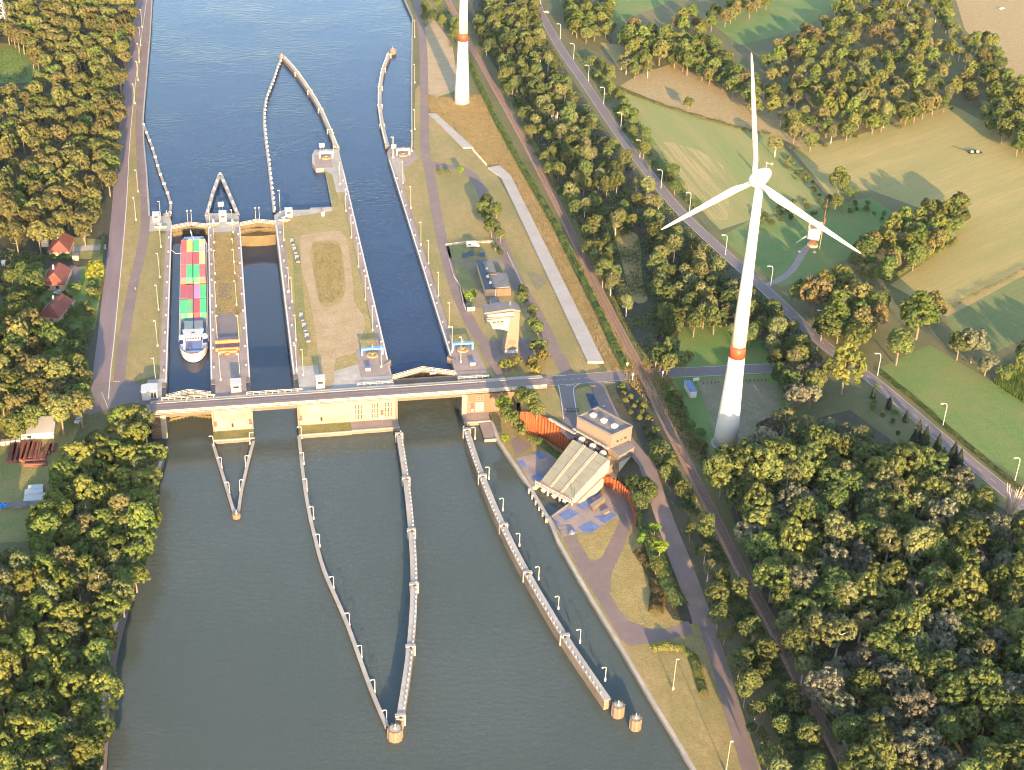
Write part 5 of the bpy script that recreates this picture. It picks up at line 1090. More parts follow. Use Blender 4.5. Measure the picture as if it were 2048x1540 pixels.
# ------------------------------------------------------------------ houses and yard on the left
h7 = crop(0,440,7.7)
def house(label, p_near_l, p_near_r, L, zr, ze, seed):
    a, b = G(p_near_l, ze), G(p_near_r, ze); a.z = b.z = 0
    w = (b-a); wl = w.length; dx = w.normalized(); dy = Vector((-dx.y,dx.x,0)); t = thing('house', label, 'house', (a+b)/2)
    P = lambda u, v_, z: tuple(a+dx*u+dy*v_+Vector((0,0,z)))
    mb = MB(); mb.add([P(0,0,0),P(wl,0,0),P(wl,L,0),P(0,L,0),P(0,0,ze),P(wl,0,ze),P(wl,L,ze),P(0,L,ze)],[(0,3,2,1),(0,1,5,4),(1,2,6,5),(2,3,7,6),(3,0,4,7)]); mb.build('wall','house_wall',t)
    hip = 3.2; e = .5
    R0, R1 = P(wl/2,hip,zr), P(wl/2,L-1.2,zr); E0, E1, E2, E3 = P(-e,-e,ze-.2),P(wl+e,-e,ze-.2),P(wl+e,L+e,ze-.2),P(-e,L+e,ze-.2)
    mb = MB(); mb.add([E0,E1,E2,E3,R0,R1],[(0,1,4),(1,2,5,4),(2,3,5),(3,0,4,5),(0,3,2,1)]); rf = mb.build('roof','roof_tile',t)
    MB().tube(R0,R1,.16,.16,6).build('ridge','roof_tile',rf); MB().tube(R0,E0,.12,.12,6).tube(R0,E1,.12,.12,6).build('hip_ridge','roof_tile',rf)
    c = P(wl/2-1.3,L*.6,zr-.6); MB().box(c[0]-.35,c[0]+.35,c[1]-.35,c[1]+.35,zr-1.2,zr+.9).build('chimney','white_old',rf)
    for k in range(2): q = P(wl*.25+k*wl*.42,-.03,1.6); MB().box(q[0]-.6,q[0]+.6,q[1]-.06,q[1]+.06,.9,2.2).build('window','window_dark',t)
    for s_ in (0,1): MB().path([P(-e if s_ == 0 else wl+e,-e,ze-.25),P(-e if s_ == 0 else wl+e,L+e,ze-.25)],.09,5).build('gutter','galvanised',t)
    return t
house('topmost of the three red-roofed houses left of the road', h7(752,490), h7(1055,485), 14.5, 6.6, 3.0, 1)
house('middle red-roofed house with a white conservatory left of the road', h7(655,985), h7(985,985), 14.5, 6.6, 3.0, 2)
house('lowest red-roofed house half hidden by tree crowns left of the road', h7(590,1470), h7(895,1500), 15.0, 6.6, 3.0, 3)
v = G(h7(620,930),2.6); t = thing('conservatory', 'white and glass conservatory on the left side of the middle red-roofed house', 'conservatory', (v.x,v.y,0))
MB().box(v.x-2.6,v.x-.2,v.y+.5,v.y+9,0,2.4).build('wall','white_paint',t); MB().prism([(v.x-2.8,v.y+.3),(v.x,v.y+.3),(v.x,v.y+9.2),(v.x-2.8,v.y+9.2)],2.4,2.6).build('roof','galvanised',t); MB().box(v.x-3.2,v.x-.2,v.y-2.5,v.y+.4,2.2,2.5).build('lean_to_roof','white_old',t)
for i, (p, w_, d_, hh, m_, lab) in enumerate(((h7(525,1000),2.6,3,2.2,'grey_roof','small grey shed beside the middle house'),(h7(1170,600),2.6,3.2,2.2,'grey_roof','small dark shed between hedge and yellow tree'),(h7(700,400),3,2.2,2.3,'white_old','pale lean-to on the left of the topmost house'),(h7(60,690),1.4,2,1.6,'white_paint','small white box in the garden at the far left'))):
    v = G(p); t = thing('shed', lab, 'shed', v); MB().box(v.x-w_/2,v.x+w_/2,v.y-d_/2,v.y+d_/2,0,hh).build('wall','house_wall' if i < 2 else 'white_old',t); MB().box(v.x-w_/2-.15,v.x+w_/2+.15,v.y-d_/2-.15,v.y+d_/2+.15,hh,hh+.18).build('roof',m_,t)
def car(label, v, rz, m, cat='car'):
    t = thing('parked_car', label, cat, (0,0,0))
    secs = [(-2.1,.45,.75),(-1.9,.4,.95),(-.9,.4,1.0),(-.45,.4,1.42),(.9,.4,1.45),(1.6,.4,1.0),(2.05,.42,.85),(2.15,.5,.7)]
    mb = MB(); vs = []; 
    for x_, z0, z1 in secs: vs += [(x_,-.85,z0),(x_,.85,z0),(x_,.72 if z1 > 1.1 else .84,z1),(x_,-.72 if z1 > 1.1 else -.84,z1)]
    fs = [(0,1,2,3)]+[(4*i+j,4*i+4+j,4*i+4+(j+1)%4,4*i+(j+1)%4) for i in range(len(secs)-1) for j in range(4)]+[tuple(4*len(secs)-4+j for j in (3,2,1,0))]
    mb.add(vs, fs); mb.build('body', m, t); MB().box(-.75,1.3,-.86,.86,1.05,1.3).build('windows','glass',t)
    for sx in (-1.35,1.4):
        for sy in (-.8,.8): link(wq,'wheel',t,(sx,sy,.34),math.pi/2)
    t.location = v; t.rotation_euler = (0,0,rz); return t
car('silver car parked beside the lowest red-roofed house', G(h7(910,1135)), .1, 'galvanised')
car('white car on the shaded country road at the top', G(d1(508,100)), -.9, 'white_paint')
car('dark car parked under the trees near the left road end', G(c3(605,395)), 1.3, 'galvanised')
# pile yard
y7 = crop(0,820,6.42)
v0, v1 = G(y7(270,395)), G(y7(690,380)); t = thing('storage_shed', 'long low shed with a pale lilac roof above the rusty pile yard', 'shed', v0)
MB().box(v0.x,v1.x,v0.y,v0.y+9,0,2.6).build('wall','white_old',t); MB().add([(v0.x-.4,v0.y-.5,2.6),(v1.x+.4,v0.y-.5,2.6),(v1.x+.4,v0.y+9.4,3.4),(v0.x-.4,v0.y+9.4,3.4),(v0.x-.4,v0.y-.5,2.8),(v1.x+.4,v0.y-.5,2.8),(v1.x+.4,v0.y+9.4,3.6),(v0.x-.4,v0.y+9.4,3.6)],[(0,3,2,1),(4,5,6,7),(0,1,5,4),(1,2,6,5),(2,3,7,6),(3,0,4,7)]).build('roof','galvanised',t)
MB().box(v0.x+2.2,v0.x+3.6,v0.y-.06,v0.y,.8,1.9).build('door','window_dark',t)
v0, v1 = G(y7(-60,470)), G(y7(270,430)); t = thing('block_row', 'row of pale concrete blocks left of the long shed', 'blocks', v0)
for k in range(5): a = v0+(v1-v0)*(k/5); MB().box(a.x+.1,a.x+(v1.x-v0.x)/5-.1,a.y,a.y+1.6,0,1.6).build('block','pale_concrete',t)
ends = [((180,455),(130,680)),((240,450),(195,680)),((320,430),(255,670)),((385,430),(315,650)),((440,420),(385,640)),((500,430),(455,655)),((640,460),(600,580)),((700,450),(670,540)),((560,560),(535,660))]
for i, (a, b) in enumerate(ends):
    a, b = G(y7(*a)), G(y7(*b)); t = thing('rusty_pile_stack', 'rusty stack of steel piles in the left yard, %s from the left' % ORD[i], 'steel piles', b, 'rusty pile stacks in the yard')
    d_ = Vector((b.x-a.x,b.y-a.y)); 
    for k in range(3): MB().obox(((a.x+b.x)/2+(k-1)*.72,(a.y+b.y)/2), d_, d_.length/2, .3, .1, .9+.25*(k==1)).build('pile','rust_old',t)
for i, (a, b) in enumerate((((305,675),(600,660)),((310,725),(610,710)))):
    a, b = G(y7(*a)), G(y7(*b)); t = thing('rusty_beam', 'long red rusty beam lying crosswise in the left yard, %s one' % ('upper','lower')[i], 'steel beam', a); MB().wall([(a.x,a.y),(b.x,b.y)],.9,.1,.35).wall([(a.x,a.y),(b.x,b.y)],.3,.35,.9).wall([(a.x,a.y),(b.x,b.y)],.9,.9,1.05).build('flange','rust_old',t)
for i, (p, w_, d_, hh, m_) in enumerate((((460,1030),5,2.6,1.5,'galvanised'),((440,1090),6,2.6,1.6,'galvanised'),((450,1150),7,4.2,1.2,'galvanised'),((215,1240),7,2.4,1.2,'grey_roof'),((420,1235),7,2.2,1.0,'grey_roof'))):
    v = G(y7(*p)); t = thing('sheet_stack', 'grey stack of sheets in the lower yard, %s from the top' % ORD[i], 'stack', v, 'grey stacks in the lower yard')
    MB().box(v.x-w_/2,v.x+w_/2,v.y-d_/2,v.y+d_/2,0,hh*.5).build('bundle','grey_roof',t); MB().box(v.x-w_/2+.2,v.x+w_/2-.1,v.y-d_/2+.1,v.y+d_/2-.15,hh*.5,hh).build('bundle',m_,t)
for i, p in enumerate(((15,1250),(75,1250))):
    v = G(y7(*p)); t = thing('blue_tank', 'bright blue plastic tank in the left yard, %s of the pair' % ('left','right')[i], 'tank', v); MB().lathe([(.75,0),(.8,.3),(.8,1.3),(.55,1.5),(.3,1.55)],14,tuple(v)).build('body','blue_plastic',t); MB().lathe([(.3,1.55),(.3,1.65)],10,tuple(v)).build('lid','dark_metal',t)

# ------------------------------------------------------------------ old post mill, pylon, field machine
v = G(crop(1560,320,7)(455,1200)); mx_, my_ = v.x, v.y
t = thing('post_mill', 'old wooden post mill with white boarded sides and brown sails in the round lawn', 'windmill', v)
MB().lathe([(2.6,0),(2.6,1.0),(2.4,1.1)],12,(mx_,my_,0)).build('brick_foot','house_wall',t); 
mb = MB(); mb.tube((mx_,my_,0),(mx_,my_,6),.45,.4,8)
for a in (0,1,2,3): mb.tube((mx_+2.2*math.cos(a*1.571+.4),my_+2.2*math.sin(a*1.571+.4),1),(mx_,my_,4.6),.22,.2,6)
mb.build('trestle','rust_old',t)
an_ = math.radians(-28); ux, uy = math.cos(an_), math.sin(an_)
def ml(a, b, z): return (mx_+a*ux-b*uy, my_+a*uy+b*ux, z)
mb = MB(); mb.add([ml(-2.6,-2.2,4),ml(2.6,-2.2,4),ml(2.6,2.2,4),ml(-2.6,2.2,4),ml(-2.6,-2.2,9.5),ml(2.6,-2.2,9.5),ml(2.6,2.2,9.5),ml(-2.6,2.2,9.5)],[(0,3,2,1),(4,5,6,7),(0,1,5,4),(1,2,6,5),(2,3,7,6),(3,0,4,7)]); mb.build('buck','white_old',t)
mb = MB(); mb.add([ml(-2.9,-2.4,9.4),ml(2.9,-2.4,9.4),ml(2.9,2.4,9.4),ml(-2.9,2.4,9.4),ml(-2.9,0,12.2),ml(2.9,0,12.2)],[(0,1,5,4),(2,3,4,5),(1,2,5),(3,0,4),(0,3,2,1)]); mb.build('roof','house_wall',t)
mb = MB(); mb.add([ml(-3,-2.26,4.3),ml(.2,-2.26,4.3),ml(.2,-2.26,8.6),ml(-3,-2.26,8.6)],[(0,1,2,3)]); 
MB().tube(ml(-2.8,-.9,5),ml(-7.5,-1.6,.6),.16).tube(ml(-2.8,.4,5),ml(-7.5,-.4,.6),.16).build('tail_stair','white_old',t)
MB().box(mx_-.9,mx_+.9,my_-2.3,my_-2.15,0.1,.9).build('door','rust_old',t)
sc_ = Vector(ml(3.4,0,10.6)); sd = Vector((-uy,ux,0)); MB().tube(ml(1.5,0,10.5),tuple(sc_+Vector((ux,uy,0))*.4),.35,.3,8).build('windshaft','rust_old',t)
for k in range(4):
    th = math.radians(2+90*k); ax = sd*math.sin(th)+Vector((0,0,1))*math.cos(th); pe = sd*math.cos(th)-Vector((0,0,1))*math.sin(th)
    mb = MB(); mb.tube(sc_,sc_+ax*12.6,.2,.12,6); s_ = mb.build('sail','rust_old',t)
    mb = MB(); a, b, c, d = sc_+ax*2.5+pe*.15, sc_+ax*12.4+pe*.15, sc_+ax*12.4+pe*2.0, sc_+ax*2.5+pe*2.0; w_ = Vector((ux,uy,0))*.06
    mb.add([a-w_,b-w_,c-w_,d-w_,a+w_,b+w_,c+w_,d+w_],[(0,3,2,1),(4,5,6,7),(0,1,5,4),(1,2,6,5),(2,3,7,6),(3,0,4,7)]); mb.build('sail_boards','house_wall',s_)
for i, p in enumerate(((270,1295),(480,1305))):
    v = G(crop(1560,320,7)(*p)); t = thing('marker_stone', 'round white stone beside the mill path, %s one' % ('left','right')[i], 'stone', v); MB().lathe([(.7,0),(.8,.4),(.5,.8),(.1,.9)],10,tuple(v)).build('stone','white_paint',t)
v = G(crop(0,0,11)(180,790)); t = thing('power_pylon', 'white steel lattice pylon cut off at the top left corner', 'pylon', v)
mb = MB(); Hh = 46; w0, w1 = 4.2, 1.0; bx, by = v.x-4, v.y+3
cor = lambda z: [(bx+sx*(w0+(w1-w0)*z/Hh),by+sy*(w0+(w1-w0)*z/Hh),z) for sx,sy in ((-1,-1),(1,-1),(1,1),(-1,1))]
for i in range(4): MB().tube(cor(0)[i],cor(Hh)[i],.3,.22,5).build('leg','galvanised',t)
zs = [0,7,13,19,24,29,34,38,42,46]
for a, b in zip(zs[:-1],zs[1:]):
    A, B = cor(a), cor(b)
    for i in range(4): mb.tube(A[i],B[(i+1)%4],.14,.14,4); mb.tube(A[(i+1)%4],B[i],.14,.14,4); mb.tube(B[i],B[(i+1)%4],.14,.14,4)
mb.build('bracing','galvanised',t)
for z, w_ in ((30,9),(38,8),(45,5)): MB().tube((bx-w_,by,z+.6),(bx,by,z+1.5),.2).tube((bx+w_,by,z+.6),(bx,by,z+1.5),.2).tube((bx-w_,by,z+.6),(bx+w_,by,z),.2).build('crossarm','galvanised',t)
fm_ = crop(1900,260,8.55); a = G(fm_(340,420)); t = thing('field_machine', 'dark green farm implement with white drums standing in the golden field', 'farm machine', a)
MB().box(a.x,a.x+7.2,a.y,a.y+.3,.4,.8).box(a.x,a.x+7.2,a.y+3.6,a.y+3.9,.4,.8).box(a.x,a.x+.3,a.y,a.y+3.8,.4,.8).box(a.x+6.9,a.x+7.2,a.y,a.y+3.8,.4,.8).box(a.x+3.2,a.x+3.5,a.y,a.y+3.8,.4,1.4).build('frame','leaf_dark',t)
for x_ in (1.8,5.0): MB().lathe([(.9,.3),(.9,1.4),(.6,1.6)],14,(a.x+x_,a.y+1.4,0)).build('drum','white_old',t)
MB().tube((a.x+.2,a.y+2,.8),(a.x-4.5,a.y+12,.7),.18,.14).build('drawbar','dark_metal',t)
for x_ in (.8,6.2): MB().tube((a.x+x_-.2,a.y+3.2,.6),(a.x+x_+.2,a.y+3.2,.6),.6,.6,14).build('wheel','dark_metal',t)
car('white van on the farm track at the upper right corner', G((2003,19)), .4, 'white_paint', 'van')
# cyclists and a walker
def cyclist(label, v, rz, shirt):
    t = thing('bicycle', 'bicycle under the '+label, 'bicycle', v); t.rotation_euler = (0,0,rz)
    for x_ in (-.52,.52):
        mb = MB(); 
        for k in range(14):
            a0, a1 = 2*math.pi*k/14, 2*math.pi*(k+1)/14; mb.tube((x_+.33*math.cos(a0),0,.34+.33*math.sin(a0)),(x_+.33*math.cos(a1),0,.34+.33*math.sin(a1)),.03,.03,5)
        o = mb.mesh('wheel','dark_metal'); link(o,'wheel',t)
    link(MB().path([(-.52,0,.34),(-.15,0,.85),(.38,0,.9),(.52,0,.34)],.03,5).path([(-.15,0,.85),(0,0,.32),(.38,0,.9)],.03,5).path([(.38,-.25,1.05),(.38,.25,1.05)],.025,5).mesh('frame','dark_metal'),'frame',t); link(MB().box(-.32,-.02,-.08,.08,.93,1.0).mesh('saddle','dark_metal'),'saddle',t)
    p = person(label, [(0,0,.98),(.06,0,1.2),(.22,0,1.45),(.26,0,1.62)], [(.16,.1,.62),(.02,.1,.32)], [(.1,-.1,.56),(.05,-.1,.46)], [(.36,.22,1.22),(.4,.24,1.06)], [(.36,-.22,1.22),(.4,-.24,1.06)], shirt); p.location = v; p.rotation_euler = (0,0,rz)
def person(label, spine, legl, legr, arml, armr, shirt):
    me = bpy.data.meshes.new('body'); V = [Vector(s) for s in spine]; vs = list(V); ed = [(0,1),(1,2),(2,3)]; rad = [.15,.15,.16,.07]
    hd = V[3]+Vector((.03,0,.12)); vs.append(hd); ed.append((3,4)); rad.append(.115)
    for chain, root, rs in ((legl,0,(.1,.07)),(legr,0,(.1,.07)),(arml,2,(.055,.045)),(armr,2,(.055,.045))):
        prev = root
        for p, r_ in zip(chain, rs): vs.append(Vector(p)); ed.append((prev,len(vs)-1)); rad.append(r_); prev = len(vs)-1
        if root == 0: vs.append(Vector(chain[-1])+Vector((.16,0,-.02))); ed.append((prev,len(vs)-1)); rad.append(.055)
    me.from_pydata([tuple(v_) for v_ in vs], ed, []); o = bpy.data.objects.new('person', me); COL.objects.link(o)
    md = o.modifiers.new('skin','SKIN'); sv = me.skin_vertices[0].data
    for i, r_ in enumerate(rad): sv[i].radius = (r_,r_)
    sv[0].use_root = True; o.modifiers.new('sub','SUBSURF').levels = 1
    dg = bpy.context.evaluated_depsgraph_get(); m2 = bpy.data.meshes.new_from_object(o.evaluated_get(dg)); bpy.data.objects.remove(o)
    m2.materials.clear(); m2.materials.append(MT[shirt]); o = bpy.data.objects.new('person', m2); COL.objects.link(o); props(o, label, 'person')
    hb = MB().lathe([(.05,.0),(.12,.05),(.125,.12),(.09,.19),(.02,.22)],10,tuple(V[3]+Vector((.03,0,.04)))).mesh('head','skin'); link(hb,'head',o); hr = MB().lathe([(.13,0),(.135,.06),(.1,.13),(.02,.16)],10,tuple(V[3]+Vector((.01,0,.12)))).mesh('hair','dark_metal'); link(hr,'hair',o)
    return o
mat('skin',(.5,.3,.22)); mat('shirt_green',(.3,.5,.25)); mat('shirt_orange',(.6,.25,.1)); mat('shirt_dark',(.06,.06,.08))
v = G(e5(465,212),.82); cyclist('person in a pale green shirt cycling across the bridge', v, math.pi*.02, 'shirt_green')
v = G(c2(1045,775),.06); cyclist('person in orange cycling down the left tow path', v, -math.pi/2, 'shirt_orange')
p = person('person in dark clothes standing on the left quay under the trees', [(0,0,.9),(0,0,1.15),(.02,0,1.4),(.03,0,1.56)], [(.03,.1,.48),(.0,.1,.06)], [(.0,-.1,.48),(-.04,-.1,.06)], [(-.02,.24,1.15),(.05,.25,.9)], [(-.02,-.24,1.15),(.06,-.25,.9)], 'shirt_dark'); p.location = G(c3(1085,1030),ZQ+.03)
# ------------------------------------------------------------------ vegetation
def leaf_mesh(name, P, Nrm, size, mat_, rng, asp=.62, nw=.6):
    """one bent diamond of leaves at every point P, facing Nrm"""
    n = len(P); out = Nrm/(np.linalg.norm(Nrm,axis=1)[:,None]+1e-9); Nrm = Nrm+rng.normal(0,.45,(n,3)); Nrm /= np.linalg.norm(Nrm,axis=1)[:,None]+1e-9
    a = np.cross(Nrm, rng.normal(0,1,(n,3))); a /= np.linalg.norm(a,axis=1)[:,None]+1e-9; b = np.cross(Nrm,a)
    s = (size*rng.uniform(.65,1.3,n))[:,None]
    V = np.empty((n,4,3)); V[:,0] = P-a*s-Nrm*s*.18; V[:,1] = P-b*s*asp+Nrm*s*.1; V[:,2] = P+a*s-Nrm*s*.18; V[:,3] = P+b*s*asp+Nrm*s*.1
    me = bpy.data.meshes.new(name); me.vertices.add(4*n); me.vertices.foreach_set('co', V.reshape(-1))
    me.loops.add(4*n); me.loops.foreach_set('vertex_index', np.arange(4*n,dtype=np.int32)); me.polygons.add(n)
    me.polygons.foreach_set('loop_start', np.arange(0,4*n,4,dtype=np.int32)); me.polygons.foreach_set('loop_total', np.full(n,4,dtype=np.int32))
    me.materials.append(MT[mat_]); me.update(); me.validate()
    sn = out*nw+Nrm*(1-nw); sn /= np.linalg.norm(sn,axis=1)[:,None]+1e-9
    me.normals_split_custom_set_from_vertices(np.repeat(sn,4,0).tolist()); return me
def sph(rng, n):
    v = rng.normal(0,1,(n,3)); return v/np.linalg.norm(v,axis=1)[:,None]
def crown_pts(rng, R, zc, rz, nl, tufts, leaves, tr, spread=.6, zlow=-.45):
    C = sph(rng,nl)*(rng.uniform(.35,1,nl)**.5)[:,None]*np.array([R*spread,R*spread,rz*spread]); C[0] = (0,0,rz*.15)
    lr = R*rng.uniform(.36,.56,nl)
    P = []; U = []
    while len(P) < tufts:
        k = rng.integers(nl); u = sph(rng,1)[0]
        if u[2] < zlow: continue
        p = C[k]+u*lr[k]*np.array([1,1,min(1.1,rz/R*1.05)])
        d = np.linalg.norm((p-C)/np.maximum(lr,.1)[:,None],axis=1); d[k] = 9
        if (d < .72).any(): continue
        P.append(p); U.append(u)
    P = np.array(P); U = np.array(U); n = len(P)
    v = sph(rng,n*leaves).reshape(n,leaves,3)+U[:,None]*.7; v /= np.linalg.norm(v,axis=2)[:,:,None]
    rr = tr*rng.uniform(.6,1.25,(n,1,1))*np.ones((1,leaves,1))
    L = P[:,None]+v*rr*rng.uniform(.75,1.05,(n,leaves,1))
    L[:,:,2] += zc
    return L.reshape(-1,3), v.reshape(-1,3)
def trunk_mesh(name, h, r, rng, limbs=5, R=3.5, m='trunk', zc=8):
    mb = MB(); lean = rng.normal(0,.25,2)
    mb.tube((0,0,-.3),(lean[0]*.5,lean[1]*.5,h*.5),r,r*.75,7,False).tube((lean[0]*.5,lean[1]*.5,h*.5),(lean[0],lean[1],h),r*.75,r*.3,7)
    for k in range(limbs):
        a = 2*math.pi*(k+rng.uniform(0,.7))/limbs; z0 = h*rng.uniform(.42,.8); q = R*rng.uniform(.5,.85)
        mb.tube((lean[0]*z0/h,lean[1]*z0/h,z0),(q*math.cos(a),q*math.sin(a),z0+q*rng.uniform(.4,.9)),r*.4,r*.12,5)
    return mb.mesh(name, m)
PROTO = {}
def proto(kind, i):
    key = (kind,i)
    if key in PROTO: return PROTO[key]
    rng = np.random.default_rng(abs(hash(kind)) % 1000 + i*17 if False else sum(map(ord,kind))+i*17)
    if kind == 'oak': R, zc, rz, nl, tf, lv, tr, ls, h, lm, tm, nm = 5.0, 8.3, 5.0, 10, 180, 24, .85, .36, 9, 'leaf_oak', 'trunk', 'oak_tree'
    elif kind == 'beech': R, zc, rz, nl, tf, lv, tr, ls, h, lm, tm, nm = 4.8, 8.4, 4.6, 10, 170, 24, .82, .35, 9, 'leaf_yellowgreen', 'trunk', 'quay_oak_tree'  # an oak with yellower leaves for the quay wood; species is nominal
    elif kind == 'alder': R, zc, rz, nl, tf, lv, tr, ls, h, lm, tm, nm = 4.6, 7.8, 5.0, 10, 160, 24, .8, .34, 9, 'leaf_midgreen', 'trunk', 'green_oak_tree'  # oak again, smaller and greener; the alder key is only a name
    elif kind == 'hornbeam': R, zc, rz, nl, tf, lv, tr, ls, h, lm, tm, nm = 4.9, 8.0, 4.8, 10, 170, 24, .85, .36, 9, 'leaf_oak', 'trunk', 'round_oak_tree'  # near copy of the oak crown, a separate kind in name only
    elif kind == 'pine': R, zc, rz, nl, tf, lv, tr, ls, h, lm, tm, nm = 4.5, 9.6, 5.0, 10, 190, 24, .74, .34, 12, 'leaf_pine', 'trunk', 'pine_tree'
    elif kind == 'birch': R, zc, rz, nl, tf, lv, tr, ls, h, lm, tm, nm = 3.9, 8.4, 5.8, 10, 150, 22, .7, .30, 12, 'leaf_birch', 'birch_bark', 'birch_tree'
    elif kind == 'willow': R, zc, rz, nl, tf, lv, tr, ls, h, lm, tm, nm = 4.6, 7.0, 4.8, 10, 150, 24, .75, .32, 8, 'leaf_grey', 'trunk', 'willow_tree'
    elif kind == 'ash': R, zc, rz, nl, tf, lv, tr, ls, h, lm, tm, nm = 5.0, 8.3, 5.4, 11, 160, 24, .9, .40, 10, 'leaf_autumn' if i == 2 else 'leaf_yellowgreen' if i == 1 else 'leaf_oak', 'trunk', 'ash_tree'
    elif kind == 'spruce': R, zc, rz, nl, tf, lv, tr, ls, h, lm, tm, nm = 2.2, 5.0, 5.0, 1, 110, 22, .5, .28, 9, 'leaf_dark', 'trunk', 'spruce_tree'
    elif kind == 'yellow': R, zc, rz, nl, tf, lv, tr, ls, h, lm, tm, nm = 4.3, 6.0, 5.4, 9, 140, 26, .85, .34, 7, 'leaf_yellow', 'trunk', 'maple_tree'
    elif kind == 'lime': R, zc, rz, nl, tf, lv, tr, ls, h, lm, tm, nm = 4.0, 7.5, 4.0, 8, 130, 24, .8, .34, 8, 'leaf_lime', 'trunk', 'lime_tree'
    elif kind == 'shrub': R, zc, rz, nl, tf, lv, tr, ls, h, lm, tm, nm = 2.0, 1.6, 1.7, 6, 50, 22, .5, .26, 1.6, 'leaf_shrub', 'trunk', 'shrub'
    elif kind == 'bush': R, zc, rz, nl, tf, lv, tr, ls, h, lm, tm, nm = 2.0, 1.6, 1.6, 6, 50, 22, .5, .26, 1.6, 'leaf_hedge', 'trunk', 'bush'
    elif kind == 'dead': R, zc, rz, nl, tf, lv, tr, ls, h, lm, tm, nm = 3.0, 8, 3, 5, 6, 6, .4, .2, 10, 'leaf_grey', 'dead_wood', 'dead_tree'
    if kind == 'spruce':
        n = tf*lv; z = rng.uniform(0,1,n); a = rng.uniform(0,2*math.pi,n); rr = R*(1-z)**.8*rng.uniform(.75,1.05,n)*(1+.18*np.sin(a*5+z*40)); L = np.stack([rr*np.cos(a),rr*np.sin(a),z*10+.4],1); v = np.stack([np.cos(a),np.sin(a),np.full(n,.5)],1)
    else: L, v = crown_pts(rng,R,zc,rz,nl,tf,lv,tr)
    cm = leaf_mesh('crown', L, v, ls, lm, rng)
    if kind == 'dead':
        mb = MB()
        for k in range(16):
            a = rng.uniform(0,6.28); q = rng.uniform(1,3.2); z0 = rng.uniform(2,6); z1 = rng.uniform(8,13); mb.tube((0,0,z0*.5),(q*.5*math.cos(a),q*.5*math.sin(a),z0+2.5),.22,.16,5); mb.tube((q*.5*math.cos(a),q*.5*math.sin(a),z0+2.5),(q*math.cos(a),q*math.sin(a),z1),.16,.05,5)
        tm_ = mb.mesh('trunk',tm)
    else: tm_ = trunk_mesh('trunk', h, .32 if h > 4 else .1, rng, 5 if h > 4 else 3, R, tm)
    PROTO[key] = (nm, cm, tm_, zc, R); return PROTO[key]
COUNT = {}
def plant(kind, x, y, z, s, label, group=None, i=None, sz=None, m=None):
    nm, cm, tm_, zc, R = proto(kind, rnd.randrange(3) if i is None else i)
    o = bpy.data.objects.new(nm, None); COL.objects.link(o); o.location = (x,y,z); o.rotation_euler = (0,0,rnd.uniform(0,6.28)); o.scale = (s*rnd.uniform(.9,1.1),s*rnd.uniform(.9,1.1),sz or s*rnd.uniform(.88,1.14)); o.empty_display_size = 1
    props(o, label, 'shrub' if kind in ('shrub','bush') else 'tree', group)
    link(cm,'crown',o); link(tm_,'trunk',o); COUNT[nm] = COUNT.get(nm,0)+1
    return o
def inside(p, poly):
    c = False; j = len(poly)-1
    for i in range(len(poly)):
        a, b = poly[i], poly[j]
        if (a[1] > p[1]) != (b[1] > p[1]) and p[0] < (b[0]-a[0])*(p[1]-a[1])/(b[1]-a[1])+a[0]: c = not c
        j = i
    return c
CELL = {}
def free(x, y, r):
    for ix in range(int(x//10)-1,int(x//10)+2):
        for iy in range(int(y//10)-1,int(y//10)+2):
            for (a,b,q) in CELL.get((ix,iy),()):
                if (a-x)**2+(b-y)**2 < (max(r,q)*.5+min(r,q)*.5)**2: return False
    return True
def zone(poly, kinds, spacing, smin, smax, label, group, zc=8.0, z=0.0, maxn=400, holes=(), tries=60, zf=None):
    """scatter trees so that their crowns fill the surveyed outline"""
    W_ = px(poly, z+zc); xs = [p[0] for p in W_]; ys_ = [p[1] for p in W_]; hs = [px(h,z+zc) for h in holes]
    ar = abs(sum(W_[i][0]*W_[(i+1)%len(W_)][1]-W_[(i+1)%len(W_)][0]*W_[i][1] for i in range(len(W_))))/2
    n = 0; want = min(maxn, int(ar/(spacing**2*.78))); t = 0; got = []
    while n < want and t < want*tries:
        t += 1; x, y = rnd.uniform(min(xs),max(xs)), rnd.uniform(min(ys_),max(ys_))
        if not inside((x,y),W_) or any(inside((x,y),h) for h in hs) or not free(x,y,spacing): continue
        CELL.setdefault((int(x//10),int(y//10)),[]).append((x,y,spacing))
        k = rnd.choices([q[0] for q in kinds],[q[1] for q in kinds])[0]
        s = rnd.uniform(smin,smax)
        got.append((plant(k, x, y, zf(x,y) if zf else z, s, label[k], group), x, y, (s-smin)/(smax-smin+1e-6), label[k])); n += 1
    # say where in its wood each one stands
    got.sort(key=lambda g: -g[2]); m = len(got)
    if m > 5:
        nb = min(6, max(2, m//6)); bands = {2:['upper half','lower half'],3:['top third','middle third','bottom third'],4:['top quarter','second quarter','third quarter','bottom quarter'],5:['top fifth','second fifth','third fifth','fourth fifth','bottom fifth'],6:['top sixth','second sixth','third sixth','fourth sixth','fifth sixth','bottom sixth']}[nb]
        for b in range(nb):
            row = sorted(got[b*m//nb:(b+1)*m//nb], key=lambda g: g[1]); r = len(row)
            for j, g in enumerate(row):
                side = ('leftmost' if j == 0 else 'rightmost' if j == r-1 else 'left' if j < r/3 else 'middle' if j < 2*r/3 else 'right')
                size = 'large ' if g[3] > .72 else 'small ' if g[3] < .28 else ''
                g[0]['label'] = '%s%s, %s, %s' % (size, g[4], bands[b], side)
    return n
def single(kind, p, s, label, zc=7, z=0, i=None, sz=None, group=None):
    x, y = G2(p, z+zc); CELL.setdefault((int(x//10),int(y//10)),[]).append((x,y,6*s)); return plant(kind, x, y, z, s, label, group, i, sz)
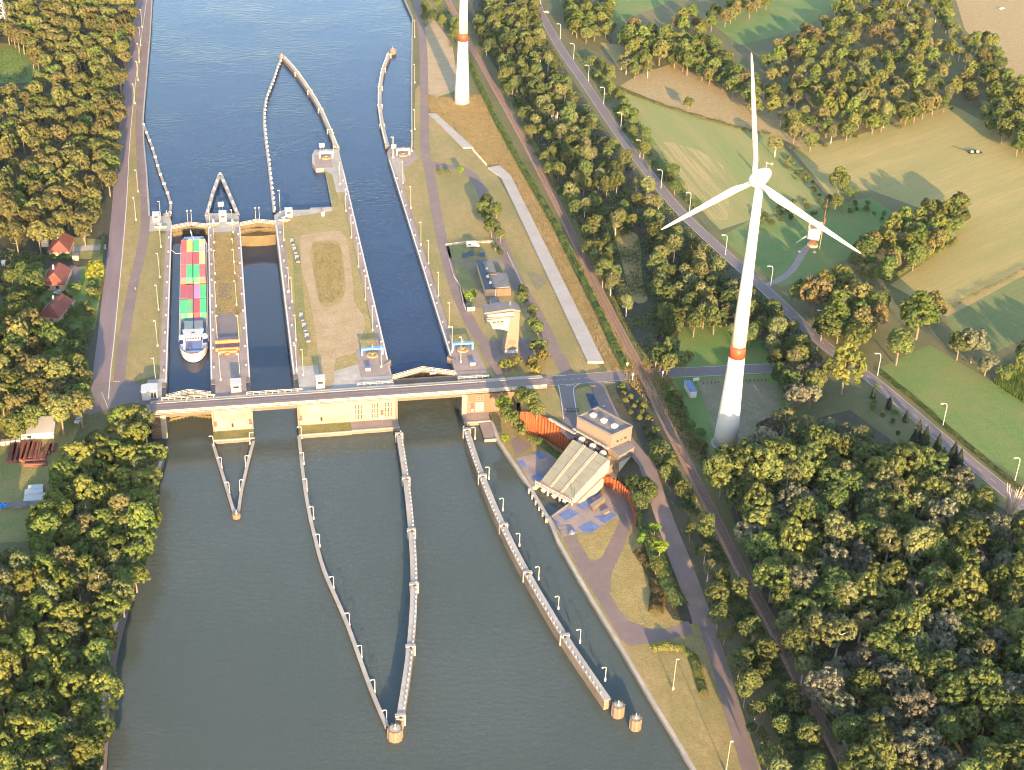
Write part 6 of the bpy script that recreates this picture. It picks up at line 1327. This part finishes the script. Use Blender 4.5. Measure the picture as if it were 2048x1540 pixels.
L_ = lambda where: {'oak':'green-gold oak '+where,'beech':'yellow-green oak '+where,'hornbeam':'rounded oak '+where,'alder':'green oak '+where,'pine':'olive pine '+where,'birch':'slender pale birch '+where,'willow':'grey-green willow '+where,'ash':'dense ash tree '+where,'shrub':'low green shrub '+where,'bush':'yellowish bush '+where,'lime':'bright green tree '+where,'dead':'bare dead tree '+where,'spruce':'dark spruce '+where,'yellow':'bright yellow tree '+where}
# singles first
single('yellow', h7(1440,740), .95, 'bright yellow-green tree between the houses and the left road', 5.5)
single('shrub', h7(320,770), .8, 'small yellow bush in the garden at the far left', 1.2); 
single('ash', (1680,362), 1.0, 'round green tree alone at the edge of the golden field above the mill', 8)
single('birch', (1553,285), 1.0, 'pale yellowish tree standing beside the upper turbine blade', 8)
single('oak', (1377,207), .62, 'single small tree in the brown meadow at the upper right', 4.5)
single('ash', (1690,748), 1.35, 'broad green tree at the end of the side road by the country road', 9, i=1)
single('ash', (1840,640), 1.5, 'largest round tree in the clump beside the green meadow', 9); single('oak', (1800,690), 1.2, 'gold-lit tree at the lower left of the big round clump', 9)
single('ash', (1872,612), 1.0, 'pale tree at the upper right of the big round clump', 8)
single('ash', (1855,418), 1.05, 'round tree at the corner of the golden field behind the mill lawn', 8)
single('ash', (1630,590), 1.25, 'left of the two big trees below the mill', 9); single('ash', (1715,590), 1.3, 'right of the two big trees below the mill', 9); single('oak', (1755,610), 1.0, 'tree at the right end of the clump below the mill', 8)
single('willow', (1950,690), 1.25, 'pale willow at the corner of the dark green field', 8); single('oak', (1920,690), .9, 'shaded tree left of the pale willow', 7); single('willow', (1975,725), .9, 'grey tree below the pale willow', 6)
single('lime', (1720,890), .95, 'bright lime green tree in the middle of the lower right wood', 9)
single('lime', (920,343), .45, 'bright green bush beside the path loop near the wide lock', 2); single('shrub', (880,342), .7, 'small round shrub on the lawn near the path loop', 1.3); single('shrub', (897,343), .8, 'dark shrub beside the bright bush near the path loop', 1.3)
single('shrub', e7(1515,770), 1.7, 'round clipped green shrub right of the control tower', 2.6)
for i, p in enumerate((e7(960,1120),e7(1150,1060),e7(1400,1060),e7(1600,980),e7(1450,1180))): single('bush', p, [1.5,1.3,1.5,1.6,1.3][i], 'gold-lit bush in front of the control tower, %s from the left' % ORD[i], 2.0, group='bushes in front of the control tower')
single('lime', e6(520,1110), .55, 'yellow-green bush in the lock house garden near the sign board', 3.5)
for i, p in enumerate((e6(1400,1040),e6(1400,1150),e7(1400,170),e7(1420,380),e7(1500,450))): single('oak', p, .5, 'small tree along the path behind the lock house, %s from the top' % ORD[i], 4, group='trees behind the lock house')
for i, p in enumerate((d3(180,240),d3(250,330),d3(400,220),d3(440,280),d3(330,180),d3(200,300))): single('lime' if i in (0,) else 'oak', p, [.7,.5,.6,.55,.6,.5][i], 'green tree above the rusty sheet piles beside the bridge pier, %s one' % ORD[i], 5.5, -1, group='trees above the sheet piles')
single('lime', d3(185,520), .42, 'small green tree on the quay beside the brown hatch', 3, ZQ); single('shrub', d3(330,470), 1.1, 'bright shrub at the left foot of the sheet piles', 1.5, ZQ+2); single('shrub', d3(280,420), 1.2, 'golden shrub above the brown hatch', 1.5, ZQ+3)
for i, p in enumerate((d3(1180,860),d3(1230,900),d3(1290,960),d3(1240,1010),d3(1350,1180),d3(1240,1280),d3(1390,1340),d3(1360,1480))): single('lime' if i in (4,5,6) else 'oak', p, [.55,.6,.7,.62,.4,.42,.55,.45,.5][i], 'green tree on the slope left of the cycle path, %s from top' % ORD[i], 4.5, -4, group='trees on the slope by the cycle path')
single('dead', d7(1970,900), 1.1, 'pale bare dead tree at the right edge of the lower wood', 8); single('dead', d1(580,930), .9, 'reddish bare tree in the strip left of the country road', 7); single('dead', d1(1360,330), .8, 'bare tree at the edge of the upper meadow', 7)
for i, p in enumerate((d7(1330,440),d7(1380,480),d7(1460,540),d7(1500,600),d7(1570,580),d7(1610,620))): single('spruce', p, 1.05, 'dark conifer beside the country road in the lower right, %s from the left' % ORD[i], 5, group='dark conifers beside the country road')
for i, p in enumerate((d7(1140,225),d7(1255,310),d7(1035,150))): single('spruce', p, .5, 'small young tree on the verge of the country road, %s of three' % ORD[i], 2.5, group='young trees on the road verge')
for i, p in enumerate((h7(1040,1200),h7(1420,1100),h7(1400,1000),h7(600,1080),h7(480,760),h7(1000,780),h7(1180,1050),h7(1390,1400))): single('shrub', p, [1.3,1.2,1.0,1.4,1.1,1.1,1.3,1.2][i], 'garden shrub around the red-roofed houses, %s one' % ORD[i], 1.6, group='shrubs around the houses')
for i, p in enumerate(((20,425),(60,430),(30,460),(75,455),(100,400),(10,400))): single('pine', p, 1.05, 'tall pine with bare stems above the houses, %s one' % ORD[i], 12, group='pines with bare stems above the houses')
for i, (x, y, s_) in enumerate(((157,372,1.45),(164,366,1.5),(171,371,1.4),(150,366,1.3),(178,366,1.35))): plant('oak', x, y, 0, s_, 'tall oak at the top edge of the lower right wood below the turbine, %s from the left' % ORD[i] if False else 'tall oak below the turbine foot, %s one' % ORD[i], 'tall oaks below the turbine'); CELL.setdefault((int(x//10),int(y//10)),[]).append((x,y,8))
# woods
n1 = zone([(-70,-30),(262,-30),(272,40),(245,160),(238,250),(224,330),(216,400),(196,455),(110,462),(50,480),(-70,470)], [('pine',.85),('oak',.15)], 5.7, .8, 1.05, L_('in upper left pine wood'), 'trees of the upper left pine wood', 9.5, maxn=295, holes=[[(-70,75),(40,85),(80,125),(60,170),(-70,180)]])
zone([(-70,640),(60,632),(130,680),(170,740),(178,800),(125,835),(60,800),(-70,770)], [('pine',.7),('oak',.3)], 6.2, .85, 1.15, L_('in clump below the houses'), 'trees below the houses', 10, maxn=40)
zone([(-70,770),(80,790),(95,830),(20,850),(-70,850)], [('oak',.6),('pine',.4)], 6, .8, 1.05, L_('in clump above the pile yard'), 'trees above the pile yard', 9, maxn=14)
def zleft(x, y):
    return float(np.interp(x,[-72,-56],[0,ZQ]))
zone([(190,850),(238,812),(284,822),(305,880),(305,960),(282,1060),(254,1160),(226,1260),(212,1340),(197,1430),(184,1540),(166,1640),(-80,1640),(-80,1120),(60,1105),(95,1020),(118,940),(150,890)], [('beech',.84),('birch',.16)], 5.8, .78, 1.12, L_('in lower left quay wood'), 'trees along the lower left quay', 8.5, -4, 200, zf=zleft)
RSL = L_('in upper strip right of railway'); RSM = L_('in middle strip right of railway'); RSN = L_('beside the crossing')
zone([(945,40),(985,-30),(1060,-30),(1085,60),(1140,160),(1200,250),(1290,365),(1340,430),(1280,440),(1225,470),(1240,560),(1280,630),(1262,650),(1205,550),(1140,420),(1070,290),(1010,170)], [('alder',.6),('birch',.2),('shrub',.2)], 4.5, .55, 1.0, RSL, 'trees of the strip between railway and road', 6, maxn=285)
zone([(1300,430),(1350,440),(1430,525),(1540,610),(1630,690),(1650,720),(1560,735),(1530,690),(1470,660),(1430,640),(1340,650),(1310,590),(1305,500)], [('alder',.7),('birch',.3)], 5.6, .7, 1.0, RSM, 'trees of the strip between railway and road', 7, maxn=70)
zone([(1300,640),(1350,655),(1375,730),(1330,735),(1300,690)], [('alder',.6),('shrub',.4)], 5.5, .55, .8, RSN, 'trees of the strip between railway and road', 5, maxn=14)
zone([(1560,690),(1640,720),(1640,780),(1590,800),(1560,760)], [('oak',.5),('willow',.5)], 6, .7, .95, L_('at the side road end'), 'trees at the end of the side road', 7, maxn=14)
RFL = L_('in lower right wood')
zone([(1485,900),(1560,835),(1640,825),(1720,850),(1800,905),(1900,950),(2000,1000),(2120,1090),(2140,1640),(1730,1640),(1670,1470),(1610,1330),(1555,1200),(1505,1080),(1462,975)], [('oak',.5),('birch',.25),('willow',.25)], 6.4, .75, 1.2, RFL, 'trees of the lower right wood', 8.5, maxn=210)
SSL = L_('on bank left of railway'); SSB = L_('by the crossing left of railway')
zone([(1318,880),(1360,960),(1410,1060),(1470,1170),(1530,1290),(1590,1400),(1650,1530),(1640,1600),(1560,1600),(1510,1470),(1462,1320),(1410,1150),(1360,1010),(1320,930)], [('alder',.45),('shrub',.35),('birch',.2)], 4.6, .45, .8, SSL, 'trees on the bank between path and railway', 4, -2, maxn=110)
zone([(1240,765),(1275,790),(1320,870),(1370,960),(1420,1060),(1400,1060),(1340,950),(1290,860),(1250,810)], [('bush',.6),('shrub',.4)], 3.2, .5, .9, SSB, 'bushes on the bank between path and railway', 1.5, maxn=40)
zone([(1320,765),(1345,770),(1400,860),(1440,950),(1420,955),(1375,870)], [('shrub',.7),('bush',.3)], 3.4, .6, 1.0, L_('by the turbine meadow'), 'shrubs beside the turbine meadow', 1.5, maxn=30)
TL = L_('in upper right wood')
zone([(1475,165),(1560,80),(1650,35),(1720,-20),(1890,-30),(1905,60),(1990,80),(2020,150),(1990,190),(1900,195),(1800,230),(1700,258),(1600,285),(1560,225),(1500,195)], [('ash',.75),('birch',.25)], 7.4, .75, 1.0, TL, 'trees of the upper right wood', 8, maxn=220)
zone([(1990,190),(2020,150),(2120,200),(2120,310),(2040,290),(1960,215)], [('ash',.7),('oak',.3)], 7, .8, 1.05, L_('at far right edge wood'), 'trees of the upper right wood', 8, maxn=40)
zone([(1240,50),(1330,60),(1400,75),(1440,100),(1500,160),(1520,210),(1430,150),(1350,115),(1260,95)], [('hornbeam',.7),('ash',.3)], 6.8, .8, 1.05, L_('above the brown meadow'), 'trees above the brown meadow', 8, maxn=60)
zone([(1120,-20),(1220,-20),(1235,40),(1200,70),(1150,60)], [('hornbeam',1)], 6.8, .8, 1.05, L_('at top of country road'), 'trees at the top of the country road', 8, maxn=30)
zone([(1335,40),(1440,10),(1560,-30),(1560,-10),(1460,40),(1390,62)], [('ash',1)], 7, .7, .9, L_('in upper dark hedgerow'), 'trees of the upper hedgerow', 7, maxn=24)
zone([(1175,110),(1215,120),(1235,165),(1330,330),(1400,410),(1385,420),(1300,330),(1220,210)], [('shrub',.6),('hornbeam',.4)], 5, .5, .8, L_('on right road verge'), 'trees on the right verge of the country road', 3, maxn=44)
zone([(1195,120),(1290,110),(1300,140),(1215,150)], [('oak',.5),('birch',.5)], 6, .6, .8, L_('left of the brown meadow'), 'trees at the left end of the brown meadow', 5, maxn=10)
zone([(1690,512),(1740,480),(1830,430),(1920,400),(1930,440),(1850,505),(1760,560)], [('ash',.7),('oak',.3)], 5.8, .7, .95, L_('in row beside mill lawn'), 'trees of the row beside the mill lawn', 6, maxn=36)
zone([(1590,565),(1680,545),(1780,600),(1760,670),(1690,690),(1640,640)], [('oak',.5),('ash',.5)], 6.2, .8, 1.05, L_('between mill and road'), 'trees between mill and country road', 8, maxn=16)
zone([(1500,420),(1570,400),(1640,385),(1740,395),(1800,430),(1780,440),(1720,415),(1600,430),(1520,450)], [('shrub',.8),('oak',.2)], 4.5, .5, .9, L_('in hedge round mill lawn'), 'shrubs of the hedge round the mill lawn', 2, maxn=34)
zone([(1560,290),(1600,330),(1660,400),(1640,405),(1570,330)], [('bush',.7),('shrub',.3)], 3.4, .5, .8, L_('on field edge above mill'), 'bushes along the field edge above the mill', 1.4, maxn=16)
zone([(1600,275),(1905,195),(1905,215),(1605,295)], [('hornbeam',.6),('shrub',.4)], 5.6, .55, .85, L_('on golden field edge'), 'trees along the edge of the golden field', 4, maxn=50)
zone([(1990,740),(2120,660),(2120,690),(2030,745),(2000,752)], [('oak',1)], 5.6, .6, .8, L_('in row above the maize'), 'trees above the maize', 5, maxn=14)
zone([(0,20),(60,0),(100,60),(95,110),(60,100),(20,60)], [('oak',.6),('birch',.4)], 7, .8, 1, L_('beside the pylon'), 'trees beside the pylon', 8, maxn=12)
zone([(840,-20),(890,-20),(925,60),(905,90),(880,40),(850,40)], [('shrub',.5),('hornbeam',.5)], 5.5, .45, .75, L_('between upper path and railway'), 'trees between upper path and railway', 3, maxn=26)
zone([(970,395),(995,420),(1010,490),(985,490),(965,430)], [('oak',.8),('shrub',.2)], 5, .5, .7, L_('behind the lock house garden'), 'trees behind the lock house garden', 5, maxn=9)
zone([(0,560),(70,540),(120,600),(60,650),(0,640)], [('shrub',.6),('oak',.4)], 5, .6, .9, L_('in shaded left gardens'), 'shrubs in the shaded gardens', 3, maxn=22)
zone([(30,610),(180,600),(190,640),(160,690),(100,640)], [('shrub',1)], 4.5, .7, 1.1, L_('below the lowest house'), 'shrubs below the lowest house', 1.6, maxn=16)
zone([(1730,770),(1760,760),(1800,830),(1830,870),(1800,880),(1740,810)], [('shrub',1)], 4.5, .4, .7, L_('on left road verge'), 'shrubs on the left verge', 1.5, maxn=8)

# hedges and low growth as leafy bodies
def hedge(name, label, pts, w, h, m, z=0.0, dens=16, ls=.22, cat='hedge', kind=None, jit=.3):
    rng = np.random.default_rng(len(label)); q = np.array(resample(pts, .25)); n = int(len(q)*.25*dens*w)
    k = rng.integers(0,len(q)-1,n); t = q[k+1]-q[k]; t /= np.linalg.norm(t,axis=1)[:,None]; nn = np.stack([-t[:,1],t[:,0]],1)
    a = rng.uniform(0,math.pi,n); hh = h*(1+jit*np.sin(k*.11)+jit*.6*np.sin(k*.37+1)); off = np.cos(a)*w/2; zz = np.abs(np.sin(a))**.6*hh*rng.uniform(.8,1.05,n)
    P = np.stack([q[k,0]+nn[:,0]*off+rng.normal(0,.1,n), q[k,1]+nn[:,1]*off+rng.normal(0,.1,n), z+zz],1); N_ = np.stack([nn[:,0]*np.cos(a),nn[:,1]*np.cos(a),np.sin(a)+.2],1)
    c = q[0]; P -= np.array([c[0],c[1],z]); me = leaf_mesh(name, P, N_, ls, m, rng, nw=.1); o = bpy.data.objects.new(name, me); COL.objects.link(o); o.location = (c[0],c[1],z)
    return props(o, label, cat, kind=kind)
hedge('hedge', 'angular clipped hedge on the mown lower right bank beside a light pole', px([d4(1330,620),d4(1450,600),d4(1560,610),d4(1640,680),d4(1680,800),d4(1730,970)],ZQ), 2.4, 1.5, 'leaf_hedge', ZQ, 60, .26)
hedge('hedge', 'overgrown tongue of golden shrubs at the end of the slope in the mown oval', px([d3(1230,1400),d3(1300,1500),d4(1350,60),d4(1370,180),d4(1350,340)],ZQ), 4.5, 1.6, 'leaf_autumn', ZQ, 40, .3)
hedge('hedge', 'green hedge strip along the left side of the railway above the crossing', px([(880,20),(905,65),(935,120),(960,175),(990,235),(1030,310),(1070,380),(1110,450),(1150,530),(1195,620),(1232,700),(1255,742)]), 3.2, 1.8, 'leaf_shrub', 0, 30, .3)
hedge('hedge', 'grassy brown edge along the wood right of the railway above the crossing', px([(1000,150),(1060,270),(1120,385),(1180,500),(1220,590),(1260,670),(1300,735)]), 2.0, .8, 'leaf_autumn', 0, 24, .26)
hedge('hedge', 'clipped dark hedge between the topmost and middle red-roofed houses', px([h7(480,640),h7(700,610),h7(1110,590)]), 2.4, 2.2, 'leaf_shrub', 0, 40, .26)
hedge('hedge', 'hedge between the green field and the brown meadow', px([(1240,180),(1330,214),(1400,236),(1480,258),(1545,272)]), 1.6, 1.2, 'leaf_hedge', 0, 30, .26)
hedge('hedge', 'straight dark green hedge between the tree row and the golden field', px([(1775,562),(1820,535),(1870,508),(1912,484)]), 2.2, 1.8, 'leaf_shrub', 0, 40, .26)
hedge('hedge', 'thin row of young trees along the divided field path at the right', px([(1888,622),(1960,586),(2060,536)]), 1.2, 1.4, 'leaf_autumn', 0, 14, .24)
hedge('hedge', 'hedge between garden and left road below the driveway', px([h7(1590,300),h7(1570,560)]), 1.2, 1.3, 'leaf_shrub', 0, 40, .24)
hedge('hedge', 'golden hedge beside the left road next to the yellow tree', px([h7(1580,900),h7(1540,1100),h7(1500,1230)]), 1.6, 1.6, 'leaf_hedge', 0, 40, .26)
hedge('hedge', 'long verge of shrubs along the right side of the country road at the right', px([(1760,745),(1830,800),(1900,862),(1980,930),(2080,1010)]), 2.2, 1.0, 'leaf_shrub', 0, 22, .26)
hedge('hedge', 'bushes at the foot of the tall sheet piles', [(98,423.4),(101.5,419.5),(104,414),(106.5,409)], 2.6, 1.6, 'leaf_shrub', ZQ, 30, .3)
hedge('hedge', 'dark scrub on the slope left of the cycle path', [tuple((PL[i]*.5+ft[i]*.5)[:2]) for i in range(6)], 5, 1.2, 'leaf_oak', -5.5, 22, .34)
def tufts(name, label, poly, n, h, m, z=0.0, cat='grass', seed=1):
    rng = np.random.default_rng(seed); W_ = px(poly, z); a = np.array(W_); lo, hi = a.min(0), a.max(0); out = []
    while len(out) < n:
        p = rng.uniform(lo,hi)
        if inside(p, W_): out.append(p)
    P0 = np.array(out); k = 4; N = n*k; base = np.repeat(P0,k,0); an = rng.uniform(0,6.28,N); hh = h*rng.uniform(.5,1.25,N); wdt = .16*rng.uniform(.7,1.4,N)
    dx, dy = np.cos(an), np.sin(an); sp = rng.uniform(.1,.5,N)
    V = np.empty((N,3,3)); V[:,0] = np.stack([base[:,0]-dy*wdt,base[:,1]+dx*wdt,np.full(N,z)],1); V[:,1] = np.stack([base[:,0]+dy*wdt,base[:,1]-dx*wdt,np.full(N,z)],1); V[:,2] = np.stack([base[:,0]+dx*sp,base[:,1]+dy*sp,z+hh],1)
    me = bpy.data.meshes.new(name); me.vertices.add(3*N); me.vertices.foreach_set('co',V.reshape(-1)); me.loops.add(3*N); me.loops.foreach_set('vertex_index',np.arange(3*N,dtype=np.int32)); me.polygons.add(N)
    me.polygons.foreach_set('loop_start',np.arange(0,3*N,3,dtype=np.int32)); me.polygons.foreach_set('loop_total',np.full(N,3,dtype=np.int32)); me.materials.append(MT[m]); me.update(); me.validate()
    o = bpy.data.objects.new(name, me); COL.objects.link(o); props(o, label, cat, kind='stuff')
tufts('tall_dry_grass', 'tall golden dry grass between the concrete channel and the railway', [(848,190),(905,196),(962,188),(990,250),(1060,360),(1140,490),(1235,650),(1285,740),(1215,745),(1165,640),(1090,510),(1010,365),(955,310),(870,245)], 9000, .6, 'grass_blades', 0, seed=3)
tufts('weed_cover', 'dry weeds in the oval of the sandy island', [c6(560,420),c6(690,400),c6(765,430),c6(795,600),c6(795,790),c6(720,870),c6(620,860),c6(570,640)], 1500, .3, 'grass_blades', 0, seed=4)
tufts('weed_cover', 'dry weeds on the island between the left and middle locks', [c2(1640,340),c2(1830,340),c2(1870,960),c2(1680,960)], 1600, .35, 'grass_blades', 0, seed=5)
tufts('maize_plants', 'green maize growing at the right edge', [(1985,765),(2140,680),(2140,900),(2060,815)], 7000, 2.2, 'corn', 0, 'maize', 6)
tufts('maize_plants', 'striped green crop beside the pylon at the upper left edge', [(-120,90),(38,100),(60,150),(40,165),(-120,170)], 2500, .8, 'corn', 0, 'crop', 7)
tufts('railway_weeds', 'golden weeds along both sides of the railway at the crossing', [(1225,720),(1262,715),(1330,735),(1345,760),(1420,930),(1400,935),(1330,840),(1260,770)], 2500, .7, 'grass_blades', 0, seed=8)
def undergrowth(name, label, poly, n, h, m, z=0.0, seed=1, ls=.42):
    """low leafy mass that fills the gaps between the trees"""
    rng = np.random.default_rng(seed); W_ = px(poly, z); a = np.array(W_); lo, hi = a.min(0), a.max(0); out = []
    while len(out) < n:
        q = rng.uniform(lo, hi, (n*2,2)); d = np.sin(q[:,0]*.31+2*np.sin(q[:,1]*.17))+np.sin(q[:,1]*.23+1.7*np.sin(q[:,0]*.13)); q = q[d+rng.normal(0,.6,len(q)) > -.2]
        out += [p_ for p_ in q if inside(p_, W_)]
    P0 = np.array(out[:n]); hh = h*(.55+.45*np.sin(P0[:,0]*.9+np.sin(P0[:,1]*.8)*2)*np.sin(P0[:,1]*.7))*rng.uniform(.3,1,n)
    P = np.stack([P0[:,0],P0[:,1],z+hh+.15],1); N_ = np.tile(np.array([0,-.35,.9]),(n,1))+rng.normal(0,.5,(n,3))
    me = leaf_mesh(name, P, N_, ls, m, rng, nw=.2); o = bpy.data.objects.new(name, me); COL.objects.link(o); props(o, label, 'undergrowth', kind='stuff')
undergrowth('undergrowth', 'low green undergrowth in the strip between railway and country road', [(950,20),(985,-30),(1060,-30),(1085,60),(1142,160),(1200,250),(1300,375),(1430,510),(1550,615),(1640,700),(1640,735),(1560,735),(1520,690),(1460,655),(1350,655),(1330,735),(1305,735),(1235,600),(1140,405),(1020,175)], 42000, 2.2, 'leaf_midgreen', 0, 11)
undergrowth('undergrowth', 'low dark undergrowth on the floor of the lower right wood', [(1480,910),(1560,850),(1640,840),(1720,870),(1900,970),(2120,1100),(2140,1640),(1730,1640),(1610,1340),(1462,985)], 32000, 2.0, 'leaf_oak', 0, 12)
undergrowth('undergrowth', 'low undergrowth on the bank between cycle path and railway', [(1330,930),(1360,960),(1420,1060),(1480,1170),(1540,1290),(1600,1400),(1665,1540),(1700,1620),(1620,1620),(1552,1470),(1482,1280),(1446,1180),(1386,1050)], 16000, 1.6, 'leaf_midgreen', 0, 13, .36)
undergrowth('undergrowth', 'low undergrowth along the right verge of the country road', [(1150,110),(1205,190),(1255,270),(1330,365),(1400,430),(1420,425),(1340,330),(1235,178),(1190,110)], 9000, 1.6, 'leaf_shrub', 0, 14, .36)
undergrowth('undergrowth', 'shaded garden growth around the red-roofed houses', [(-60,500),(80,505),(90,560),(70,640),(180,600),(195,640),(170,720),(-60,700)], 12000, 1.5, 'leaf_shrub', 0, 15, .36)


# ------------------------------------------------------------------ evening haze over the whole place
hz = MB().box(-3600,3600,-500,4600,-14,300).build('haze', 'ground', kind='stuff', label='thin evening haze over the whole landscape', cat='haze')
hm = bpy.data.materials.new('haze'); hm.use_nodes = True; hn = hm.node_tree.nodes; hn.remove(hn['Principled BSDF'])
pv = hn.new('ShaderNodeVolumePrincipled'); pv.inputs['Color'].default_value = (.72,.84,1,1); pv.inputs['Density'].default_value = .000014
hm.node_tree.links.new(pv.outputs[0], hn['Material Output'].inputs['Volume'])
hz.data.materials.clear(); hz.data.materials.append(hm)
